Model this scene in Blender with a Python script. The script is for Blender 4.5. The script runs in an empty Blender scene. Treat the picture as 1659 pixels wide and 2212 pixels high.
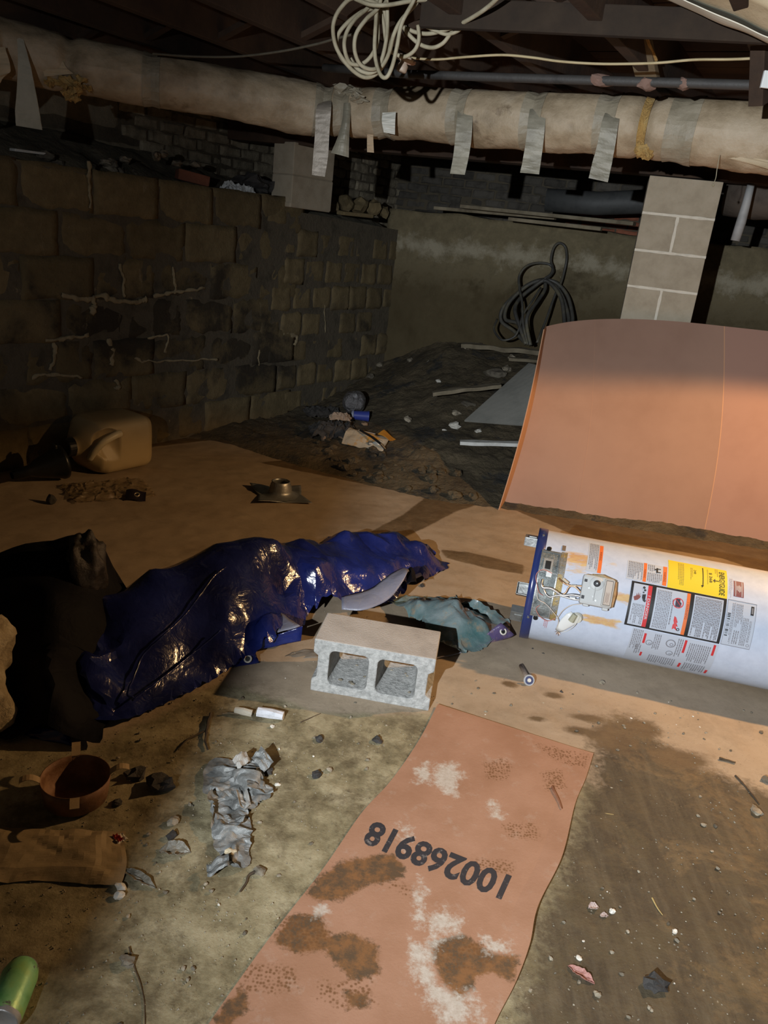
import bpy, bmesh, math, random
import numpy as np
from mathutils import Vector, Matrix, noise
C = bpy.context.scene.collection
sc = bpy.context.scene
R_ = math.radians
random.seed(7)

# ------------------------------------------------------------------ camera
cd = bpy.data.cameras.new('camera'); cam = bpy.data.objects.new('camera', cd); C.objects.link(cam)
right = Vector((0.9934406, 0.03874788, 0.10758424)); up = Vector((-0.11434932, 0.33663266, 0.93466715)); fwd = Vector((0, 0.94083848, -0.33885535))
m = Matrix((right, up, -fwd)).transposed().to_4x4(); m.translation = (0, 0, 1.457); cam.matrix_world = m
cd.sensor_fit = 'VERTICAL'; cd.sensor_height = 24.0; cd.lens = 1690 / 2212 * 24.0; cd.clip_start = .02
sc.camera = cam
# ------------------------------------------------------------------ world, lights, exposure
w = bpy.data.worlds.new('world'); sc.world = w; w.use_nodes = True
w.node_tree.nodes['Background'].inputs[0].default_value = (1.0, .86, .66, 1); w.node_tree.nodes['Background'].inputs[1].default_value = .03
sc.view_settings.view_transform = 'Standard'; sc.view_settings.look = 'None'; sc.view_settings.gamma = 1; sc.view_settings.use_curve_mapping = False
sc.view_settings.exposure = 0.0
def spot(name, loc, target, power, color, size, blend, rad):
    l = bpy.data.lights.new(name, 'SPOT'); l.energy = power; l.color = color; l.spot_size = R_(size); l.spot_blend = blend; l.shadow_soft_size = rad
    o = bpy.data.objects.new(name, l); C.objects.link(o); o.location = loc
    o.rotation_euler = (Vector(target) - Vector(loc)).to_track_quat('-Z', 'Y').to_euler(); return o
LAMP = Vector((2.12, 2.9, 1.66))
spot('flashlight', (-.72, -.75, 1.60), (.66, 2.0, .98), 620, (.88, .94, 1.0), 74, .80, .016)
spot('spill_fill', (-.72, -.75, 1.60), (.62, 2.0, 1.1), 68, (.92, .95, 1.0), 150, .6, .016)  # added weak fill, brightens duct and walls outside the flashlight beam
spot('work_light', LAMP, LAMP + Vector((-.09, -.08, -1)), 165, (1.0, .59, .26), 139, .14, .025)

# ------------------------------------------------------------------ helpers
def tag(o, label=None, cat=None, group=None, kind=None):
    if label: o['label'] = label
    if cat: o['category'] = cat
    if group: o['group'] = group
    if kind: o['kind'] = kind
    return o
def thing(name, label, cat, loc=(0, 0, 0), rz=0, group=None):
    o = bpy.data.objects.new(name, None); C.objects.link(o); o.location = loc; o.rotation_euler = (0, 0, rz); o.empty_display_size = .05
    return tag(o, label, cat, group)
def link(name, me, mat=None, parent=None, smooth=False):
    if mat and not me.materials: me.materials.append(mat)
    if smooth: me.polygons.foreach_set('use_smooth', [True] * len(me.polygons))
    o = bpy.data.objects.new(name, me); C.objects.link(o)
    if parent: o.parent = parent
    return o
def copy_tree(o, parent=None):
    c = o.copy(); C.objects.link(c)
    if parent: c.parent = parent
    for ch in list(o.children): copy_tree(ch, c)
    return c
class MB:
    def __init__(s): s.v = []; s.f = []
    def add(s, v, f):
        n = len(s.v); s.v += [tuple(p) for p in v]; s.f += [tuple(i + n for i in q) for q in f]; return s
    def box(s, c, d, M=None, bev=0):
        x, y, z = (k / 2 for k in d)
        if bev:
            b = min(bev, x * .9, y * .9, z * .9); vs = []; 
            bm = bmesh.new(); bmesh.ops.create_cube(bm, size=1, matrix=Matrix.Diagonal((d[0], d[1], d[2], 1)))
            bmesh.ops.bevel(bm, geom=bm.edges[:], offset=b, segments=2, affect='EDGES', profile=.6)
            bm.verts.index_update(); v = [p.co.copy() for p in bm.verts]; f = [[q.index for q in p.verts] for p in bm.faces]; bm.free()
        else:
            v = [Vector((i * x, j * y, k * z)) for i in (-1, 1) for j in (-1, 1) for k in (-1, 1)]
            f = [(0, 1, 3, 2), (4, 6, 7, 5), (0, 4, 5, 1), (2, 3, 7, 6), (0, 2, 6, 4), (1, 5, 7, 3)]
        v = [p + Vector(c) for p in v]
        if M is not None: v = [M @ p for p in v]
        return s.add(v, f)
    def tube(s, path, r, seg=8, cap=True, close=False):
        P = [Vector(p) for p in path]; n = len(P); rr = r if hasattr(r, '__len__') else [r] * n
        T = []
        for i in range(n):
            a = P[i - 1] if (i > 0 or close) else P[0]; b = P[(i + 1) % n] if (i < n - 1 or close) else P[-1]
            t = b - a; T.append(t.normalized() if t.length > 1e-9 else Vector((0, 0, 1)))
        u = T[0].orthogonal().normalized(); vs = []; base = []
        for i in range(n):
            u = (u - T[i] * u.dot(T[i])); u = u.normalized() if u.length > 1e-6 else T[i].orthogonal().normalized()
            w_ = T[i].cross(u)
            for k in range(seg):
                a = 2 * math.pi * k / seg; vs.append(P[i] + (u * math.cos(a) + w_ * math.sin(a)) * rr[i])
        f = []
        for i in range(n if close else n - 1):
            j = (i + 1) % n
            for k in range(seg): f.append((i * seg + k, i * seg + (k + 1) % seg, j * seg + (k + 1) % seg, j * seg + k))
        if cap and not close: f.append(tuple(range(seg - 1, -1, -1))); f.append(tuple((n - 1) * seg + k for k in range(seg)))
        return s.add(vs, f)
    def lathe(s, prof, M=None, seg=24, full=True):
        vs = []; f = []; n = len(prof)
        for k in range(seg):
            a = 2 * math.pi * k / seg
            for (r, z) in prof: vs.append(Vector((r * math.cos(a), r * math.sin(a), z)))
        for k in range(seg):
            k2 = (k + 1) % seg
            for i in range(n - 1): f.append((k * n + i, k2 * n + i, k2 * n + i + 1, k * n + i + 1))
        if M is not None: vs = [M @ p for p in vs]
        return s.add(vs, f)
    def grid(s, fn, nu, nv, thick=0, nrm=None):
        vs = [Vector(fn(i / nu, j / nv)) for i in range(nu + 1) for j in range(nv + 1)]
        q = lambda i, j: i * (nv + 1) + j
        f = [(q(i, j), q(i + 1, j), q(i + 1, j + 1), q(i, j + 1)) for i in range(nu) for j in range(nv)]
        if thick:
            N = len(vs); nn = Vector(nrm) if nrm else None
            lo = []
            for i in range(nu + 1):
                for j in range(nv + 1):
                    if nn is None:
                        a = vs[q(min(i + 1, nu), j)] - vs[q(max(i - 1, 0), j)]; b = vs[q(i, min(j + 1, nv))] - vs[q(i, max(j - 1, 0))]
                        d = a.cross(b); d = d.normalized() if d.length > 1e-12 else Vector((0, 0, 1))
                    else: d = nn
                    lo.append(vs[q(i, j)] - d * thick)
            vs += lo; f += [tuple(N + k for k in reversed(t)) for t in f]
            rim = [q(i, 0) for i in range(nu + 1)] + [q(nu, j) for j in range(1, nv + 1)] + [q(i, nv) for i in range(nu - 1, -1, -1)] + [q(0, j) for j in range(nv - 1, 0, -1)]
            for a, b in zip(rim, rim[1:] + rim[:1]): f.append((b, a, N + a, N + b))
        return s.add(vs, f)
    def prism(s, pts, z0, z1):
        n = len(pts); v = [(x, y, z0) for x, y in pts] + [(x, y, z1) for x, y in pts]
        f = [tuple(range(n - 1, -1, -1)), tuple(range(n, 2 * n))] + [(i, (i + 1) % n, n + (i + 1) % n, n + i) for i in range(n)]
        return s.add(v, f)
    def mesh(s, name):
        me = bpy.data.meshes.new(name); me.from_pydata([tuple(p) for p in s.v], [], s.f); me.validate(); me.update(); return me
    def obj(s, name, mat, parent=None, smooth=False): return link(name, s.mesh(name), mat, parent, smooth)
def jitter(mb, amp, scale, seed=0):
    o = Vector((seed * 13.7, seed * 3.1, -seed * 7.3)); out = []
    for p in mb.v:
        q = Vector(p) * scale + o; d = noise.noise_vector(q); out.append(tuple(Vector(p) + d * amp))
    mb.v = out; return mb
def spline(pts, n=8):
    P = [Vector(p) for p in pts]; P = [P[0] * 2 - P[1]] + P + [P[-1] * 2 - P[-2]]; out = []
    for i in range(1, len(P) - 2):
        for k in range(n):
            t = k / n; a, b, c, d = P[i - 1:i + 3]
            out.append(.5 * ((2 * b) + (c - a) * t + (2 * a - 5 * b + 4 * c - d) * t * t + (3 * b - a - 3 * c + d) * t ** 3))
    out.append(P[-2]); return out
def blob(c, r, amp=.3, seed=0, sub=2, flat=False):
    bm = bmesh.new(); bmesh.ops.create_icosphere(bm, subdivisions=sub, radius=1); b = MB(); rv = r if hasattr(r, '__len__') else (r, r, r)
    bm.verts.index_update(); vs = []
    for v in bm.verts:
        k = 1 + amp * noise.noise(v.co * 1.3 + Vector((seed * 5.1, seed, -seed * 2.2))) + amp * .5 * noise.noise(v.co * 3.1 + Vector((seed, seed * 3.3, 1)))
        vs.append(Vector((v.co.x * rv[0] * k + c[0], v.co.y * rv[1] * k + c[1], v.co.z * rv[2] * k + c[2])))
    b.add(vs, [[q.index for q in p.verts] for p in bm.faces]); bm.free(); return b
def nz(x, y, z=0, seed=0):                                       # vectorised value noise, -1..1
    def h(i, j, k):
        n_ = (i * 374761393 + j * 668265263 + k * 2147483647 + seed * 1274126177).astype(np.int64) & 0xffffffff
        n_ = ((n_ ^ (n_ >> 13)) * 1274126177) & 0xffffffff
        return ((n_ ^ (n_ >> 16)) & 0xffff) / 32767.5 - 1
    x = np.asarray(x, float); y = np.asarray(y, float); z = np.zeros_like(x) + z
    i, j, k = (np.floor(t).astype(np.int64) for t in (x, y, z)); u, v, s = x - i, y - j, z - k
    u, v, s = (t * t * t * (t * (t * 6 - 15) + 10) for t in (u, v, s)); L = lambda a, b, t: a + (b - a) * t
    return L(L(L(h(i, j, k), h(i + 1, j, k), u), L(h(i, j + 1, k), h(i + 1, j + 1, k), u), v), L(L(h(i, j, k + 1), h(i + 1, j, k + 1), u), L(h(i, j + 1, k + 1), h(i + 1, j + 1, k + 1), u), v), s)
def fbm(x, y, oct=4, seed=0, z=0):
    t = 0; a = 1; s = 0
    for o_ in range(oct): t = t + a * nz(x * 2 ** o_, y * 2 ** o_, z * 2 ** o_, seed + o_); s += a; a *= .5
    return t / s
def polysd(px, py, poly):                                          # signed distance, positive inside
    d = np.full(px.shape, 1e9); ins = np.zeros(px.shape, bool); n = len(poly)
    for i in range(n):
        ax, ay = poly[i][:2]; bx, by = poly[(i + 1) % n][:2]; ex, ey = bx - ax, by - ay
        t = np.clip(((px - ax) * ex + (py - ay) * ey) / (ex * ex + ey * ey + 1e-12), 0, 1)
        d = np.minimum(d, np.hypot(px - ax - t * ex, py - ay - t * ey))
        c = ((ay > py) != (by > py)) & (px < ex * (py - ay) / (ey if abs(ey) > 1e-12 else 1e-12) + ax); ins ^= c
    return np.where(ins, d, -d)
def paint(me, name, cols):
    a = me.color_attributes.new(name, 'FLOAT_COLOR', 'POINT'); c = np.ones((len(me.vertices), 4), np.float32); c[:, :3] = cols; a.data.foreach_set('color', c.ravel())

# ------------------------------------------------------------------ materials
MATS = {}
class NT:
    def __init__(s, name):
        s.m = bpy.data.materials.new(name); s.m.use_nodes = True; s.t = s.m.node_tree; s.N = s.t.nodes; s.b = s.N['Principled BSDF']; s.L = s.t.links.new
    def new(s, k, **kw):
        n = s.N.new(k)
        for a, b in kw.items(): setattr(n, a, b)
        return n
    def pos(s):
        if not hasattr(s, '_p'): s._p = s.new('ShaderNodeNewGeometry').outputs['Position']
        return s._p
    def noise(s, scale, detail=6, rough=.6, vec=None, dist=0):
        n = s.new('ShaderNodeTexNoise'); n.inputs['Scale'].default_value = scale; n.inputs['Detail'].default_value = detail; n.inputs['Roughness'].default_value = rough; n.inputs['Distortion'].default_value = dist
        s.L(vec or s.pos(), n.inputs['Vector']); return n.outputs['Fac']
    def ramp(s, fac, stops):
        r = s.new('ShaderNodeValToRGB'); e = r.color_ramp.elements
        while len(e) < len(stops): e.new(.5)
        for k, (p, c) in enumerate(stops): e[k].position = p; e[k].color = (*c, 1) if hasattr(c, '__len__') else (c, c, c, 1)
        s.L(fac, r.inputs[0]); return r.outputs[0]
    def mix(s, fac, a, b, mode='MIX'):
        n = s.new('ShaderNodeMix', data_type='RGBA', blend_type=mode)
        for k, x in ((0, fac), (6, a), (7, b)):
            if isinstance(x, (int, float)): n.inputs[k].default_value = x
            elif isinstance(x, tuple): n.inputs[k].default_value = (*x, 1)
            else: s.L(x, n.inputs[k])
        return n.outputs[2]
    def math(s, op, a, b=0.0, clamp=False):
        n = s.new('ShaderNodeMath', operation=op, use_clamp=clamp)
        for k, x in ((0, a), (1, b)):
            if isinstance(x, (int, float)): n.inputs[k].default_value = x
            else: s.L(x, n.inputs[k])
        return n.outputs[0]
    def bump(s, h, strength=.4, dist=.01):
        n = s.new('ShaderNodeBump'); n.inputs['Strength'].default_value = strength; n.inputs['Distance'].default_value = dist; s.L(h, n.inputs['Height'])
        if s.b.inputs['Normal'].links: s.L(s.b.inputs['Normal'].links[0].from_socket, n.inputs['Normal'])
        s.L(n.outputs[0], s.b.inputs['Normal'])
    def done(s, col=None, rough=.8, metal=0, spec=None):
        if col is not None:
            if isinstance(col, tuple): s.b.inputs['Base Color'].default_value = (*col, 1)
            else: s.L(col, s.b.inputs['Base Color'])
        if isinstance(rough, (int, float)): s.b.inputs['Roughness'].default_value = rough
        else: s.L(rough, s.b.inputs['Roughness'])
        s.b.inputs['Metallic'].default_value = metal
        if spec is not None: s.b.inputs['Specular IOR Level'].default_value = spec
        return s.m
def mat(name, c1, c2=None, scale=6, rough=.8, bump=.25, bs=60, metal=0, c3=None, spot=None, rand=0, bd=.006, spec=None, detail=6):
    if name in MATS: return MATS[name]
    t = NT(name); c2 = c2 or c1
    col = t.ramp(t.noise(scale, detail), [(.3, c1), (.52, c2), (.72, c3 or c2)])
    if spot:                                                        # (colour, scale, threshold)
        col = t.mix(t.ramp(t.noise(spot[1], 8, .7), [(spot[2], 0.0), (spot[2] + .06, 1.0)]), col, spot[0])
    if rand:
        oi = t.new('ShaderNodeObjectInfo').outputs['Random']; k = t.math('ADD', t.math('MULTIPLY', oi, 2 * rand), 1 - rand)
        cb = t.new('ShaderNodeCombineColor'); [t.L(k, cb.inputs[q]) for q in range(3)]; col = t.mix(1.0, col, cb.outputs[0], 'MULTIPLY')
    if bump: t.bump(t.noise(bs, 8, .65), bump, bd)
    MATS[name] = t.done(col, rough, metal, spec); return MATS[name]
def plain(name, c, rough=.6, metal=0, spec=None):
    if name not in MATS: MATS[name] = NT(name).done(c, rough, metal, spec)
    return MATS[name]

# floor material: pale clay, rough olive screed, dark mud and brown silt by mask
def floor_material():
    t = NT('floor_screed'); a = t.new('ShaderNodeVertexColor', layer_name='mask'); sp = t.new('ShaderNodeSeparateColor'); t.L(a.outputs[0], sp.inputs[0])
    n1 = t.noise(2.2, 8, .62); n2 = t.noise(9, 8, .7); n3 = t.noise(45, 6, .7); n4 = t.noise(160, 4, .7)
    mpv = t.new('ShaderNodeMapping'); mpv.inputs['Rotation'].default_value = (0, 0, -.2); mpv.inputs['Scale'].default_value = (26, 3.2, 1); t.L(t.pos(), mpv.inputs[0])
    streak = t.noise(1.0, 6, .7, mpv.outputs[0])
    clay = t.ramp(n1, [(.3, (.31, .235, .155)), (.5, (.38, .295, .205)), (.7, (.43, .34, .24))])
    olive = t.ramp(n2, [(.34, (.13, .108, .06)), (.5, (.275, .235, .138)), (.64, (.39, .34, .215))])
    mud = t.ramp(n2, [(.3, (.10, .065, .033)), (.6, (.17, .115, .06)), (.8, (.21, .15, .085))])
    silt = t.ramp(n2, [(.3, (.036, .029, .019)), (.5, (.072, .056, .036)), (.66, (.12, .088, .048)), (.8, (.18, .12, .056))])
    ochre = t.math('ADD', t.noise(3.6, 9, .75, dist=.7), t.math('MULTIPLY', t.math('SUBTRACT', n3, .5), .25)); sx_ = t.new('ShaderNodeSeparateXYZ'); t.L(t.pos(), sx_.inputs[0]); ochre = t.math('ADD', ochre, t.math('MULTIPLY', t.math('SUBTRACT', sx_.outputs[0], .95), .22)); silt = t.mix(t.ramp(ochre, [(.50, 0.0), (.66, .85)]), silt, (.22, .145, .068))
    silt = t.mix(t.ramp(streak, [(.45, 0.0), (.68, .45)]), silt, (.18, .145, .09))
    def edge(ch, lo=.38, hi=.62, amt=.55):
        v = t.math('ADD', ch, t.math('MULTIPLY', t.math('SUBTRACT', n2, .5), amt)); v = t.math('ADD', v, t.math('MULTIPLY', t.math('SUBTRACT', n3, .5), amt * .6)); return t.ramp(v, [(lo, 0.0), (hi, 1.0)])
    col = t.mix(edge(sp.outputs[1]), clay, olive)
    col = t.mix(edge(sp.outputs[2], .36, .66, .95), col, silt)
    col = t.mix(edge(sp.outputs[0], .40, .60, .35), col, mud)
    col = t.mix(t.ramp(t.math('MULTIPLY', t.ramp(n3, [(.60, 0.0), (.70, 1.0)]), sp.outputs[1]), [(0, 0.0), (1, .62)]), col, (.075, .06, .035))     # pits and grime
    col = t.mix(t.ramp(n4, [(.62, 0.0), (.74, .75)]), col, (.07, .055, .035))
    blot = t.math('ADD', t.noise(5.5, 9, .72, dist=.4), t.math('MULTIPLY', t.math('SUBTRACT', n3, .5), .3)); col = t.mix(t.math('MULTIPLY', t.ramp(blot, [(.48, 0.0), (.64, .8)]), t.math('ADD', t.math('MULTIPLY', sp.outputs[1], .75), .25)), col, (.10, .078, .043))
    col = t.mix(t.ramp(t.noise(60, 3, .6), [(.725, 0.0), (.75, .6)]), col, (.40, .35, .25))
    h = t.math('ADD', t.math('MULTIPLY', n3, .5), t.math('ADD', t.math('MULTIPLY', n4, .10), t.math('MULTIPLY', n2, .8))); h = t.math('MULTIPLY', h, t.math('ADD', t.math('MULTIPLY', t.math('MAXIMUM', sp.outputs[1], t.math('MAXIMUM', sp.outputs[0], sp.outputs[2])), .8), .2)); t.bump(h, .5, .012)
    rg = t.ramp(n2, [(.3, .48), (.7, .80)])
    return t.done(col, rg, 0, .35)

M = {}
M['floor'] = floor_material()
M['bank'] = mat('bank_dirt', (.055, .042, .024), (.105, .082, .046), 5, .8, 1.0, 26, c3=(.17, .13, .075), bd=.03, detail=9, spot=((.045, .042, .036), 3.2, .55))
M['ledge'] = mat('ledge_dirt', (.10, .09, .06), (.18, .16, .11), 6, .95, .9, 30, bd=.03, c3=(.27, .23, .155))
def wall_material(name, base, pale, dark, thr=.58, dthr=.55, rand=.18, band=False):
    t = NT(name); n1 = t.noise(3.0, 8, .62); n2 = t.noise(13, 8, .7); n3 = t.noise(70, 6, .7); nb = t.noise(1.25, 6, .6, dist=.5)
    col = t.ramp(n2, [(.3, tuple(c * .72 for c in base)), (.55, base), (.75, tuple(min(c * 1.3, 1) for c in base))])
    oi = t.new('ShaderNodeObjectInfo').outputs['Random']; k = t.math('ADD', t.math('MULTIPLY', oi, 2 * rand), 1 - rand)
    cb = t.new('ShaderNodeCombineColor'); [t.L(k, cb.inputs[q]) for q in range(3)]; col = t.mix(1.0, col, cb.outputs[0], 'MULTIPLY')
    z = t.new('ShaderNodeSeparateXYZ'); t.L(t.pos(), z.inputs[0])
    d = t.math('ADD', nb, t.math('MULTIPLY', t.math('SUBTRACT', n2, .5), .35)); damp = t.math('SUBTRACT', .13, t.math('MULTIPLY', t.math('ABSOLUTE', t.math('SUBTRACT', z.outputs[2], .72)), .22)); d = t.math('ADD', d, damp)
    col = t.mix(t.ramp(d, [(dthr, 0.0), (dthr + .12, .85)]), col, dark)
    mp = t.new('ShaderNodeMapping'); mp.inputs['Scale'].default_value = (5, 5, 1.6); t.L(t.pos(), mp.inputs[0])
    e = t.math('ADD', t.noise(2.2, 9, .75, mp.outputs[0], .6), t.math('MULTIPLY', t.math('SUBTRACT', n3, .5), .2))
    col = t.mix(t.ramp(e, [(thr, 0.0), (thr + .1, .8)]), col, pale)
    if band:
        bz = t.math('SUBTRACT', 1.0, t.math('MULTIPLY', t.math('ABSOLUTE', t.math('SUBTRACT', z.outputs[2], 1.36)), 4.5), True); e2 = t.math('ADD', t.math('MULTIPLY', bz, .42), t.math('SUBTRACT', t.noise(5, 9, .75), .5)); col = t.mix(t.ramp(e2, [(.26, 0.0), (.44, .9)]), col, pale)
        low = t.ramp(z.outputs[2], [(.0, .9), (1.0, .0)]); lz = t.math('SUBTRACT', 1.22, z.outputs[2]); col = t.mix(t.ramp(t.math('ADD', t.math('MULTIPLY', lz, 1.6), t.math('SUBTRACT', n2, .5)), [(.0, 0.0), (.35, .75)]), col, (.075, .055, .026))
    t.bump(t.math('ADD', t.math('MULTIPLY', n2, 1.0), t.math('MULTIPLY', n3, .4)), .8, .012)
    return t.done(col, .92, 0, .25)
M['block'] = wall_material('damp_block', (.185, .140, .072), (.33, .27, .175), (.030, .026, .022), .62, .585)
M['mortar'] = mat('damp_mortar', (.06, .05, .033), (.11, .09, .06), 9, .95, .8, 40, bd=.012, spot=((.28, .22, .13), 5, .66))
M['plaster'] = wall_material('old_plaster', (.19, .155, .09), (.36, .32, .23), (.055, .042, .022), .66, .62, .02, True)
M['slab'] = wall_material('plaster_slab', (.25, .21, .145), (.30, .26, .19), (.055, .042, .022), .64, .62, .1)
M['brick_grey'] = mat('limewashed_brick', (.15, .125, .085), (.27, .23, .16), 14, .95, .7, 60, rand=.3, bd=.01, c3=(.36, .31, .22))
M['brick_red'] = mat('red_brick', (.20, .065, .035), (.28, .10, .055), 14, .95, .6, 60, rand=.25, bd=.008)
M['pier'] = mat('pier_block', (.36, .30, .215), (.43, .365, .265), 12, .92, .45, 160, c3=(.47, .40, .30), rand=.06, bd=.004)
M['joint'] = mat('joint_mortar', (.62, .56, .45), (.74, .68, .56), 20, .95, .5, 90, bd=.004)
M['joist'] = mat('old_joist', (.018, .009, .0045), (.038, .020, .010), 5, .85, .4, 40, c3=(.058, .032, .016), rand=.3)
M['board_old'] = mat('weathered_plank', (.12, .095, .06), (.21, .175, .115), 8, .9, .5, 40, c3=(.28, .235, .16), rand=.2)
M['wrap'] = mat('duct_wrap', (.23, .17, .10), (.39, .30, .195), 7, .55, .55, 14, c3=(.48, .385, .27), bd=.016, spot=((.17, .12, .07), 2.2, .62))
M['tape'] = mat('foil_tape', (.18, .16, .115), (.26, .235, .175), 9, .5, .4, 22, metal=.05, c3=(.33, .30, .225), bd=.006)
M['wool'] = mat('glass_wool', (.40, .22, .06), (.55, .34, .11), 12, .98, 1.0, 60, c3=(.6, .45, .2), bd=.02)
M['paper'] = mat('kraft_facing', (.36, .27, .16), (.50, .39, .25), 4, .7, .35, 20, c3=(.55, .44, .30), bd=.01)
M['rope'] = mat('white_cable', (.24, .205, .13), (.35, .305, .205), 20, .7, .4, 140, c3=(.42, .37, .26), bd=.002)
M['cable'] = mat('black_hose', (.030, .030, .030), (.075, .072, .062), 7, .5, .3, 60, c3=(.17, .145, .08))
M['pipe'] = mat('dusty_pipe', (.022, .021, .020), (.05, .046, .042), 10, .6, .3, 60)
M['porcelain'] = mat('dirty_porcelain', (.36, .27, .20), (.48, .37, .28), 12, .5, .2)
M['panel'] = mat('brown_board', (.275, .158, .108), (.308, .182, .127), 3, .72, .10, 200, c3=(.328, .195, .136), bd=.002)
M['panel_fold'] = mat('brown_board_fold', (.44, .235, .13), (.49, .265, .15), 3, .72, .10, 200, bd=.002)
M['greyboard'] = mat('grey_board', (.20, .20, .175), (.25, .245, .215), 6, .8, .15, 80)
M['whitetrim'] = mat('white_trim', (.50, .50, .46), (.68, .68, .64), 20, .6, .3, 60)
M['concrete'] = mat('cinder_concrete', (.27, .275, .26), (.42, .42, .40), 60, .92, 1.0, 110, c3=(.56, .56, .53), bd=.006, spot=((.22, .21, .19), 14, .66))
M['facecrete'] = mat('cinder_face', (.36, .325, .285), (.46, .42, .37), 9, .92, .7, 150, c3=(.52, .48, .43), bd=.004, spot=((.16, .145, .125), 8, .64))
M['rock'] = mat('rubble_rock', (.24, .18, .10), (.42, .34, .21), 14, .95, 1.0, 36, c3=(.60, .52, .36), bd=.02)
M['poly_blue'] = None
M['steel'] = mat('galvanised_steel', (.22, .225, .22), (.36, .37, .36), 16, .42, .25, 60, metal=.75, c3=(.46, .47, .46), spot=((.25, .17, .09), 9, .66))
M['navy'] = plain('navy_paint', (.022, .035, .135), .22, 0, .6)
M['jug'] = mat('jug_plastic', (.33, .25, .13), (.38, .29, .155), 4, .45, .1, 40)
M['black'] = plain('black_plastic', (.010, .011, .012), .35)
M['soot'] = mat('dark_rag', (.018, .017, .016), (.05, .046, .042), 14, .85, .8, 40, bd=.01)
M['grey'] = plain('grey_plastic', (.46, .47, .46), .5)
M['white'] = plain('white_plastic', (.70, .71, .69), .45)
M['stone'] = mat('pebble_stone', (.10, .085, .06), (.24, .205, .15), 30, .85, .4, 80, rand=.5, c3=(.34, .30, .22))
M['palestone'] = mat('pale_chip', (.50, .47, .40), (.68, .65, .57), 40, .8, .3, 90, rand=.15)
M['twig'] = mat('dark_twig', (.035, .025, .016), (.075, .052, .03), 30, .9, .4, 90)
M['ink'] = plain('black_ink', (.028, .028, .032), .6)

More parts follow.
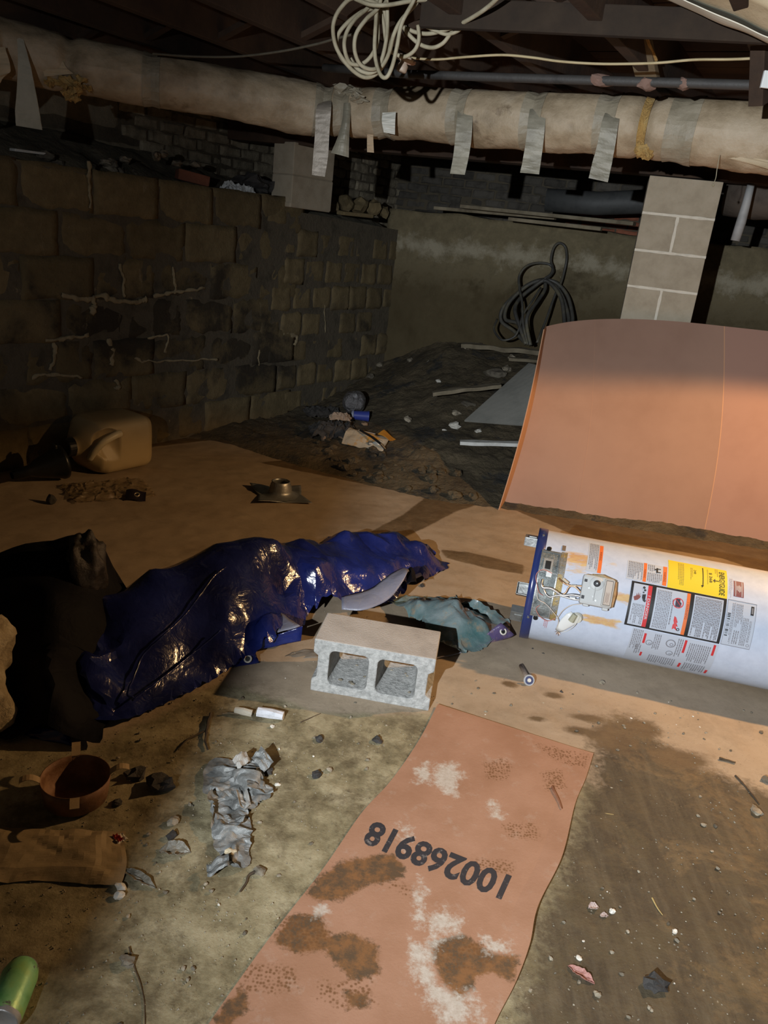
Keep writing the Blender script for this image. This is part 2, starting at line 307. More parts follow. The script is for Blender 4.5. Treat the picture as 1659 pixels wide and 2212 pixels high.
# ------------------------------------------------------------------ setting: floor and dirt bank
LA = Vector((-2.09, 3.98, 0)); LC = Vector((-.15, 6.9, 0)); WD = (LC - LA).normalized(); WN = Vector((WD.y, -WD.x, 0))    # left wall line, inward normal
Ex = [-3.2, -1.6, -1.15, -.55, -.1, .26, .68, 2.2, 3.8]; Ey = [5.0, 4.98, 5.08, 4.69, 4.52, 4.39, 4.36, 4.22, 4.05]
def edge_y(x): return np.interp(x, Ex, Ey)
def back_y(x): return 6.9 - .3 * (np.asarray(x) + .15)
def bank_z(x, y):
    E = edge_y(x) - .12; t = np.clip((y - E) / (back_y(x) - E), 0, 1.1)
    hb = np.interp(x, [-2.2, -1.2, -.6, -.2, .35, .9, 3], [.02, .06, .16, .34, .60, .64, .62])
    return hb * t ** 1.15
def make_floor():
    nx, ny = 380, 370; X, Y = np.meshgrid(np.linspace(-3.2, 3.8, nx), np.linspace(-.6, 5.3, ny), indexing='ij')
    Z = .006 * fbm(X * 1.6, Y * 1.6, 3, 1) + .0022 * fbm(X * 18, Y * 18, 2, 5)
    Z -= .05 * np.clip((Y - edge_y(X)) / .4, 0, 1)
    mud = np.full(X.shape, -9.0)
    for poly in ([(0.25,4.425), (0.457,4.413), (0.566,4.384), (0.405,4.191), (0.281,3.963), (0.18,3.793), (0.031,3.569), (-0.11,3.455), (-0.057,3.717), (0.104,4.035)],
                 [(0.296,3.588), (0.434,3.594), (0.58,3.554), (0.7,3.509), (0.686,3.396), (0.512,3.423), (0.327,3.492)],
                 [(0.633,4.519), (2.266,4.377), (2.825,4.193), (2.51,3.633), (2.009,3.775), (1.831,3.937), (1.069,4.004), (0.929,4.159), (0.777,4.309)],
                 [(-0.811,4.683), (0.263,4.395), (0.459,4.448), (0.479,4.788), (-0.438,5.002)], [(-1.523,4.542), (-1.509,4.767), (-1.15,5.133), (-0.552,4.706), (-0.215,4.523), (0.264,4.43), (0.301,6.562), (-1.362,6.034), (-1.656,5.128)]):
        mud = np.maximum(mud, polysd(X, Y, poly))
    for (cx, cy), rx, ry in (((0.657,2.363), .035, .018), ((0.709,2.172), .05, .025), ((0.766,2.158), .05, .03), ((0.823,2.144), .07, .08), ((0.936,2.228), .06, .045), ((1.013,2.085), .10, .05), ((0.578,2.211), .03, .015), ((0.755,2.25), .06, .02), ((0.508,2.406), .03, .02)):
        d = .02 * (1 - np.hypot((X - cx) / rx, (Y - cy) / ry)); mud = np.maximum(mud, np.where(d > -.02, d, -9))
    olive = polysd(X, Y, [(-1.841,1.728), (-0.744,1.83), (-0.468,2.229), (-0.335,2.174), (-0.145,2.107), (0.225,2.167), (0.533,1.998), (1.2, 1.6), (1.2, -.7), (-3.3, -.7), (-3.3, 2.0)])
    silt = polysd(X, Y, [(0.719,2.01), (0.783,2.238), (0.925,2.305), (0.981,2.174), (1.083,2.075), (1.274,1.918), (2.6, 1.7), (2.6, -.7), (.05, -.7), (0.37,1.099), (0.459,1.395), (0.55,1.577), (0.624,1.773)])
    sm = lambda d, w_: np.clip(.5 + d / w_, 0, 1)
    cols = np.stack([sm(mud, .06), sm(olive, .16), sm(silt, .22)], -1).reshape(-1, 3)
    V = np.stack([X, Y, Z], -1).reshape(-1, 3); idx = np.arange(nx * ny).reshape(nx, ny)
    F = np.stack([idx[:-1, :-1], idx[1:, :-1], idx[1:, 1:], idx[:-1, 1:]], -1).reshape(-1, 4)
    me = bpy.data.meshes.new('floor'); me.from_pydata(V.tolist(), [], F.tolist()); paint(me, 'mask', cols)
    o = link('floor', me, M['floor'], smooth=True); tag(o, kind='structure')
    nx, ny = 300, 130; S, T = np.meshgrid(np.linspace(-2.6, 3.8, nx), np.linspace(0, 1, ny), indexing='ij')
    X = S; E = edge_y(X) - .16; Y = E + (back_y(X) + .15 - E) * T
    rough_ = np.clip(T * 5, 0, 1)
    Z = bank_z(X, Y) - .03 * (1 - np.clip(T * 8, 0, 1)) + rough_ * (.050 * fbm(X * 2.6, Y * 2.6, 3, 11) + .030 * np.abs(fbm(X * 8, Y * 8, 4, 21)) + .012 * fbm(X * 30, Y * 30, 2, 31)) + .004
    V = np.stack([X, Y, Z], -1).reshape(-1, 3); idx = np.arange(nx * ny).reshape(nx, ny)
    F = np.stack([idx[:-1, :-1], idx[1:, :-1], idx[1:, 1:], idx[:-1, 1:]], -1).reshape(-1, 4)
    me = bpy.data.meshes.new('dirt_bank'); me.from_pydata(V.tolist(), [], F.tolist())
    tag(link('dirt_bank', me, M['bank'], smooth=True), 'dark dug earth bank rising to the back wall', kind='structure')
make_floor()
def ground(x, y):
    return float(max(0, bank_z(np.array(x), np.array(y)))) if y > edge_y(x) - .1 else 0.0

# ------------------------------------------------------------------ left retaining wall of blocks
def rough_block(l, h, d, seed, amp=.006, rnd=.02, sub=1):
    nu, nv = 10, 6; b = MB()
    def fn(u, v):
        x = (u - .5) * l; z = (v - .5) * h; e = min(min(u, 1 - u) * l, min(v, 1 - v) * h); k = max(0, 1 - e / rnd)
        sx = 1 - .012 * k * 0; n_ = noise.noise(Vector((x * 9 + seed * 7, z * 9, seed * 3.3))) * amp + noise.noise(Vector((x * 28 + seed, z * 28, seed))) * amp * .5
        wob = noise.noise(Vector((x * 14, z * 14, seed * 9.1))) * .012 * (1 if e < .001 else 0)
        return (x + wob * (1 if u in (0, 1) else 0), -(n_ - rnd * .8 * k * k), z + wob * (1 if v in (0, 1) else 0))
    b.grid(fn, nu, nv, d, (0, -1, 0)); return b.mesh('block')
wall = MB()
WL0, WL1, WTOP = -2.4, (LC - LA).length, 1.55
def wall_top(s): return 1.60 - .035 * (s if s > 0 else 0)
wall.add([LA + WD * s - WN * dd + Vector((0, 0, z)) for s in (WL0, WL1) for dd in (.012, .30) for z in (-.1, 0)], [])
wall = MB()
def wmort(u, v):
    s = WL0 + (WL1 - WL0) * u; return LA + WD * s - WN * .003 + Vector((0, 0, -.1 + (wall_top(s) - .02 + .1) * v))
wall.grid(wmort, 30, 4, .26, tuple(WN))
wl = wall.obj('wall_left', M['mortar']); tag(wl, kind='structure')
def place_on_wall(o, s, z, out=0.0, tilt=0):
    p = LA + WD * s + WN * out; o.location = (p.x, p.y, z); o.rotation_euler = (0, tilt, math.atan2(WD.y, WD.x)); return o
def lay(parent, meshes, s0, s1, rows, place, dz, dl, mt, gap=.012, stagger=.5, skip=0, jit=.004, name='block', top=None):
    rnd = random.Random(len(meshes) * 17 + int(s0 * 100))
    for r in range(rows):
        z = dz[0] + dz[1] * (r + .5); s = s0 - (dl * stagger if r % 2 else 0) + rnd.uniform(-.03, .03)
        while s < s1:
            l = dl
            if s + l > s0 and (top is None or z + dz[1] * .5 < top(s + l / 2) + .06) and rnd.random() >= skip:
                me = rnd.choice(meshes); o = bpy.data.objects.new(name, me); C.objects.link(o); o.parent = parent
                place(o, s + l / 2, z, rnd.uniform(-jit, jit * 1.6), rnd.uniform(-.012, .012))
            s += l + 0
BL = [rough_block(.427, .223, .10, k, .010, .005) for k in range(6)]
for me in BL: me.materials.append(M['block']); me.polygons.foreach_set('use_smooth', [True] * len(me.polygons))
SB = [rough_block(.216 + .012 * (k % 2), .190, .10, 20 + k, .010, .022) for k in range(6)]
for me in SB: me.materials.append(M['block']); me.polygons.foreach_set('use_smooth', [True] * len(me.polygons))
lay(wl, BL, WL0, 1.95, 7, place_on_wall, (.0, .2265), .43, M['block'], top=wall_top)
lay(wl, SB, 2.02, WL1 - .1, 8, place_on_wall, (.04, .193), .225, M['block'], top=wall_top, jit=.008)
sq = mat('mortar_squeeze', (.20, .155, .085), (.32, .26, .155), 18, .95, .6, 60, bd=.01)
def squeeze(pts, r, seed):
    P = spline([LA + WD * q[0] + WN * .008 + Vector((0, 0, q[1])) for q in pts], 10); b = MB(); b.tube(P, [r * (.45 + .9 * abs(noise.noise(Vector((k * .23, seed, 1))))) for k in range(len(P))], 7); jitter(b, .014, 22, seed); jitter(b, .006, 60, seed)
    b.v = [tuple(Vector(v) - WN * ((Vector(v) - LA).dot(WN) * .55)) for v in b.v]; b.obj('mortar_squeeze', sq, wl, True)
for k, (pts, r) in enumerate((([(0.397,0.93), (0.533,0.913), (0.637,0.925), (0.744,0.904), (0.906,0.893), (0.959,0.911)], .024), ([(0.592,0.925), (0.6,0.874), (0.584,0.829)], .03), ([(0.771,1.1), (0.796,1.029), (0.802,0.925)], .020), ([(1.151,1.1), (1.167,1.035), (1.176,0.947)], .018), ([(1.007,0.925), (1.183,0.952), (1.407,0.976)], .016),
    ([(0.3,0.694), (0.44,0.705), (0.557,0.711)], .014), ([(0.344,0.679), (0.346,0.603), (0.315,0.529)], .018), ([(0.698,0.684), (0.716,0.602), (0.709,0.527)], .018), ([(0.974,0.683), (1.116,0.683), (1.103,0.586)], .015), ([(0.873,0.557), (1.011,0.534), (1.345,0.524), (1.548,0.514)], .012), ([(0.733,0.442), (0.759,0.406), (0.726,0.381)], .022), ([(0.21,0.499), (0.32,0.508), (0.522,0.476)], .014), ([(2.184,0.66), (2.329,0.627), (2.31,0.559)], .026), ([(2.623,0.854), (2.662,0.642)], .010), ([(1.94,0.588), (1.942,0.439)], .012), ([(0.579,1.628), (0.582,1.503), (0.59,1.388)], .016))): squeeze(pts, r, k)
# back retaining wall: rough plaster over stone
BD = Vector((1, -.3, 0)).normalized(); BN = Vector((-.3, -1, 0)).normalized()
def back_pt(s, z, out=0): return LC + BD * s + BN * out + Vector((0, 0, z))
def wback(u, v):
    s = -.1 + 4.4 * u; top = 1.62 + .02 * noise.noise(Vector((s * 3, 0, 4))); z = -.05 + (top + .05) * v
    out = .03 * noise.noise(Vector((s * 2.1, z * 2.1, 8))) + .02 * noise.noise(Vector((s * 6, z * 6, 2))) + .008 * noise.noise(Vector((s * 19, z * 19, 2)))
    if v > .9: out -= .02 * (v - .9) / .1
    return back_pt(s, z, out)
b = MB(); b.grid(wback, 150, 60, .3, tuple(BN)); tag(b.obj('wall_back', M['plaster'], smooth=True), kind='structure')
# upper walls behind the ledges
def upl(s, z, out=0): return LA + WD * s - WN * (.62 - out) + Vector((0, 0, z))
def fu(u, v):
    s = -1.6 + 6.6 * u; z = 1.3 + 1.2 * v; return upl(s, z, .012 * noise.noise(Vector((s * 5, z * 5, 1))) + (.0))
b = MB(); b.grid(fu, 60, 16, .2, tuple(WN)); wu = b.obj('wall_left_upper', M['mortar']); tag(wu, kind='structure')
def place_up(o, s, z, out=0., tilt=0):
    p = upl(s, z, .012 + out); o.location = p; o.rotation_euler = (0, tilt, math.atan2(WD.y, WD.x)); return o
BR = [rough_block(.195, .062, .08, 40 + k, .006, .014) for k in range(5)]
for me in BR: me.materials.append(M['brick_grey'])
lay(wu, BR, 1.35, 4.4, 15, place_up, (1.46, .072), .208, None, name='brick', jit=.008)
PT = [rough_block(.60, .30, .06, 60 + k, .006, .03) for k in range(3)]
for me in PT: me.materials.append(M['slab']); me.polygons.foreach_set('use_smooth', [True] * len(me.polygons))
lay(wu, PT, -1.5, 1.25, 3, place_up, (1.50, .32), .62, None, name='plaster_slab', jit=.006)
# far foundation behind the back wall
FD = .95
def farp(s, z, out=0): return back_pt(s, z, -FD + out)
b = MB(); b.grid(lambda u, v: farp(-1.2 + 5.6 * u, 1.3 + 1.2 * v), 4, 4, .2, tuple(BN)); wf = b.obj('wall_back_upper', M['mortar']); tag(wf, kind='structure')
RB = [rough_block(.195, .062, .08, 70 + k, .004, .012) for k in range(4)]
for me in RB: me.materials.append(M['brick_red'])
GB = [me.copy() for me in BR]
def place_far(o, s, z, out=0., tilt=0):
    o.location = farp(s, z, .012 + out); o.rotation_euler = (0, tilt, math.atan2(BD.y, BD.x)); return o
DB = []
for me in BR: d_ = me.copy(); d_.materials.clear(); d_.materials.append(mat('dark_brick', (.05, .044, .036), (.09, .08, .065), 14, .95, .7, 60, rand=.35, bd=.01)); DB.append(d_)
lay(wf, RB, 1.25, 1.85, 3, place_far, (1.60, .072), .208, None, name='brick')
lay(wf, DB, 1.22, 1.90, 1, place_far, (1.52, .072), .208, None, name='brick'); lay(wf, DB, 1.22, 1.90, 5, place_far, (1.82, .072), .208, None, name='brick')
lay(wf, DB, -1.1, 1.2, 9, place_far, (1.52, .072), .208, None, name='brick', jit=.012)
lay(wf, DB, 1.95, 4.0, 9, place_far, (1.52, .072), .208, None, name='brick', jit=.012)
# ledge dirt
def ledge(u, v):
    s = -1.8 + 5.4 * u; p = LA + WD * s - WN * (.10 + .56 * v)
    z = wall_top(s) - .03 + (.26 - .05 * max(s - 1.2, 0)) * v ** .8 + .035 * noise.noise(Vector((s * 4, v * 3, 2))) * min(1, v * 4) + .02 * noise.noise(Vector((s * 13, v * 8, 2))) * min(1, v * 5)
    return (p.x, p.y, z)
b = MB(); b.grid(ledge, 130, 18); tag(b.obj('earth_ledge', M['ledge'], smooth=True), 'dusty earth ledge on top of the left block wall', kind='structure')
def ledge2(u, v):
    s = -.3 + 4.6 * u; p = back_pt(s, 0, -.05 - .95 * v); return (p.x, p.y, 1.585 + .06 * v + .02 * noise.noise(Vector((s * 4, v * 5, 9))))
b = MB(); b.grid(ledge2, 80, 12); tag(b.obj('earth_ledge', M['ledge'], smooth=True), 'dusty earth ledge on top of the back wall', kind='structure')

# ------------------------------------------------------------------ ceiling: floorboards, joists, bridging
U = Vector((.46, .888, 0)).normalized(); Vx = Vector((.888, -.46, 0)).normalized(); ANG = math.atan2(U.y, U.x)
O = Vector((.12, 3.11, 0)); JB = 2.135
def cpt(a, c, z): return O + U * a + Vx * c + Vector((0, 0, z))
CM = lambda a, c, z: Matrix.Translation(cpt(a, c, z)) @ Matrix.Rotation(ANG, 4, 'Z')
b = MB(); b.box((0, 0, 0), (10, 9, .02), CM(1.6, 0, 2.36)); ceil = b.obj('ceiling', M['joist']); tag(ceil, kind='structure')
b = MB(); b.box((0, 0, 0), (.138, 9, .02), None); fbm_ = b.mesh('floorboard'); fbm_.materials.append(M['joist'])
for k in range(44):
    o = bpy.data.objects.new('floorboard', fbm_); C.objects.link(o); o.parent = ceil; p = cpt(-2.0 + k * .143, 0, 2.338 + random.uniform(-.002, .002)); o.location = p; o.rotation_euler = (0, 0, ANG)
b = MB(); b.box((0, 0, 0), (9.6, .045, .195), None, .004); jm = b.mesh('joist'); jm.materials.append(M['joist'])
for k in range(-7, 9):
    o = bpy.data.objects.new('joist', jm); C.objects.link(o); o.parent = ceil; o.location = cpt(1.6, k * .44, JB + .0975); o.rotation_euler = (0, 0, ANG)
b = MB(); L_ = .43; an = math.atan2(.15, .40)
b.box((0, 0, 0), (.04, L_, .022), Matrix.Rotation(an, 4, 'X')); br1 = b.mesh('bridging'); br1.materials.append(M['joist'])
b = MB(); b.box((.045, 0, 0), (.04, L_, .022), Matrix.Rotation(-an, 4, 'X')); br2 = b.mesh('bridging'); br2.materials.append(M['joist'])
for k in range(-7, 8):
    for row in (.15, 2.6):
        for me in (br1, br2):
            o = bpy.data.objects.new('bridging', me); C.objects.link(o); o.parent = ceil; o.location = cpt(row, (k + .5) * .44, JB + .10); o.rotation_euler = (0, 0, ANG)
# girder over the piers
GA = Vector((-1.35, 5.925, 0)); GBp = Vector((3.4, 4.35, 0)); gd = (GBp - GA)
b = MB(); b.box((0, 0, 0), (gd.length, .14, .215), Matrix.Translation((GA + GBp) / 2 + Vector((0, .06, 2.0265))) @ Matrix.Rotation(math.atan2(gd.y, gd.x), 4, 'Z'), .005)
tag(b.obj('girder', M['joist']), 'dark timber girder resting on the block piers behind the duct', 'beam')
b = MB(); b.box((0, 0, 0), (1.15, .03, .085), Matrix.Translation((0.489,2.86,2.14)) @ Matrix.Rotation(math.atan2(-.46, .888) * .55, 4, 'Z'), .004)
tag(b.obj('ledger_board', mat('ledger_wood', (.012, .006, .002), (.022, .012, .005), 7, .9, .4, 40, c3=(.034, .02, .010))), 'grey brown plank nailed across the joists behind the rope coil', 'plank')
b = MB(); P0 = Vector((0.71,3.3,2.236)); P1 = Vector((0.854,3.55,2.111)); d_ = P1 - P0
b.box((0, 0, 0), (.085, .03, d_.length), Matrix.Translation((P0 + P1) / 2) @ d_.to_track_quat('Z', 'Y').to_matrix().to_4x4(), .003)
br = b.obj('strut', mat('strut_wood', (.10, .075, .045), (.17, .13, .075), 9, .9, .5, 50)); tag(br, 'slanted wooden strut dropping from the plank to the grey pipe', 'strut')
b = MB(); b.tube([(0.733,3.27,2.224), (0.773,3.33,2.197), (0.833,3.42,2.167)], .006, 6); b.obj('glue_bead', M['wool'], br)
b = MB(); P0 = Vector((1.033,2.9,2.183)); P1 = Vector((1.089,2.95,2.025)); d_ = P1 - P0; b.box((.02, 0, 0), (.05, .04, d_.length + .1), Matrix.Translation((P0 + P1) / 2) @ d_.to_track_quat('Z', 'Y').to_matrix().to_4x4(), .003)
hb = b.obj('hanger_board', M['joist']); tag(hb, 'narrow wooden hanger at the far right edge under the insulation', 'board')
b = MB(); b.box((0, 0, 0), (.03, .012, .05), Matrix.Translation((1.07,2.9,2.04)), .002); b.obj('white_tag', M['white'], hb)

# ------------------------------------------------------------------ piers
def block_mesh(l, h, d, bev=.004): b = MB(); b.box((0, 0, 0), (l, d, h), None, bev); return b
def right_pier():
    yaw = -.245; th = thing('block_pier', 'pale concrete block pier standing behind the leaning brown board', 'pier', (1.279, 4.872, 0), yaw)
    W_, D_, H_ = .397, .397, .2032; top = 1.90
    n = 9
    for k in range(n):
        z1 = top - k * H_; z0 = max(z1 - H_ + .011, 0)
        parts = [(0, W_)] if k % 2 == 0 else [(0, W_ / 2 - .006), (W_ / 2 + .006, W_)]
        for (a, c) in parts:
            b = MB(); b.box(((a + c) / 2, D_ / 2, (z0 + z1) / 2), (c - a, D_, z1 - z0), None, .004); jitter(b, .002, 12, k); b.obj('block', M['pier'], th)
    b = MB(); b.box((W_ / 2, D_ / 2, top / 2 - .01), (W_ - .010, D_ - .010, top - .03)); 
    for k in range(n - 1):
        z = top - (k + 1) * H_ + .0055; b.grid(lambda u, v: (W_ * u, -.0015 - .003 * noise.noise(Vector((u * 9, k, v * 3))), z + (v - .5) * (.014 + .006 * noise.noise(Vector((u * 7, k * 3, 1))))), 20, 2)
        b.grid(lambda u, v: (W_ + .001, D_ * u, z + (v - .5) * .015), 6, 2)
    for k in range(1, n, 2):
        z = top - k * H_ - H_ / 2; b.grid(lambda u, v: (W_ / 2 + (u - .5) * (.015 + .008 * noise.noise(Vector((v * 5, k, 2)))), -.0015, z + (v - .5) * H_), 2, 8)
    b.obj('mortar', M['joint'], th)
right_pier()
def left_pier():
    base = LA + WD * 2.16; th = thing('block_pier', 'short two block pier standing on top of the left wall', 'pier', (-0.873,5.72,1.523), 0)
    th.rotation_euler = (0, 0, R_(53)); zb = th.location.z
    for k in range(2):
        b = MB(); b.box((.2, .1, .105 + k * .205), (.40, .20, .198), None, .005); jitter(b, .002, 11, k + 4); b.obj('block', M['pier'], th)
    b = MB(); b.box((.2, .1, .205), (.392, .192, .40)); b.obj('mortar', mat('pier_joint_dull', (.26, .22, .16), (.33, .28, .2)), th)
    b = MB(); b.box((.2, .1, .016), (.40, .20, .03), None, .008); jitter(b, .012, 14, 3); b.obj('mortar_bed', M['pier'], th)
left_pier()

# ------------------------------------------------------------------ water heater lying on its side
HA = -.214; HX = Vector((math.cos(HA), math.sin(HA), 0)); HN = Vector((-math.sin(HA), math.cos(HA), 0)); HO = Vector((.613, 2.828, 0)); HR = .215
def hc(t, th, r=HR):                                            # along the tank, angle round it (degrees), radius -> heater local
    a = R_(th); return Vector((t, r * math.cos(a), HR + r * math.sin(a)))
heater = thing('water_heater', 'white tank water heater with blue base ring lying on its side on the floor', 'water heater', tuple(HO), HA)
def tank_material():
    t = NT('tank_enamel'); a = t.new('ShaderNodeVertexColor', layer_name='rust'); sp = t.new('ShaderNodeSeparateColor'); t.L(a.outputs[0], sp.inputs[0])
    n2 = t.noise(24, 8, .7); mp = t.new('ShaderNodeMapping'); mp.inputs['Rotation'].default_value = (0, 0, -HA); mp.inputs['Scale'].default_value = (6, 40, 40); t.L(t.pos(), mp.inputs[0]); st = t.noise(1.5, 6, .7, mp.outputs[0])
    base = t.ramp(n2, [(.3, (.46, .52, .63)), (.6, (.53, .595, .71))])
    f = t.math('ADD', sp.outputs[0], t.math('MULTIPLY', t.math('SUBTRACT', st, .5), 2.0)); f = t.math('ADD', f, t.math('MULTIPLY', t.math('SUBTRACT', n2, .5), 1.0)); f = t.ramp(f, [(.35, 0.0), (.80, .9)])
    f = t.math('MULTIPLY', f, t.ramp(sp.outputs[0], [(.02, 0.0), (.25, 1.0)]))
    col = t.mix(f, base, t.ramp(st, [(.35, (.50, .23, .06)), (.6, (.62, .42, .16))]))
    col = t.mix(t.ramp(t.noise(55, 5, .7), [(.70, 0.0), (.74, .5)]), col, (.25, .2, .15))
    return t.done(col, .22, 0, .5)
b = MB(); nt, na = 90, 120
b.grid(lambda u, v: hc(.002 + 1.32 * u, 360 * v), nt, na); me = b.mesh('tank_body')
co = np.array([v.co for v in me.vertices]); tt = co[:, 0]; th_ = np.degrees(np.arctan2(co[:, 2] - HR, co[:, 1])) % 360
ru = np.zeros(len(co))
for t0, t1, a0, a1, k in ((.08, .23, 115, 129, .9), (.09, .20, 118, 146, .55), (.27, .42, 149.5, 158.5, .85), (.17, .35, 176.5, 185, .9), (.36, .50, 149, 160, .35), (.24, .30, 118, 124, .3)):
    s_ = np.clip(1 - np.maximum(np.abs((tt - (t0 + t1) / 2) / ((t1 - t0) / 2)) , np.abs((th_ - (a0 + a1) / 2) / ((a1 - a0) / 2 + 2))) , 0, 1) * 2; ru = np.maximum(ru, np.clip(s_, 0, 1) * k)
paint(me, 'rust', np.stack([ru] * 3, -1)); link('tank_body', me, tank_material(), heater, True)
HM = Matrix(((0, 0, 1, 0), (1, 0, 0, 0), (0, 1, 0, HR), (0, 0, 0, 1)))          # lathe z -> heater x
b = MB(); b.lathe([(HR * .90, -.012), (HR + .004, -.012), (HR + .0045, .0), (HR + .0035, .022), (HR + .0005, .0235)], HM, 96); ring = b.obj('base_ring', M['navy'], heater, True)
for th0 in (100, 192, 300):
    b = MB(); p = hc(.008, th0, HR + .0045); q = hc(.008, th0, HR + .0075); b.tube([p, q], .0045, 8); b.obj('screw', M['steel'], ring)
b = MB(); b.lathe([(.0, -.006), (HR * .55, -.006), (HR * .60, .012), (HR * .88, .012), (HR * .93, -.008), (HR, -.008)], HM, 64); b.obj('base_pan', mat('base_pan', (.06, .055, .05), (.12, .105, .09), 12, .7, .4), heater, True)
b = MB(); b.lathe([(HR, 1.31), (HR + .004, 1.31), (HR + .004, 1.335), (HR - .01, 1.345), (.06, 1.352), (.055, 1.39), (.0, 1.39)], HM, 64); b.obj('top_cap', M['navy'], heater, True)
for th0 in (84, 205, 325):
    a = R_(th0); rad = Vector((0, math.cos(a), math.sin(a))); tan = Vector((0, -math.sin(a), math.cos(a))); c0 = Vector((0, 0, HR)) + rad * .165
    Mx = Matrix((Vector((1, 0, 0)), rad, tan)).transposed().to_4x4(); Mx.translation = c0
    b = MB(); L1 = .062
    b.box((-L1 / 2 + .005, .018, 0), (L1, .003, .052), Mx, .001); b.box((-L1 / 2 + .005, .002, -.025), (L1, .034, .003), Mx, .001); b.box((-L1 / 2 + .005, .002, .025), (L1, .034, .003), Mx, .001)
    b.box((-L1 + .004, .002, 0), (.003, .034, .05), Mx, .001); b.box((-.03, .0205, 0), (.03, .004, .026), Mx, .0015)
    b.obj('leg', M['steel'], heater)
def cpatch(t0, t1, a0, a1, r, thick, nt_=2, na_=10, holes=None):
    b = MB(); b.grid(lambda u, v: hc(t0 + (t1 - t0) * u, a0 + (a1 - a0) * v, r), nt_, na_, 0)
    if thick:
        lo = MB(); lo.grid(lambda u, v: hc(t0 + (t1 - t0) * u, a0 + (a1 - a0) * v, r - thick), nt_, na_); n0 = len(b.v); N_ = na_ + 1; q = lambda i, j: i * N_ + j
        rim = [q(i, 0) for i in range(nt_ + 1)] + [q(nt_, j) for j in range(1, na_ + 1)] + [q(i, na_) for i in range(nt_ - 1, -1, -1)] + [q(0, j) for j in range(na_ - 1, 0, -1)]
        b.add(lo.v, lo.f); 
        for x, y in zip(rim, rim[1:] + rim[:1]): b.f.append((y, x, n0 + x, n0 + y))
    return b
# burner access cover
cov = cpatch(.012, .084, 121, 189, HR + .007, .0068, 4, 24).obj('burner_cover', mat('cover_steel', (.09, .105, .105), (.19, .21, .205), 30, .45, .6, 70, metal=.55, c3=(.30, .32, .31), spot=((.28, .20, .10), 12, .6)), heater)
cpatch(.084, .106, 119, 190, HR + .004, .0038, 2, 24).obj('cover_flange', mat('flange_steel', (.14, .14, .125), (.26, .26, .24), 30, .5, .6, 70, metal=.5, spot=((.34, .25, .10), 14, .47)), cov)
for (t0, t1, a0, a1) in ((.014, .017, 122, 188), (.079, .083, 122, 188), (.014, .083, 122, 123.2), (.014, .083, 187, 188.4), (.016, .08, 144, 145)): cpatch(t0, t1, a0, a1, HR + .0095, .003, 1, 16).obj('cover_rib', M['steel'], cov)
cpatch(.026, .060, 130.5, 143.5, HR + .0095, .003, 2, 6).obj('sight_frame', mat('sight_frame', (.25, .245, .22), (.38, .36, .32), 20, .5, .3, metal=.4), cov)
cpatch(.033, .053, 133, 141.2, HR + .0105, .002, 2, 6).obj('sight_window', plain('void_black', (.004, .004, .004), .6), cov)
for t0, a0 in ((.036, 119.5), (.034, 190.5)):
    b = MB(); b.tube([hc(t0, a0, HR - .002), hc(t0, a0, HR + .012)], .0085, 10); b.obj('cover_tab', M['black'], cov)
cpatch(.042, .062, 143.5, 148.5, HR + .0115, .0012, 1, 3).obj('paper_tag', M['white'], cov)
cpatch(.083, .096, 109.5, 116.5, HR + .0025, .002, 1, 3).obj('clip', mat('clip_brown', (.12, .085, .05), (.17, .12, .08)), heater)
# gas valve
def hbox(t0, t1, a0, a1, r0, r1, mt, name, parent, bev=.004):
    am = R_((a0 + a1) / 2); rad = Vector((0, math.cos(am), math.sin(am))); tan = Vector((0, -math.sin(am), math.cos(am))); Mx = Matrix((Vector((1, 0, 0)), tan, rad)).transposed().to_4x4(); Mx.translation = Vector(((t0 + t1) / 2, 0, HR))
    wdt = 2 * r0 * math.tan(R_((a1 - a0) / 2)); b = MB(); b.box((0, 0, (r0 + r1) / 2), (t1 - t0, wdt, r1 - r0), Mx, bev); return b.obj(name, mt, parent), Mx
VR0, VR1 = HR - .004, HR + .048
gv, VMx = hbox(.172, .282, 139, 167.5, VR0, VR1, M['grey'], 'gas_valve', heater, .009)
vm = lambda x, y, z: VMx @ Vector((x, y, z))
b = MB(); b.lathe([(0, .0), (.0175, .0), (.0175, .008), (.0155, .010), (0, .010)], VMx @ Matrix.Translation((-.004, .030 * -1 + .056, VR1)) , 24); 
gvd = MB(); gvd.lathe([(.0, .011), (.0045, .011), (.0105, .010), (.0115, .008), (.0115, 0)], VMx @ Matrix.Translation((-.006, -.022 + .048 - .026 + .022, VR1)), 24)
def on_valve(name, x, y, w_, h_, z, mt, d=.003, bev=.001, parent=None): b = MB(); b.box((x, y, VR1 + z), (w_, h_, d), VMx, bev); return b.obj(name, mt, parent or gv)
# valve local: x along tank (+ = away from base), y tangential (towards smaller angle is -y)
b = MB(); b.lathe([(.0, .012), (.005, .012), (.0105, .011), (.0118, .009), (.0118, .0)], VMx @ Matrix.Translation((-.006, -.026, VR1)), 28); dial = b.obj('dial', M['ink'], gv, True)
b = MB(); b.lathe([(.0, .0135), (.0028, .0135), (.003, .012)], VMx @ Matrix.Translation((-.006, -.026, VR1)), 12); b.obj('dial_hub', M['steel'], gv)
b = MB(); b.lathe([(.0, .0), (.022, .0), (.0245, -.002), (.0245, -.006)], VMx @ Matrix.Translation((-.006, -.026, VR1 + .002)), 28); b.obj('dial_face', plain('dial_face', (.50, .51, .50), .5), gv, True)
on_valve('valve_hood', .037, 0, .036, .098, .003, plain('hood_grey', (.40, .385, .35), .5), .012, .004)
on_valve('valve_label_frame', .037, 0, .025, .088, .0098, plain('frame_dark', (.08, .055, .04), .6), .001, .004)
on_valve('valve_label', .037, 0, .022, .084, .0106, plain('label_cream', (.52, .43, .35), .6), .0008, .003)
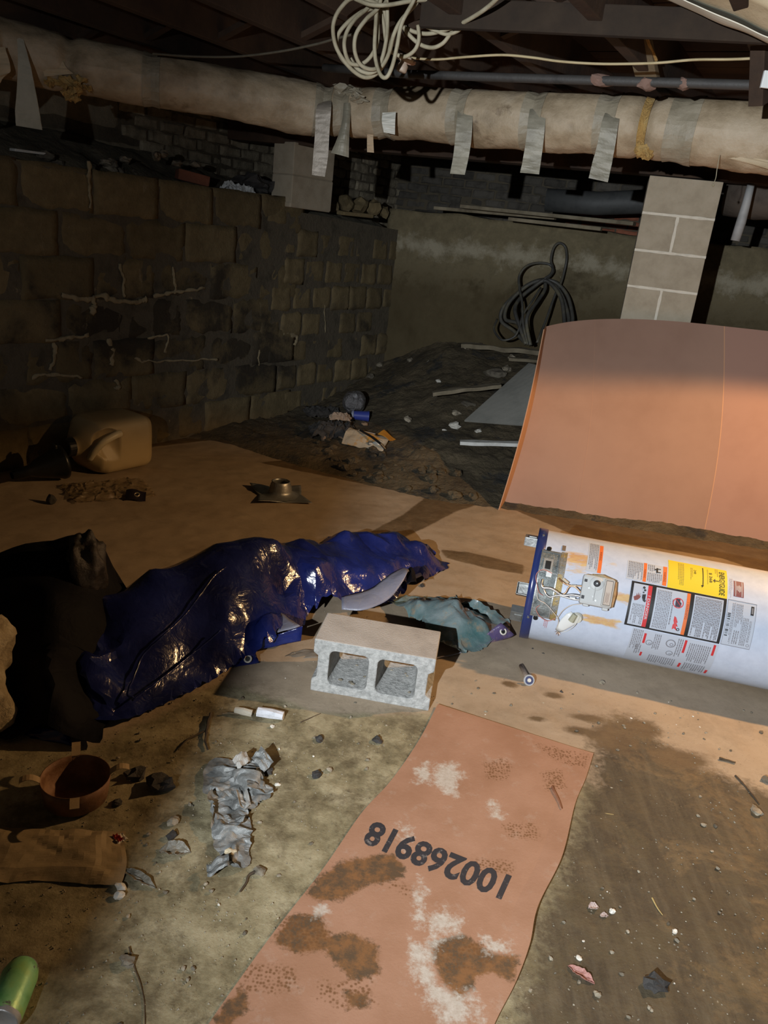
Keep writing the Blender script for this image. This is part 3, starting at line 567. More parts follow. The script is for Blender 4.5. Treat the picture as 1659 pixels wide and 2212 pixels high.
for k in range(7): on_valve('label_print', .030 + .002 * k, .018, .0007, .042 - .006 * (k % 3), .0113, plain('print_brown', (.22, .13, .10), .7), .0003, 0)
on_valve('valve_ridge', -.009, .012, .003, .048, .003, M['grey'], .006, .001)
on_valve('switch', -.045, -.030, .010, .010, .002, M['ink']); on_valve('switch', -.046, .030, .010, .012, .002, M['ink'])
for x, y in ((.0, .034), (-.03, -.006), (-.012, .022)): 
    b = MB(); b.lathe([(0, .002), (.004, .002), (.0045, 0)], VMx @ Matrix.Translation((x, y, VR1)), 12); b.obj('screw', M['steel'], gv)
for x, y in ((-.03, .054), (.038, .056)):
    b = MB(); b.box((x, y, VR1 - .02), (.02, .012, .02), VMx, .003); b.obj('valve_lug', M['grey'], gv)
b = MB(); b.tube([vm(.058, -.045, VR1 - .012), vm(.060, 0, VR1 - .014), vm(.058, .045, VR1 - .012)], [.006, .009, .006], 8); jitter(b, .003, 120, 2); b.obj('foam_seal', mat('foam_rust', (.25, .14, .06), (.4, .26, .13), 40, .95, .6, 90), gv)
b = MB(); b.tube([vm(-.03, -.052, VR1 - .012), vm(.01, -.056, VR1 - .008), vm(.045, -.050, VR1 - .012)], [.005, .007, .005], 8); jitter(b, .003, 120, 5); b.obj('foam_seal', M['rock'], gv)
# white ignitor housing, wires and tubes
b = MB()
pts = [(.172, 181, .026), (.160, 184, .027), (.146, 189, .024), (.132, 195, .018), (.122, 200, .011)]
b.tube([hc(t, a, HR + .006) for t, a, r in pts], [r * .98 for *_, r in pts], 20); 
b2 = MB(); N0 = Vector(hc(0, 183, 1) - Vector((0, 0, HR))).normalized()
b2.v = [tuple(Vector(p) - N0 * ((Vector(p) - hc(.15, 186, HR + .006)).dot(N0) * .72)) for p in b.v]; b2.f = b.f
dk = b2.obj('ignitor_housing', M['white'], heater, True)
b = MB(); b.tube([hc(.178, 181, HR + .010), hc(.178, 181, HR + .020)], [.021, .017], 20); b.obj('housing_cap', plain('cap_cream', (.55, .54, .46), .5), dk, False)
b = MB(); b.tube([hc(.170, 177, HR + .020), hc(.160, 184, HR + .021)], [.010, .012], 10); b.obj('connector', plain('olive_grey', (.36, .35, .25), .6), dk)
def wire(pts, r, mt, name='wire', parent=heater): b = MB(); b.tube(spline([hc(*p) for p in pts], 8), r, 7); return b.obj(name, mt, parent, True)
Wg = mat('steel_tube', (.28, .27, .26), (.42, .41, .40), 30, .35, .1, metal=.6); Wr = plain('pink_wire', (.50, .20, .17), .5); Ww = plain('pale_wire', (.58, .52, .46), .5)
wire([(.033, 152, HR + .012), (.032, 156, HR + .022), (.040, 159, HR + .024), (.07, 158.5, HR + .026), (.11, 162, HR + .026), (.15, 160, HR + .03), (.19, 160, HR + .035)], .0048, Wg, 'gas_tube')
wire([(.036, 157, HR + .014), (.05, 163, HR + .02), (.07, 166, HR + .022), (.10, 163, HR + .024), (.15, 163.5, HR + .03), (.19, 162.5, HR + .035)], .0036, Wg, 'gas_tube')
wire([(.09, 148, HR + .01), (.105, 151, HR + .02), (.125, 152.5, HR + .02), (.15, 152, HR + .025), (.18, 151, HR + .03)], .003, mat('copper', (.45, .24, .13), (.55, .32, .19), 20, .35, .1, metal=.7), 'pilot_tube')
wire([(.10, 162, HR + .022), (.12, 160, HR + .025), (.13, 154, HR + .025), (.15, 153, HR + .027), (.175, 157, HR + .03)], .0028, MATS['copper'], 'pilot_tube')
wire([(.062, 144.5, HR + .012), (.03, 143, HR + .016), (.012, 146, HR + .014), (.008, 151, HR + .012), (.018, 158, HR + .016), (.03, 164, HR + .018), (.045, 166, HR + .016)], .0014, Wr)
wire([(.02, 160, HR + .014), (.03, 170, HR + .018), (.06, 173, HR + .018), (.09, 179, HR + .016), (.115, 186, HR + .014), (.118, 194, HR + .012), (.125, 203, HR + .008)], .0016, Ww)
wire([(.04, 176, HR + .012), (.03, 180, HR + .016), (.05, 187, HR + .016), (.08, 190, HR + .014), (.105, 186, HR + .012)], .0014, Wr)
wire([(.11, 186, HR + .012), (.125, 176, HR + .016), (.15, 169.5, HR + .02), (.185, 166, HR + .03)], .0018, Ww)
wire([(.118, 203, HR + .006), (.15, 199, HR + .01), (.175, 188, HR + .022), (.185, 178, HR + .026)], .0014, M['white'])
b = MB()
for k in range(6): b.tube([hc(.123, 203, HR + .004), hc(.123 + .01 * math.cos(k), 204.5 + 3 * math.sin(k * 1.3), HR + .01)], .001, 5)
b.obj('wire_ends', MATS['copper'], heater)
b = MB(); b.tube([hc(.105, 148, HR + .016), hc(.125, 151, HR + .022)], .005, 8); b.obj('crimp', plain('crimp', (.55, .48, .36), .5), heater)
b = MB(); b.tube([hc(.135, 152.5, HR + .022), hc(.153, 152, HR + .026)], .0042, 8); b.obj('crimp', MATS['crimp'], heater)
b = MB(); b.tube([hc(.140, 163, HR + .03), hc(.158, 162.5, HR + .032)], .004, 8); b.obj('crimp', M['white'], heater)
# ---- labels: t along the tank, angle round it; the text reads down the tank side
LW = plain('label_white', (.47, .50, .54), .45); LT = plain('label_clear', (.46, .505, .58), .35); LY = plain('label_yellow', (.70, .55, .03), .5); LO = plain('label_orange', (.72, .16, .035), .5); LR = plain('label_red', (.55, .03, .035), .5); LM = plain('label_maroon', (.16, .05, .07), .5); LB = plain('label_black', (.012, .012, .013), .5); LG = plain('print_grey', (.20, .20, .22), .7)
def lab(t0, t1, a0, a1, mt, name='label', parent=heater, k=1): return cpatch(t0, t1, a0, a1, HR + .0006 * k, .0005, 2, max(2, int(abs(a1 - a0) / 3))).obj(name, mt, parent)
def prints(par, t0, t1, a0, a1, n, seed, mt=None, fill=.85, k=2.2, thick=.5):
    r = random.Random(seed); b = MB()
    for i in range(n):
        t = t0 + (t1 - t0) * (i + .5) / n; hh = (t1 - t0) / n * .5 * thick; a = a0; end = a0 + (a1 - a0) * (r.uniform(.55, 1) if r.random() < .35 else 1)
        while a < end - .4:
            l = min(r.uniform(.8, 3.2), end - a)
            b.grid(lambda u, v: hc(t - hh + 2 * hh * u, a + l * v, HR + .0006 * k), 1, 1); a += l + r.uniform(.35, .6)
    return b.obj('fine_print', mt or LG, par)
FONT = {}
def text_mesh(s, off=0.0):
    cu = bpy.data.curves.new('t', 'FONT'); cu.body = s; cu.resolution_u = 3; cu.offset = off; o = bpy.data.objects.new('t', cu); C.objects.link(o)
    bpy.context.view_layer.update(); dg = bpy.context.evaluated_depsgraph_get(); me = bpy.data.meshes.new_from_object(o.evaluated_get(dg)); bpy.data.objects.remove(o); bpy.data.curves.remove(cu); return me
def norm_text(s, off=0.0):
    me = text_mesh(s, off); co = np.array([v.co[:2] for v in me.vertices]); lo, hi = co.min(0), co.max(0); return me, (co - lo) / (hi - lo)
def ctext(s, t0, t1, a0, a1, mt, par, off=0.0, k=3, name='lettering'):
    me, uv = norm_text(s, off)
    for v, (x, y) in zip(me.vertices, uv): v.co = hc(t0 + (t1 - t0) * y, a0 + (a1 - a0) * x, HR + .0006 * k)
    me.materials.clear(); return link(name, me, mt, par)
# yellow energy label
yl = lab(.466, .670, 99.5, 135.2, LY, 'energy_label', k=1.5); 
ctext('ENERGYGUIDE', .642, .661, 104.5, 132.8, LB, yl, .012); ctext('$ 268', .607, .618, 108.5, 121, LB, yl, .01); ctext('248', .555, .563, 108.5, 114, LB, yl)
cpatch(.585, .588, 103, 126, HR + .0018, .0002, 1, 8).obj('scale_bar', LB, yl)
b = MB()
for (t, a) in ((.580, 126), (.590, 126), (.585, 128.5)): b.v.append(tuple(hc(t, a, HR + .002)))
b.f.append((0, 1, 2)); b.obj('arrow', LB, yl)
b = MB(); b.grid(lambda u, v: hc(.628 + .014 * u, 117.5 + .8 * v, HR + .0021), 1, 1); b.v += [tuple(hc(.628, 115.6, HR + .0021)), tuple(hc(.628, 120.3, HR + .0021)), tuple(hc(.620, 118, HR + .0021))]; b.f.append((4, 5, 6)); b.obj('arrow', LB, yl)
prints(yl, .50, .522, 102, 130, 4, 3, plain('print_olive', (.42, .33, .05), .7), k=3); prints(yl, .600, .606, 104, 124, 1, 9, MATS['print_olive'], k=3); prints(yl, .628, .640, 101, 112, 2, 4, MATS['print_olive'], k=3); prints(yl, .543, .552, 106, 122, 2, 5, MATS['print_olive'], k=3)
# upper left pair of warnings
wl2 = lab(.322, .463, 112, 134.2, LW, 'warning_label'); lab(.380, .391, 112, 134.2, LO, 'warning_bar', wl2, 2); lab(.448, .462, 112, 134.2, LO, 'warning_bar', wl2, 2)
ctext('WARNING', .382, .389, 120, 130, plain('print_dark_red', (.25, .05, .02), .6), wl2); ctext('WARNING', .451, .459, 119, 130, MATS['print_dark_red'], wl2)
prints(wl2, .326, .378, 113, 133, 9, 11); prints(wl2, .394, .446, 123, 133, 8, 12); prints(wl2, .394, .420, 113, 121, 4, 13)
b = MB(); b.box((0, 0, 0), (.001, .001, .001)); b = MB()
for (t0, t1, a0, a1) in ((.424, .430, 116, 122), (.430, .440, 116.5, 117.5), (.430, .440, 120.5, 121.5), (.418, .424, 117.5, 119)): b.grid(lambda u, v: hc(t0 + (t1 - t0) * u, a0 + (a1 - a0) * v, HR + .0018), 1, 2)
b.obj('pictogram', LB, wl2)
# single warning near the valve
w3 = lab(.179, .232, 94.3, 134.4, LW, 'warning_label'); lab(.219, .232, 97.0, 134.4, LO, 'warning_bar', w3, 2); ctext('WARNING', .222, .229, 108, 120, MATS['print_dark_red'], w3); prints(w3, .183, .217, 96, 132, 6, 14)
# black framed danger label
fr = lab(.344, .670, 135.3, 178.9, LB, 'danger_label', k=1.2)
for (t0, t1) in ((.353, .417), (.431, .549), (.562, .660)): lab(t0, t1, 137.2, 177.2, LT, 'danger_panel', fr, 2)
lab(.403, .417, 137.2, 177.2, LR, 'danger_bar', fr, 3); ctext('! DANGER', .4055, .4145, 147, 170, LW, fr, .01, 4)
lab(.537, .549, 137.2, 177.2, LO, 'warning_bar', fr, 3); ctext('! WARNING', .539, .547, 146, 162, MATS['print_dark_red'], fr, 0, 4)
prints(fr, .358, .400, 156.5, 176, 8, 21, k=3.4); prints(fr, .436, .486, 139, 176, 9, 22, k=3.4); prints(fr, .488, .496, 146, 170, 1, 23, k=3.4); prints(fr, .566, .656, 138.5, 176.5, 17, 24, k=3.4, thick=.7)
def cpoly(pts, k, mt, name, par): b = MB(); b.v = [tuple(hc(t, a, HR + .0006 * k)) for t, a in pts]; b.f = [tuple(range(len(pts)))]; return b.obj(name, mt, par)
def cring(tc, ac, r0, r1, k, mt, name, par, n=28):
    b = MB(); 
    for i in range(n + 1):
        c, s_ = math.cos(2 * math.pi * i / n), math.sin(2 * math.pi * i / n)
        for r in (r0, r1): b.v.append(tuple(hc(tc + r * c, ac + math.degrees(r * s_ / HR), HR + .0006 * k)))
    for i in range(n): b.f.append((2 * i, 2 * i + 1, 2 * i + 3, 2 * i + 2))
    return b.obj(name, mt, par)
cring(.510, 148.5, .0155, .0185, 5, LR, 'prohibition_ring', fr); cpoly([(.501, 144.5), (.516, 144.5), (.516, 147), (.521, 148), (.521, 151), (.516, 152.3), (.501, 152.3)], 4, plain('print_plum', (.05, .03, .05), .6), 'pictogram', fr)
b = MB(); b.grid(lambda u, v: hc(.4985 + .023 * v + .0028 * u, 145.2 + 6.4 * v, HR + .0031), 1, 6); b.obj('prohibition_bar', LR, fr)
cpoly([(.505, 161), (.512, 162), (.520, 166.5), (.516, 167), (.523, 170.5), (.516, 170.2), (.522, 174.5), (.512, 172.5), (.505, 174)], 4, LR, 'flame', fr); cring(.525, 173, .003, .0055, 5, LB, 'pictogram', fr, 16)
for dt, w_, h_ in ((.0, 8, .0),): 
    cpoly([(.357, 150.5), (.366, 149), (.366, 146.5), (.370, 149), (.372, 145.5), (.3745, 148.8), (.378, 145.8), (.378, 149.3), (.383, 147.8), (.379, 151), (.372, 153), (.362, 154)], 4, plain('print_hand', (.20, .05, .04), .6), 'hand_picture', fr)
for (tc, ac, r) in ((.389, 140.2, .0045), (.393, 142.6, .004), (.389, 145, .003)): cring(tc, ac, .0008, r, 4, LB, 'pictogram', fr, 14)
cpoly([(.386, 147), (.398, 146.2), (.398, 151.5), (.402, 152.4), (.398, 154), (.391, 153), (.386, 150)], 4, LB, 'pictogram', fr)
# lower instruction sheet
lo = lab(.376, .672, 180.2, 226, LT, 'instruction_label', k=.9); 
for (t0, t1, a0, a1) in ((.420, .428, 183.5, 195), (.559, .567, 182, 197), (.655, .663, 180.8, 193), (.425, .432, 208, 215), (.565, .573, 213, 222), (.660, .668, 216, 224)): lab(t0, t1, a0, a1, LR, 'instruction_bar', lo, 2)
for i, (t0, t1, a0, a1, n) in enumerate(((.380, .416, 181, 205, 6), (.400, .422, 198, 212, 3), (.455, .480, 182, 200, 4), (.455, .55, 209, 224, 13), (.535, .556, 182, 205, 3), (.575, .65, 184, 207, 11), (.580, .655, 210, 225, 10))): prints(lo, t0, t1, a0, a1, n, 40 + i)
for tc, ac, r in ((.443, 193, .012), (.515, 189, .017), (.52, 201, .012)): cring(tc, ac, r * .8, r, 3, LG, 'pictogram', lo); cring(tc + .003, ac + 1, r * .25, r * .38, 3, LG, 'pictogram', lo, 12)
# right data plate and maroon sticker
rp = lab(.674, .770, 135, 178.6, LT, 'data_plate', k=.8)
for (t0, t1, a0, a1) in ((.674, .6752, 135, 178.6), (.769, .770, 135, 178.6), (.674, .77, 135, 135.5), (.674, .77, 178.1, 178.6), (.728, .7288, 148, 170), (.7, .7008, 137, 177)): lab(t0, t1, a0, a1, LG, 'plate_line', rp, 2)
lab(.752, .762, 138, 146.5, LB, 'plate_logo', rp, 2); lab(.7545, .7595, 139.3, 145.2, plain('logo_grey', (.2, .2, .21), .5), 'plate_logo_strip', rp, 3)
r5 = random.Random(5); a = 148.0
while a < 169: w_ = r5.choice((.25, .5, .9)); lab(.678, .688, a, a + w_, LB, 'barcode_bar', rp, 2); a += w_ + r5.choice((.3, .6, 1.2))
for i, (t0, t1, a0, a1, n) in enumerate(((.690, .699, 138, 176, 2), (.703, .727, 138, 160, 5), (.730, .750, 150, 176, 4), (.705, .725, 163, 176, 3), (.752, .760, 152, 172, 2))): prints(rp, t0, t1, a0, a1, n, 60 + i)
cring(.760, 175, .004, .0055, 2, LG, 'plate_mark', rp, 16)
mr = lab(.691, .725, 112.9, 131, LM, 'maroon_sticker')
for t0, t1, a0, a1 in ((.697, .699, 113.5, 130.5), (.718, .720, 113.5, 130.5)): lab(t0, t1, a0, a1, LW, 'sticker_line', mr, 2)
for k, (a0, a1) in enumerate(((119, 124), (118.5, 125), (118, 126), (119, 125))): lab(.7015 + k * .004, .7035 + k * .004, a0, a1, LW, 'sticker_print', mr, 2)
prints(heater, .676, .688, 111, 133, 3, 71, plain('print_pale', (.45, .40, .40), .7)); prints(heater, .066, .082, 192, 202, 3, 72, plain('print_rose', (.45, .22, .24), .7))

# ------------------------------------------------------------------ cinder block
def cinder():
    t = thing('cinder_block', 'grey two core concrete block lying with its hollow cores facing forward', 'concrete block', (-.176, 2.231, 0), -.11)
    Lx, D, H = .397, .194, .194
    # built as a profile in x-z extruded along y, with two tapering cores and grooved ends
    out = [(0, 0), (Lx, 0), (Lx, .045), (Lx - .018, .056), (Lx - .018, .135), (Lx, .146), (Lx, H), (0, H), (0, .146), (.016, .135), (.016, .056), (0, .045)]
    def core(cx, w_, h0, h1, r=.02, n=5):
        x0, x1 = cx - w_ / 2, cx + w_ / 2; p = []
        for (xx, zz, a0) in ((x1 - r, h0 + r, -90), (x1 - r, h1 - r, 0), (x0 + r, h1 - r, 90), (x0 + r, h0 + r, 180)):
            for k in range(n + 1): a = R_(a0 + 90 * k / n); p.append((xx + r * math.cos(a), zz + r * math.sin(a)))
        return p
    bm = bmesh.new()
    cs = [(.119, .130, .034, .160), (.278, .130, .034, .160)]
    rings = []
    for y, g in ((0, 0), (D, .010)):
        loops = [[bm.verts.new((x, y, z)) for x, z in out]]
        for (cx, w_, h0, h1) in cs: loops.append([bm.verts.new((x, y, z)) for x, z in core(cx, w_ - 2 * g, h0 + g, h1 - g)])
        es = [bm.edges.new((L[i], L[(i + 1) % len(L)])) for L in loops for i in range(len(L))]
        bmesh.ops.triangle_fill(bm, use_beauty=True, edges=es); rings.append(loops)
    for A_, B_ in zip(*rings):
        for i in range(len(A_)): bm.faces.new((A_[i], A_[(i + 1) % len(A_)], B_[(i + 1) % len(B_)], B_[i]))
    bmesh.ops.recalc_face_normals(bm, faces=bm.faces)
    me = bpy.data.meshes.new('block_body'); bm.to_mesh(me); bm.free(); me.materials.append(M['concrete']); me.materials.append(M['facecrete'])
    for p in me.polygons:
        if abs(p.normal.z) > .9 and (p.center.z > .19): p.material_index = 1
    o = link('block_body', me, None, t); 
    bv = o.modifiers.new('b', 'BEVEL'); bv.width = .004; bv.segments = 2; bv.limit_method = 'ANGLE'
    r = random.Random(3)
    for k in range(9):
        i = r.randint(0, 1); b = blob((cs[i][0] + r.uniform(-.05, .05), r.uniform(.01, .15), .040 + .01 * 0), (r.uniform(.004, .009), r.uniform(.003, .007), .004), .3, k, 1); b.obj('crumb', M['stone'], t)
cinder()

# ------------------------------------------------------------------ leaning brown board
def leaning():
    t = thing('leaning_board', 'large bowed brown sheet of flooring board leaning against the block pier', 'board', (.68, 4.43, 0))
    Lw = Vector((0.702,4.423,0)) if False else Vector((.70, 4.43, 0))
    B0, B1 = Vector((.705, 4.425, .0)), Vector((1.853, 4.283, .0)); T0, Tm, T1 = Vector((.822, 4.72, 1.022)), Vector((1.245, 4.80, 1.105)), Vector((1.822, 4.66, 1.142))
    def P(u, v):
        bt = B0.lerp(B1, u) + Vector((0, -.02 * math.sin(math.pi * u), 0)); tp = T0 * (1 - u) * (1 - 2 * u) + Tm * 4 * u * (1 - u) + T1 * u * (2 * u - 1)
        p = bt.lerp(tp, v) + Vector((.02, -.05, 0)) * math.sin(math.pi * v); return p - t.location
    b = MB(); b.grid(P, 28, 24, .006); b.obj('main_sheet', M['panel'], t, False)
    F0, F1 = Vector((.662, 4.30, 0)), Vector((.792, 4.60, 1.015))
    def Q(u, v):
        e = F0.lerp(F1, v) + Vector((.01, -.05, 0)) * math.sin(math.pi * v) - t.location; return e.lerp(P(0, v), u)
    b = MB(); b.grid(Q, 3, 24, .005); b.obj('folded_edge', M['panel_fold'], t)
    S0, S1 = Vector((2.62, 4.14, 0)), Vector((2.50, 4.46, 1.16))
    def S(u, v): e = S0.lerp(S1, v) + Vector((0, -.05, 0)) * math.sin(math.pi * v) - t.location; return P(1, v).lerp(e, u) + Vector((.0, -.0, 0))
    b = MB(); b.grid(S, 10, 24, .006); b.obj('side_sheet', mat('side_board', (.31, .17, .122), (.345, .195, .142), 3, .72, .1, 200, bd=.002), t)
    b = MB(); b.grid(lambda u, v: P(1 - .004 * u, v) + Vector((0, -.0008, 0)), 1, 20); b.obj('crease', M['panel_fold'], t)
    b = MB(); b.grid(lambda u, v: P(.36 + .004 * u, v) + Vector((0, -.0008, 0)), 1, 20); b.obj('crease', mat('crease_faint', (.31, .172, .112), (.35, .198, .13), 3, .7, .1), t)
leaning()

# ------------------------------------------------------------------ brown sheet on the floor with a stencilled number
def sheet_material():
    t = NT('sheet_board'); a = t.new('ShaderNodeVertexColor', layer_name='stain'); sp = t.new('ShaderNodeSeparateColor'); t.L(a.outputs[0], sp.inputs[0])
    n1 = t.noise(7, 6, .6); n2 = t.noise(28, 8, .7); n3 = t.noise(90, 6, .7); n4 = t.noise(240, 3, .6)
    col = t.ramp(n1, [(.35, (.335, .18, .108)), (.65, (.395, .222, .142))])
    col = t.mix(t.ramp(t.noise(16, 9, .75), [(.56, 0.0), (.74, .50)]), col, (.47, .375, .30))
    col = t.mix(t.ramp(n3, [(.62, 0.0), (.74, .5)]), col, (.30, .14, .07))
    def e(ch, lo, hi, amt, am2=.5): v = t.math('ADD', ch, t.math('MULTIPLY', t.math('SUBTRACT', n2, .5), amt)); v = t.math('ADD', v, t.math('MULTIPLY', t.math('SUBTRACT', n3, .5), am2)); return t.ramp(v, [(lo, 0.0), (hi, 1.0)])
    gate = lambda ch: t.ramp(ch, [(.02, 0.0), (.12, 1.0)])
    wet = t.mix(t.ramp(n2, [(.42, 0.0), (.58, 1.0)]), (.21, .10, .038), (.085, .058, .033))
    f = t.math('MULTIPLY', e(sp.outputs[0], .42, .56, .5, .5), gate(sp.outputs[0])); col = t.mix(t.math('MULTIPLY', f, .92), col, wet)
    vo = t.new('ShaderNodeTexVoronoi'); vo.inputs['Scale'].default_value = 120; vo.inputs['Randomness'].default_value = .7; t.L(t.pos(), vo.inputs['Vector'])
    tr = t.ramp(t.math('ADD', vo.outputs['Distance'], t.math('MULTIPLY', t.math('SUBTRACT', n2, .5), .7)), [(.22, 1.0), (.55, 0.0)]); f = t.math('MULTIPLY', t.math('MULTIPLY', e(sp.outputs[2], .40, .58, .6, .6), gate(sp.outputs[2])), tr); col = t.mix(t.math('MULTIPLY', f, .85), col, (.16, .075, .03))
    f = t.math('MULTIPLY', e(sp.outputs[1], .42, .78, 1.5, .7), gate(sp.outputs[1])); col = t.mix(t.math('MULTIPLY', f, .85), col, t.ramp(n3, [(.3, (.42, .37, .30)), (.7, (.58, .54, .47))]))
    t.bump(t.math('ADD', n3, t.math('MULTIPLY', n4, .5)), .25, .003)
    rg = t.ramp(f, [(0, .55), (1, .85)]); return t.done(col, rg, 0, .35)
Lc = spline([Vector((*p, 0)) for p in ((0.249,2.219), (0.187,2.021), (0.107,1.819), (0.032,1.672), (-0.045,1.473), (-0.126,1.29), (-0.18,1.16), (-0.217,1.065), (-0.253,0.958))], 12)
Rc = spline([Vector((*p, 0)) for p in ((0.729,2.05), (0.676,1.917), (0.622,1.798), (0.549,1.592), (0.463,1.424), (0.429,1.317), (0.387,1.221), (0.337,1.131), (0.283,1.018))], 12)
def floor_sheet():
    me_o = thing('floor_board_sheet', 'brown board sheet with a stencilled number lying flat on the near floor', 'board', (.4, 1.7, 0))
    def at(C_, v): k = v * (len(C_) - 1); i = min(int(k), len(C_) - 2); return C_[i].lerp(C_[i + 1], k - i)
    L0 = me_o.location
    def fn(u, v):
        p = at(Lc, v).lerp(at(Rc, v), u); z = .010 + .004 * noise.noise(Vector((p.x * 3, p.y * 3, 1))) + .006 * max(0, u - .9) / .1 * (1 - abs(2 * v - .9))
        return Vector((p.x, p.y, z)) - L0
    b = MB(); b.grid(fn, 90, 170, .004, (0, 0, 1)); me = b.mesh('sheet'); co = np.array([v.co for v in me.vertices]) + np.array(L0); X, Y = co[:, 0], co[:, 1]
    sm = lambda d, w_: np.clip(.5 + d / w_, 0, 1); un = lambda ps: np.maximum.reduce([sm(polysd(X, Y, p), .075) for p in ps])
    wet = un([[(-0.052,1.443), (-0.002,1.497), (0.064,1.526), (0.121,1.54), (0.15,1.502), (0.143,1.472), (0.059,1.432), (0.008,1.384), (-0.044,1.37), (-0.078,1.385)],
              [(-0.101,1.324), (-0.039,1.332), (-0.011,1.282), (0.036,1.3), (0.094,1.272), (0.1,1.206), (0.045,1.183), (0.014,1.211), (-0.019,1.246), (-0.076,1.229), (-0.13,1.254)],
              [(0.205,1.293), (0.283,1.327), (0.342,1.287), (0.397,1.283), (0.383,1.22), (0.337,1.236), (0.306,1.221), (0.264,1.154), (0.228,1.211)],
              [(-0.217,1.065), (-0.175,1.14), (-0.149,1.103), (-0.183,1.052)], [(0.033,1.156), (0.08,1.161), (0.077,1.131), (0.041,1.117)]])
    white = un([[(0.206,1.366), (0.244,1.391), (0.285,1.358), (0.283,1.333), (0.22,1.313), (0.184,1.332)], [(0.163,1.447), (0.179,1.47), (0.196,1.445), (0.192,1.377), (0.211,1.361), (0.184,1.332), (0.174,1.362)], [(0.159,1.292), (0.231,1.308), (0.209,1.247), (0.227,1.201), (0.285,1.187), (0.309,1.128), (0.234,1.119), (0.184,1.174), (0.164,1.247)],
                [(0.227,1.901), (0.283,1.932), (0.314,1.875), (0.289,1.773), (0.257,1.786), (0.219,1.838)], [(-0.058,1.355), (-0.027,1.366), (-0.022,1.341), (-0.05,1.331)], [(0.324,1.327), (0.386,1.323), (0.387,1.288), (0.331,1.286)], [(0.13,1.666), (0.161,1.654), (0.168,1.581), (0.144,1.562)], [(0.385,1.77), (0.417,1.766), (0.405,1.71), (0.38,1.715)], [(0.166,1.869), (0.207,1.918), (0.232,1.82), (0.179,1.811)]])
    tread = un([[(-0.13,1.314), (-0.04,1.339), (-0.002,1.271), (-0.066,1.228), (-0.124,1.249)], [(-0.02,1.169), (0.083,1.193), (0.095,1.143), (0.032,1.116), (-0.017,1.139)], [(0.38,1.938), (0.438,1.97), (0.463,1.942), (0.435,1.875), (0.38,1.866)], [(0.408,1.685), (0.492,1.707), (0.502,1.649), (0.423,1.645)], [(0.319,1.557), (0.418,1.557), (0.42,1.52), (0.339,1.515)], [(0.543,2.068), (0.712,2.042), (0.686,1.971), (0.602,1.989)], [(0.55,1.926), (0.609,1.947), (0.608,1.865), (0.551,1.845)], [(0.101,1.48), (0.179,1.435), (0.168,1.407), (0.091,1.45)], [(0.21,1.287), (0.345,1.329), (0.349,1.26), (0.238,1.223)], [(-0.186,1.191), (-0.072,1.2), (-0.064,1.143), (-0.173,1.13)]])
    paint(me, 'stain', np.stack([wet, white, tread], -1)); link('sheet', me, sheet_material(), me_o)
    # stencilled number: base line far from the viewer, so it reads upside down from here
    me, uv = norm_text('100268918', .032)
    ink = NT('stencil_ink'); col = ink.mix(ink.ramp(ink.noise(60, 8, .7), [(.58, 0.0), (.72, .8)]), (.030, .030, .036), (.30, .27, .25)); ink.done(col, .6)
    q00, q10, q01, q11 = (Vector(p) for p in ((0.413,1.513), (0.065,1.652), (0.377,1.432), (0.037,1.564)))
    for v, (x, y) in zip(me.vertices, uv):
        p = q00 * (1 - x) * (1 - y) + q10 * x * (1 - y) + q01 * (1 - x) * y + q11 * x * y; bow = .012 * math.sin(math.pi * x)
        z = .0108 + .004 * noise.noise(Vector((p.x * 3, p.y * 3, 1))); v.co = Vector((p.x, p.y, z)) - L0
    me.materials.clear(); link('stencilled_number', me, ink.m, me_o)
floor_sheet()

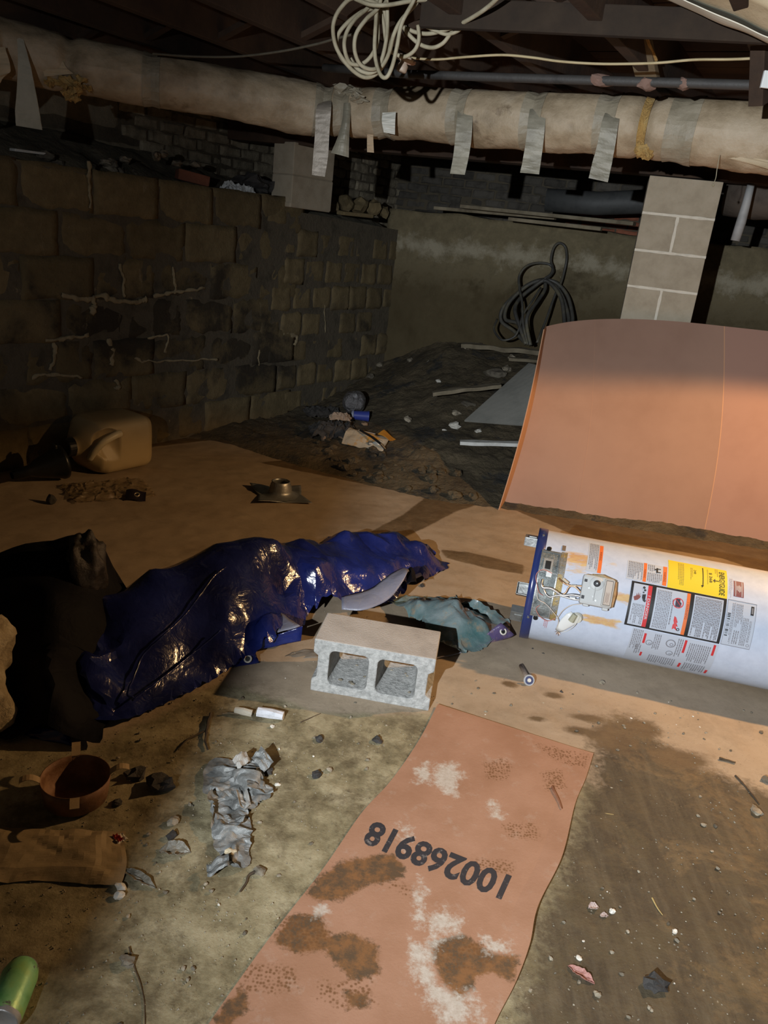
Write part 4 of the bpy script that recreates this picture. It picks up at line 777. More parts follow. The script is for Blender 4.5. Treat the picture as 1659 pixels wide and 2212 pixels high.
# ------------------------------------------------------------------ insulated duct with hanging tape
DP = [(-2.175,3.75,2.01), (-2.029,3.85,2.019), (-1.915,3.95,2.026), (-1.576,4.05,2), (-1.172,4.15,1.992), (-0.707,4.3,1.977), (-0.433,4.33,1.974), (-0.063,4.22,1.99), (0.47,4,1.988), (0.948,3.8,1.99), (1.392,3.6,1.97), (1.748,3.4,1.946), (2.069,3.2,1.923)]
DS = spline(DP, 14); DL = [0.0]
for a_, b_ in zip(DS, DS[1:]): DL.append(DL[-1] + (b_ - a_).length)
def duct():
    t = thing('insulated_duct', 'long beige wrapped duct hanging under the joists across the whole space', 'duct', tuple(DS[60]))
    n = len(DS); tot = DL[-1]; nu, nv = 420, 48
    DLa = np.array(DL); XS = np.array([p[:] for p in DS])
    sx = lambda px: np.interp(px, [-160, -60, 20, 200, 400, 620, 740, 900, 1150, 1400, 1659, 1900, 2150], [DL[min(k * 14, n - 1)] for k in range(13)])
    rad = lambda s: np.interp(s, [0, sx(20), sx(200), sx(400), sx(620), sx(740), sx(900), sx(1150), sx(1400), sx(1659), tot], [.135, .125, .115, .110, .117, .112, .116, .120, .126, .134, .14])
    bands = [(sx(px), .03, k) for px, k in ((150, .018), (328, .010), (705, .016), (745, .02), (838, .012), (1003, .012), (1160, .014), (1318, .014), (1398, .022), (1470, .008))]
    def pt(u, v):
        s = u * tot; c = Vector([np.interp(s, DLa, XS[:, k]) for k in range(3)]); c2 = Vector([np.interp(min(s + .02, tot), DLa, XS[:, k]) for k in range(3)]); c1 = Vector([np.interp(max(s - .02, 0), DLa, XS[:, k]) for k in range(3)])
        T = (c2 - c1).normalized(); S = T.cross(Vector((0, 0, 1))).normalized(); W_ = S.cross(T); a = 2 * math.pi * v
        r = rad(s); 
        for bs, bw, bk in bands: r -= bk * math.exp(-((s - bs) / bw) ** 2)
        x, y = math.cos(a), math.sin(a)
        q = Vector((s * 5, x * 1.2, y * 1.2)); r += .008 * noise.noise(q) + .0045 * noise.noise(q * 3.1) + .003 * abs(noise.noise(Vector((s * 26 + y * 3, x * 2, y * 2))))
        if y < -.5: r += .012 * max(0, noise.noise(Vector((s * 3.3, 7, 1)))) * (-y - .5) * 2
        return c + S * (x * r) + W_ * (y * r) - t.location
    b = MB(); b.grid(pt, nu, nv); b.obj('wrap', M['wrap'], t, True)
    def band(px, w_, name, mt, lift=.004):
        s0 = sx(px); 
        def f(u, v):
            p = pt((s0 + (u - .5) * w_) / tot, v); c = Vector([np.interp(s0 + (u - .5) * w_, DLa, XS[:, k]) for k in range(3)]) - t.location; d = (p - c).normalized(); return p + d * (lift + .0015 * noise.noise(Vector((u * 3, v * 30, px))))
        b = MB(); b.grid(f, 4, 44, .001); return b.obj(name, mt, t)
    bt = mat('band_tape', (.20, .17, .115), (.30, .255, .18), 8, .5, .6, 24, c3=(.36, .31, .23), bd=.008)
    for px, w_ in ((328, .075), (700, .10), (745, .09), (838, .085), (1003, .09), (1160, .095), (1318, .09), (1480, .12)): band(px, w_, 'tape_band', bt)
    band(1398, .035, 'wool_gap', M['wool'], .010)
    def strip(pts, name, mt, seed, thick=.0012, curl=.0):
        # rows of (left px, right px) world points, top to bottom
        L = spline([a for a, _ in pts], 6); R = spline([c for _, c in pts], 6); n_ = len(L) - 1
        def f(u, v):
            k = v * n_; i = min(int(k), n_ - 1); l = L[i].lerp(L[i + 1], k - i); r = R[i].lerp(R[i + 1], k - i); p = l.lerp(r, u)
            fold = .004 * noise.noise(Vector((v * 9, u * 1.2, seed))) + .0025 * abs(noise.noise(Vector((v * 24, u, seed * 2.1)))) 
            return p + Vector((0, -.006 + fold + curl * (u - .5) ** 2, 0)) - t.location
        b = MB(); b.grid(f, 6, 40, thick, (0, -1, 0)); return b.obj(name, mt, t)
    strip([((-0.539,4.26,2.005), (-0.484,4.25,2.018)), ((-0.546,4.185,1.958), (-0.473,4.18,1.973)), ((-0.542,4.175,1.858), (-0.472,4.17,1.867)), ((-0.542,4.17,1.755), (-0.469,4.165,1.76)), ((-0.541,4.16,1.664), (-0.476,4.155,1.662))], 'hanging_tape', mat('tape_dull', (.26, .225, .175), (.36, .31, .25), 8, .45, .5, 22, metal=.15, bd=.008), 1)
    strip([((-0.421,4.22,2.004), (-0.384,4.21,2.006)), ((-0.418,4.175,1.918), (-0.378,4.17,1.921)), ((-0.433,4.165,1.842), (-0.375,4.16,1.851)), ((-0.458,4.16,1.773), (-0.368,4.15,1.761))], 'hanging_tape', M['tape'], 2, curl=.06)
    strip([((-0.222,4.095,1.964), (-0.159,4.085,1.973)), ((-0.22,4.08,1.925), (-0.157,4.07,1.932)), ((-0.206,4.08,1.881), (-0.152,4.07,1.875))], 'tape_patch', plain('tape_white', (.60, .58, .50), .45), 3)
    strip([((-0.285,4.1,1.866), (-0.256,4.1,1.867)), ((-0.281,4.1,1.823), (-0.25,4.1,1.826)), ((-0.277,4.1,1.789), (-0.244,4.1,1.79))], 'paper_tab', mat('paper_tab', (.36, .25, .15), (.45, .33, .21), 8, .8, .2), 4)
    strip([((0.125,4.06,2.038), (0.197,4.045,2.043)), ((0.126,4.005,1.967), (0.197,3.99,1.97)), ((0.129,3.99,1.878), (0.203,3.975,1.883)), ((0.13,3.985,1.804), (0.201,3.97,1.806)), ((0.125,3.97,1.728), (0.193,3.955,1.729))], 'hanging_tape', M['tape'], 5)
    strip([((0.444,3.94,2.054), (0.512,3.925,2.059)), ((0.435,3.87,1.98), (0.509,3.855,1.982)), ((0.438,3.86,1.894), (0.514,3.845,1.896)), ((0.437,3.855,1.811), (0.516,3.84,1.813)), ((0.433,3.85,1.757), (0.516,3.83,1.757))], 'hanging_tape', M['tape'], 6)
    strip([((0.758,3.8,2.048), (0.82,3.785,2.056)), ((0.732,3.735,1.984), (0.8,3.72,1.985)), ((0.728,3.725,1.892), (0.801,3.71,1.891)), ((0.72,3.72,1.818), (0.8,3.705,1.814)), ((0.715,3.715,1.756), (0.797,3.7,1.747))], 'hanging_tape', M['tape'], 7)
    cl = mat('cloth_flap', (.38, .34, .25), (.50, .45, .35), 8, .8, .5, 30, bd=.008)
    strip([((-1.831,3.86,2.067), (-1.803,3.86,2.059)), ((-1.813,3.82,1.972), (-1.756,3.81,1.958)), ((-1.818,3.81,1.862), (-1.731,3.8,1.851)), ((-1.831,3.81,1.768), (-1.718,3.8,1.771)), ((-1.83,3.81,1.709), (-1.709,3.8,1.703))], 'cloth_flap', cl, 8, .004, .0)
    strip([((-2.008,3.73,1.971), (-1.857,3.8,2.014)), ((-2.009,3.72,1.881), (-1.833,3.79,1.929)), ((-2.027,3.74,1.784), (-1.863,3.79,1.897)), ((-2.039,3.75,1.702), (-1.899,3.79,1.85))], 'torn_facing', M['paper'], 9, .003)
    strip([((-1.766,3.92,2.032), (-1.674,3.94,2.049)), ((-1.747,3.9,1.975), (-1.647,3.92,1.985)), ((-1.737,3.91,1.93), (-1.614,3.93,1.957))], 'torn_facing', M['paper'], 11, .003)
    for k, (p, r) in enumerate((((-1.62,3.93,1.908), .035), ((-1.658,3.93,1.919), .03), ((-1.598,3.95,1.94), .03), ((-1.642,3.93,1.872), .025), ((-1.725,3.93,1.918), .022), ((-1.617,3.93,1.859), .018), ((-1.564,3.95,1.909), .016))):
        b = blob(p, (r, r * .7, r * .8), 1.1, k, 3); jitter(b, .012, 60, k); b.v = [tuple(Vector(q) - t.location) for q in b.v]; b.obj('wool_tuft', M['wool'], t)
    for k, (p, r) in enumerate((((0.917,3.72,1.893), .02), ((0.941,3.72,1.881), .022), ((0.968,3.72,1.906), .016))):
        b = blob(p, (r * 1.2, r * .7, r), 1.0, k + 9, 3); jitter(b, .01, 70, k); b.v = [tuple(Vector(q) - t.location) for q in b.v]; b.obj('wool_tuft', M['wool'], t)
    strip([((1.19,3.6,1.904), (1.374,3.5,1.88)), ((1.206,3.59,1.887), (1.375,3.49,1.859)), ((1.318,3.53,1.861), (1.412,3.47,1.837))], 'torn_facing', M['paper'], 12, .003)
    for k, (p, r) in enumerate((((-0.498,4.28,2.039), .03), ((-0.425,4.28,2.067), .04), ((-0.365,4.25,2.058), .03), ((-0.346,4.18,2.026), .025))):
        b = blob(p, (r * 1.5, r * .8, r * .6), .9, k + 19, 3); jitter(b, .012, 45, k); b.v = [tuple(Vector(q) - t.location) for q in b.v]; b.obj('tape_wad', bt, t)
duct()
b = MB(); b.tube(spline([(1.196,3.55,1.886), (1.197,3.55,1.841), (1.201,3.55,1.797), (1.196,3.55,1.777), (1.192,3.55,1.77)], 5), .0016, 5); s_o = b.obj('dangling_string', M['rope']); tag(s_o, 'thin string dangling from the duct in front of the block pier', 'string')
b = blob((1.198,3.55,1.77), (.006, .005, .007), .3, 2, 1); b.obj('knot', M['rope'], s_o)
# insulation batt at the top right corner
def batt():
    t = thing('insulation_batt', 'paper faced insulation batt sagging between the joists at the top right', 'insulation', (0.834,2.75,2.179))
    A0, A1, B0, B1 = Vector((0.541,2.95,2.274)), Vector((1.08,2.75,2.1)), Vector((0.651,2.55,2.203)), Vector((0.997,2.45,2.083))
    def f(u, v):
        p = A0.lerp(A1, u).lerp(B0.lerp(B1, u), v); return p + Vector((0, 0, -.03 * math.sin(math.pi * v) + .012 * noise.noise(p * 7))) - t.location
    b = MB(); b.grid(f, 40, 20, .05, (0, 0, -1)); b.obj('facing', M['paper'], t, True)
    def g(u, v): p = f(u, .42 + .20 * v); return p + Vector((0, -.01, -.008))
    b = MB(); b.grid(g, 40, 4, .003, (0, 0, -1)); b.obj('pale_strip', plain('strip_pale', (.60, .55, .44), .7), t)
    def h(u, v): p = f(u, .64 + .06 * v); return p + Vector((0, -.01, -.006))
    b = MB(); b.grid(h, 40, 2, .003, (0, 0, -1)); b.obj('dark_gap', plain('gap_dark', (.05, .05, .035), .9), t)
batt()
# hanging coil of white cable
def vp(pts, Y): return pts
rc = thing('cable_coil', 'loose coil of white cable hanging from the ceiling joists', 'cable', (-0.22,3.08,2.172))
def px_loop(pts, r, name, mt, parent, n=8):
    b = MB(); b.tube([p - parent.location for p in spline(pts, n)], r, 8); return b.obj(name, mt, parent, True)
for k, pts in enumerate(([(-0.19,3.08,2.222), (-0.197,3.04,2.16), (-0.288,3,2.16), (-0.332,2.98,2.12), (-0.352,2.98,2.072), (-0.345,3,2.023), (-0.319,3.01,1.984), (-0.28,3.03,1.952), (-0.238,3.05,1.938), (-0.202,3.07,1.955), (-0.177,3.08,1.994), (-0.17,3.08,2.045), (-0.18,3.07,2.109), (-0.198,3.06,2.16), (-0.213,3.06,2.215)],
    [(-0.232,3.1,2.223), (-0.224,3.08,2.162), (-0.267,3.05,2.132), (-0.309,3.03,2.093), (-0.338,3.03,2.055), (-0.341,3.04,2.02), (-0.318,3.05,1.983), (-0.277,3.07,1.963), (-0.223,3.09,1.964), (-0.188,3.1,1.989), (-0.176,3.1,2.035), (-0.19,3.1,2.101), (-0.209,3.1,2.163), (-0.222,3.1,2.224)],
    [(-0.238,3.06,2.212), (-0.242,3.06,2.158), (-0.284,3.02,2.104), (-0.309,3,2.054), (-0.311,3,2.01), (-0.29,3.02,1.972), (-0.25,3.03,1.975), (-0.219,3.04,2.008), (-0.205,3.04,2.056), (-0.216,3.05,2.131), (-0.228,3.05,2.211)],
    [(-0.203,3,2.2), (-0.21,3.02,2.146), (-0.245,3,2.103), (-0.273,2.98,2.053), (-0.275,2.98,2.007), (-0.257,3,1.971), (-0.226,3.02,1.96), (-0.196,3.04,1.971), (-0.182,3.05,2.013), (-0.176,3.05,2.08), (-0.184,3.05,2.156), (-0.197,3.05,2.214)],
    [(-0.082,2.96,2.202), (-0.096,2.96,2.157), (-0.125,2.95,2.091), (-0.133,2.95,2.024), (-0.142,2.96,1.97), (-0.157,2.97,1.935), (-0.177,2.98,1.937), (-0.197,2.99,1.97), (-0.21,3,2.02), (-0.215,3.02,2.097), (-0.221,3.04,2.209)],
    [(-0.061,3,2.214), (-0.085,3,2.165), (-0.131,3,2.109), (-0.151,3,2.062), (-0.16,3.02,2.018), (-0.181,3.04,1.978), (-0.22,3.05,1.953), (-0.263,3.05,1.96), (-0.293,3.04,1.989)],
    [(-0.132,3.05,2.112), (-0.1,3.06,2.082), (-0.059,3.06,2.058), (-0.017,3.05,2.051), (0.016,3.04,2.065), (0.037,3.03,2.092), (0.045,3.03,2.104)],
    [(-0.126,3.07,2.109), (-0.086,3.07,2.096), (-0.041,3.06,2.092), (0.002,3.04,2.099), (0.06,2.98,2.111), (0.113,2.9,2.127), (0.152,2.83,2.145), (0.193,2.75,2.176)],
    [(-0.162,3.06,2.031), (-0.138,3.06,2.02), (-0.106,3.06,2.017), (-0.076,3.05,2.038), (-0.066,3.04,2.07), (-0.074,3.04,2.11)],
    [(-0.05,3.05,2.112), (-0.014,3.04,2.1), (0.027,3.03,2.091), (0.063,3.02,2.103), (0.07,3.02,2.118)],
    [(-0.292,3,2.157), (-0.235,2.98,2.14), (-0.174,2.97,2.143), (-0.1,2.98,2.164), (-0.041,3,2.177), (0.014,3.02,2.179)])):
    px_loop(pts, .0068 if k != 9 else .006, 'loop', M['rope'], rc)
# old wire and porcelain knob, steel pipe
b = MB(); b.tube(spline([(-0.102,3.38,2.074), (-0.065,3.36,2.07), (0.005,3.34,2.071), (0.115,3.3,2.083), (0.238,3.26,2.094), (0.343,3.22,2.089), (0.44,3.19,2.081), (0.565,3.15,2.079), (0.684,3.11,2.084), (0.771,3.08,2.091), (0.867,3.04,2.102), (0.976,3,2.107), (1.084,2.95,2.114), (1.258,2.9,2.133)], 6), .0042, 6)
tag(b.obj('old_wire', mat('old_wire', (.34, .27, .14), (.46, .37, .21), 20, .8, .2)), 'thin tan wire strung tight under the joists above the duct', 'wire')
b = MB(); b.tube(spline([(-1.264,3.95,2.077), (-1.063,3.9,2.077), (-0.856,3.8,2.079), (-0.651,3.65,2.089), (-0.48,3.5,2.103), (-0.391,3.4,2.111), (-0.286,3.3,2.122)], 6), .0045, 6)
tag(b.obj('old_wire', mat('dull_wire', (.09, .075, .05), (.13, .11, .075), 20, .8, .2)), 'dull brown wire running left behind the white cable coil', 'wire')
kn = thing('porcelain_knob', 'porcelain wire knob under the joist beside the white cable coil', 'insulator', (-0.118,3.3,2.038))
Mk = Matrix.Rotation(R_(14), 4, 'Y')
b = MB(); b.lathe([(0, -.030), (.017, -.030), (.020, -.026), (.020, -.006), (.014, .0), (.014, .004), (.034, .008), (.037, .014), (.034, .022), (.02, .026), (0, .027)], Mk, 20); b.obj('knob_body', M['porcelain'], kn, True)
b = blob((.028, -.004, .004), (.018, .014, .008), .3, 3, 2); b.obj('wire_wrap', mat('pink_wrap', (.42, .25, .19), (.5, .32, .25), 30, .6, .2), kn)
b = MB(); b.tube([(-0.494,3.95,2.1), (-0.114,3.75,2.079), (0.297,3.52,2.069), (0.785,3.28,2.065), (1.135,3.05,2.053), (1.409,2.85,2.04)], .0165, 14)
gp = b.obj('steel_pipe', M['pipe'], None, True); tag(gp, 'long grey steel pipe running above the duct', 'pipe')
for k, p in enumerate(((0.631,3.36,2.067), (0.783,3.28,2.058), (0.897,3.21,2.06))):
    b = blob(p, (.045 - .01 * k, .022, .022), .4, k, 2); b.obj('pipe_fitting', mat('rust_fitting', (.12, .07, .05), (.2, .12, .09), 20, .85, .5, 60), gp)
# white pipe offcut hanging behind the right end
b = MB(); b.tube([(1.863,4.9,1.912), (1.863,4.9,1.813), (1.867,4.92,1.713), (1.859,4.92,1.61)], [.021, .024, .028, .026], 12); tag(b.obj('pvc_pipe', mat('pvc_dusty', (.30, .30, .29), (.40, .40, .39), 12, .6, .2), None, True), 'dusty white pipe stub hanging at the right behind the block pier', 'pipe')
b = MB(); b.tube([(1.908,5.3,1.898), (2.044,5.2,1.881), (2.383,5,1.922)], .13, 24); jitter(b, .02, 6, 3); tag(b.obj('old_duct', mat('old_duct', (.06, .045, .035), (.11, .085, .065), 8, .8, .4, 40), None, True), 'old brown wrapped duct at the far right beyond the block pier', 'duct')
b = MB(); b.tube([(0.978,6.6,1.8), (1.353,6.5,1.81), (1.66,6.35,1.851), (2.046,6.2,1.906)], .085, 20); tag(b.obj('drain_pipe', mat('drain_iron', (.045, .047, .047), (.07, .072, .07), 12, .6, .2), None, True), 'fat black drain pipe lying on the ledge behind the back wall', 'pipe')
for k, (p0, p1, w_) in enumerate((((0.338,6.55,1.682), (1.523,5.95,1.675), .10), ((0.131,6.85,1.655), (1.043,6.42,1.671), .07), ((0.673,6.22,1.625), (1.288,5.88,1.619), .05))):
    P0, P1 = Vector(p0), Vector(p1); d_ = P1 - P0; b = MB(); b.box((0, 0, 0), (w_, .025, d_.length), Matrix.Translation((P0 + P1) / 2) @ d_.to_track_quat('Z', 'Y').to_matrix().to_4x4(), .004); jitter(b, .006, 4, k)
    o = b.obj('loose_plank', M['board_old']); tag(o, ['longest of the loose planks lying on top of the back wall', 'middle length plank lying on top of the back wall nearest the corner', 'shortest plank on the back wall edge, lowest of the three'][k], 'plank', 'planks on the back ledge')
# black hose coil propped on the back wall
hz = thing('hose_coil', 'tangled coil of black hose standing against the back wall', 'hose', (1.002,6.25,0.747))
for k, pts in enumerate(([(0.922,6.1,0.757), (0.837,6.2,0.823), (0.74,6.28,0.878), (0.739,6.32,0.973), (0.821,6.36,1.078), (0.917,6.38,1.171), (1.025,6.38,1.218), (1.13,6.36,1.203), (1.213,6.3,1.126), (1.254,6.22,1.019), (1.261,6.15,0.929), (1.218,6.1,0.809)],
    [(0.943,6.05,0.76), (0.857,6.15,0.884), (0.765,6.24,0.899), (0.769,6.3,0.999), (0.85,6.34,1.11), (0.948,6.36,1.19), (1.045,6.36,1.211), (1.142,6.32,1.158), (1.205,6.24,1.053), (1.232,6.14,0.927), (1.18,6.08,0.807)],
    [(0.922,6.04,0.752), (0.862,6.12,0.874), (0.818,6.2,0.986), (0.86,6.3,1.066), (0.945,6.34,1.149), (1.029,6.35,1.213), (1.108,6.3,1.17), (1.168,6.22,1.079), (1.199,6.1,0.914)],
    [(0.935,6.03,0.751), (0.885,6.1,0.893), (0.866,6.2,1.036), (0.84,6.3,1.14), (0.833,6.36,1.226), (0.874,6.38,1.298), (0.957,6.4,1.334), (1.051,6.4,1.334), (1.088,6.38,1.294), (1.061,6.36,1.244), (1.013,6.34,1.212)],
    [(1.025,6.34,1.227), (1.071,6.36,1.266), (1.08,6.38,1.314), (1.063,6.42,1.366), (1.073,6.45,1.455), (1.111,6.46,1.497), (1.163,6.46,1.472), (1.182,6.42,1.386), (1.176,6.4,1.282), (1.158,6.36,1.206), (1.119,6.3,1.108), (1.069,6.2,0.937), (1.004,6.05,0.773)],
    [(0.707,6.3,0.886), (0.683,6.2,0.817), (0.744,6.1,0.758), (0.828,6.08,0.791), (0.861,6.1,0.862), (0.88,6.15,0.956), (0.943,6.22,1.06), (1.005,6.32,1.157)],
    [(0.951,6,0.753), (0.91,6.06,0.879), (0.908,6.1,0.964), (0.976,6.2,1.059), (1.031,6.28,1.142), (1.035,6.32,1.195)])):
    px_loop(pts, [.0145, .0145, .015, .010, .010, .0085, .0145][k], 'loop', M['cable'], hz)

# ------------------------------------------------------------------ things on the ledge of the left wall
def on_ledge(s, z, off): p = LA + WD * s - WN * off; return Vector((p.x, p.y, z))
def put(name, mb, mt, label, cat, loc, rz=0, group=None, parent=None, smooth=False):
    o = mb.obj(name, mt, parent, smooth); o.location = loc; o.rotation_euler = (0, 0, rz)
    if label: tag(o, label, cat, group)
    return o
s_, z_ = (1.452,1.625); b = MB(); b.box((0, 0, 0), (.20, .095, .06), Matrix.Rotation(.5, 4, 'Z') @ Matrix.Rotation(.12, 4, 'Y'), .008); jitter(b, .004, 20, 1); put('red_brick', b, M['brick_red'], 'loose red brick on the earth ledge of the left wall', 'brick', on_ledge(s_, z_, .18))
s_, z_ = (1.822,1.592); b = MB(); b.grid(lambda u, v: ((u - .5) * .22, (v - .5) * .12, .03 * noise.noise(Vector((u * 5, v * 5, 3))) + .04 * math.sin(math.pi * v) + .02 * noise.noise(Vector((u * 13, v * 13, 1)))), 16, 12, .002); put('crumpled_paper', b, M['white'], 'crumpled white paper beside the short pier on the left ledge', 'paper', on_ledge(s_, z_ - .01, .16), .9)
s_, z_ = (2.049,1.624); b = blob((0, 0, 0), (.13, .09, .07), .8, 4, 3); jitter(b, .01, 30, 1); put('dark_rag', b, M['soot'], 'black rag heap on the left ledge beside the short pier', 'rag', on_ledge(s_, z_ + .01, .25))
s_, z_ = (0.325,1.627); b = MB(); b.box((0, 0, 0), (.17, .05, .012), None, .003); jitter(b, .006, 20, 2); put('white_scrap', b, M['whitetrim'], 'flat white scrap at the left end of the ledge', 'scrap', on_ledge(s_, z_, .14), 1.0)
rnd = random.Random(12)
for k, (px_) in enumerate(((0.428,1.623), (0.5,1.596), (0.862,1.638), (0.862,1.601), (0.975,1.667), (1.138,1.713), (1.205,1.732), (0.825,1.638), (0.917,1.598), (1.04,1.592), (1.293,1.691), (1.453,1.704))):
    b = blob((0, 0, 0), (rnd.uniform(.03, .06), rnd.uniform(.025, .04), rnd.uniform(.018, .03)), .5, k + 30, 2); put('ledge_stone', b, M['stone'], ('first', 'second', 'third', 'fourth', 'fifth', 'sixth', 'seventh', 'eighth', 'ninth', 'tenth', 'eleventh', 'twelfth')[(0, 1, 3, 4, 5, 7, 8, 2, 6, 9, 10, 11)[k]] + ' grey rubble stone from the left along the earth ledge', 'stone', on_ledge(px_[0], px_[1] + .0, .14 + .02 * (k % 5)), k, 'rubble stones on the left ledge')
# rubble at the corner end of the wall
for k, (p, r) in enumerate((((-0.576,6.55,1.611), (.07, .07, .06)), ((-0.473,6.65,1.605), (.065, .07, .065)), ((-0.367,6.75,1.602), (.06, .06, .065)), ((-0.279,6.85,1.582), (.04, .05, .045)), ((-0.657,6.45,1.573), (.05, .05, .045)))):
    b = blob((0, 0, 0), r, .45, k + 50, 2); put('corner_rubble', b, M['block'], ['rounded rubble stone at the wall corner, first right of the short pier', 'rubble stone second right of the short pier', 'tall rubble stone, third from the short pier', 'smallest rubble stone nearest the back wall corner', 'low rubble stone tucked against the short pier'][k], 'stone', Vector(p))
b = MB(); b.box((0, 0, 0), (.30, .09, .03), None, .01); jitter(b, .008, 14, 3); put('flat_stone', b, M['block'], 'flat slab of stone lying on the left wall near the corner', 'stone', Vector((-0.474,6.35,1.533)), .75)

# ------------------------------------------------------------------ earth bank: planks, grey board, white strip, clods
def plank(p0, p1, w_, th_, name, mt, label, cat='plank', seed=0, wob=.008):
    P0, P1 = Vector(p0), Vector(p1); d_ = P1 - P0; L_ = d_.length; b = MB()
    b.grid(lambda u, v: ((u - .5) * L_, (v - .5) * w_ * (1 - .25 * max(0, .12 - u) / .12 * (.5 + noise.noise(Vector((v * 9, seed, 1))))), .003 * noise.noise(Vector((u * 4, v * 8, seed)))), 24, 6, th_, (0, 0, 1)); jitter(b, wob, 7, seed)
    o = b.obj(name, mt); q = d_.to_track_quat('X', 'Z'); o.rotation_mode = 'QUATERNION'; o.rotation_quaternion = q; o.location = (P0 + P1) / 2; return tag(o, label, cat)
plank((0.457,6.15,0.695), (1.251,6,0.725), .10, .03, 'weathered_plank', M['board_old'], 'weathered plank at the top of the earth bank under the hose coil', seed=1, wob=.014)
plank((0.801,5.95,0.653), (1.345,5.9,0.682), .06, .02, 'weathered_plank', M['board_old'], 'short thin plank just below the hose coil by the board edge', seed=2)
plank((0.24,5.45,0.425), (0.709,5.48,0.533), .085, .025, 'weathered_plank', M['board_old'], 'grey plank halfway down the earth bank left of the grey board', seed=3, wob=.01)
plank((0.441,4.98,0.215), (1.021,4.95,0.276), .065, .022, 'white_strip', M['whitetrim'], 'white painted wood strip low on the earth bank beside the brown board', 'wood strip', seed=4, wob=.003)
gb = MB(); G0, G1, G2, G3 = (Vector(p) for p in ((0.468,5.2,0.304), (0.982,5,0.367), (1.034,5.3,0.691), (0.899,5.62,0.675)))
gb.grid(lambda u, v: G0.lerp(G1, u).lerp(G3.lerp(G2, u), v), 8, 8, .012); tag(gb.obj('grey_board', M['greyboard']), 'flat grey board with a pointed corner lying on the bank behind the brown board', 'board')
rnd = random.Random(8)
for k, (p, r) in enumerate((((0.418,5.313,0.225), .035), ((0.582,5.257,0.222), .022), ((0.43,5.5,0.273), .03), ((0.515,5.611,0.31), .045), ((0.303,6.053,0.391), .02), ((0.348,5.237,0.203), .018), ((0.74,6.122,0.477), .06), ((0.834,6.213,0.516), .04), ((0.221,6.469,0.46), .025), ((0.613,6.632,0.606), .05), ((0.536,6.585,0.581), .04), ((0.07,6.667,0.431), .025), ((-0.245,6.592,0.27), .03), ((-0.309,6.693,0.256), .022), ((-0.184,6.836,0.335), .03), ((0.091,5.48,0.194), .03), ((0.883,6.411,0.582), .035))):
    b = blob((0, 0, r * .3), (r * rnd.uniform(1, 1.5), r, r * .7), .5, k + 70, 2); o = put('bank_stone', b, M['palestone'] if k in (0, 1, 4, 5) else M['stone'], {0: 'largest pale stone on the bank just above the left end of the white strip', 1: 'pale stone between the grey board and the white strip', 4: 'small pale chip standing on the bank above the grey plank', 5: 'small pale chip just left of the white strip'}.get(k, 'earth covered stone lying loose on the bank'), 'stone', Vector(p), k, 'pale stones on the bank' if k in (0, 1, 4, 5) else 'earth covered stones on the bank')
for k in range(46):
    px_, py_ = 0, 0; x = rnd.uniform(-.5, .52); y = edge_y(x) + rnd.uniform(-.02, .55); r = rnd.uniform(.012, .035)
    b = blob((0, 0, r * .25), (r * 1.2, r, r * .75), .7, k + 100, 2); put('dirt_clod', b, M['bank'], 'crumbly dark clod of earth at the foot of the bank', 'clod', Vector((x, float(y), ground(x, y) + .01)), k, 'earth clods at the foot of the bank')

# ------------------------------------------------------------------ litter heap at the foot of the corner
fo = Vector((-0.317,5.761,0.135)); b = blob((0, 0, .085), .088, .10, 3, 4); jitter(b, .006, 40, 1)
foil = mat('dirty_foil_ball', (.10, .09, .09), (.25, .24, .24), 16, .25, .9, 40, metal=.6, bd=.02, spot=((.70, .70, .72), 11, .60)); put('foil_ball', b, foil, 'crumpled dark foil ball on the litter heap by the corner', 'foil ball', fo)
cup = thing('blue_cup', 'small blue plastic cup lying on its side in front of the foil ball', 'cup', Vector((-0.249,5.589,0.129)) + Vector((0, 0, .035)), .12)
Mc = Matrix.Rotation(R_(90), 4, 'Y'); b = MB(); b.lathe([(0, -.062), (.030, -.062), (.031, -.06), (.037, .05), (.040, .055), (.040, .06), (.036, .06), (.034, .05), (.029, -.055), (0, -.055)], Mc, 24); b.obj('cup_body', plain('cup_blue', (.035, .055, .28), .4), cup, True)
b = MB(); b.lathe([(.041, -.066), (.033, -.066), (.033, -.06), (.041, -.054)], Mc, 24); b.obj('cup_rim', plain('cup_rim', (.30, .32, .42), .4), cup)
def crumple(name, w_, h_, hgt, mt, label, cat, loc, rz, seed, n=26, tk=.002, sc_=6, parent=None):
    b = MB()
    def f(u, v):
        e = min(u, 1 - u, v, 1 - v); q = Vector(((u - .5) * sc_, (v - .5) * sc_ * h_ / w_, seed * 3.7)); a = noise.noise_vector(q)
        z = hgt * (min(1, e * 5) * (.45 + .55 * abs(noise.noise(q * .8))) + .55 * abs(noise.noise(q * 1.9)) + .25 * abs(noise.noise(q * 4.1)))
        return ((u - .5) * w_ + a.x * w_ * .08, (v - .5) * h_ + a.y * h_ * .08, z + .002)
    b.grid(f, n, n, tk, (0, 0, 1)); return put(name, b, mt, label, cat, loc, rz, None, parent)
crumple('black_bag', .34, .26, .09, M['soot'], 'crumpled black bag in the litter heap left of the blue cup', 'bag', Vector((-0.407,5.316,0.068)), .2, 3)
crumple('dark_sack', .30, .22, .06, M['soot'], 'flat dark sack behind the black bag at the litter heap', 'bag', Vector((-0.536,5.815,0.086)), .4, 8)
crumple('tan_wrapper', .15, .10, .05, mat('tan_wrapper', (.22, .15, .10), (.33, .24, .17), 10, .7, .3), 'small tan wrapper lying on the black bag', 'wrapper', Vector((-0.381,5.313,0.072)) + Vector((.0, .05, .10)), .1, 5, 14)
pk = thing('feed_package', 'torn orange and white package with dark folded edge in the litter heap', 'package', Vector((-0.159,5.117,0.083)), -.35)
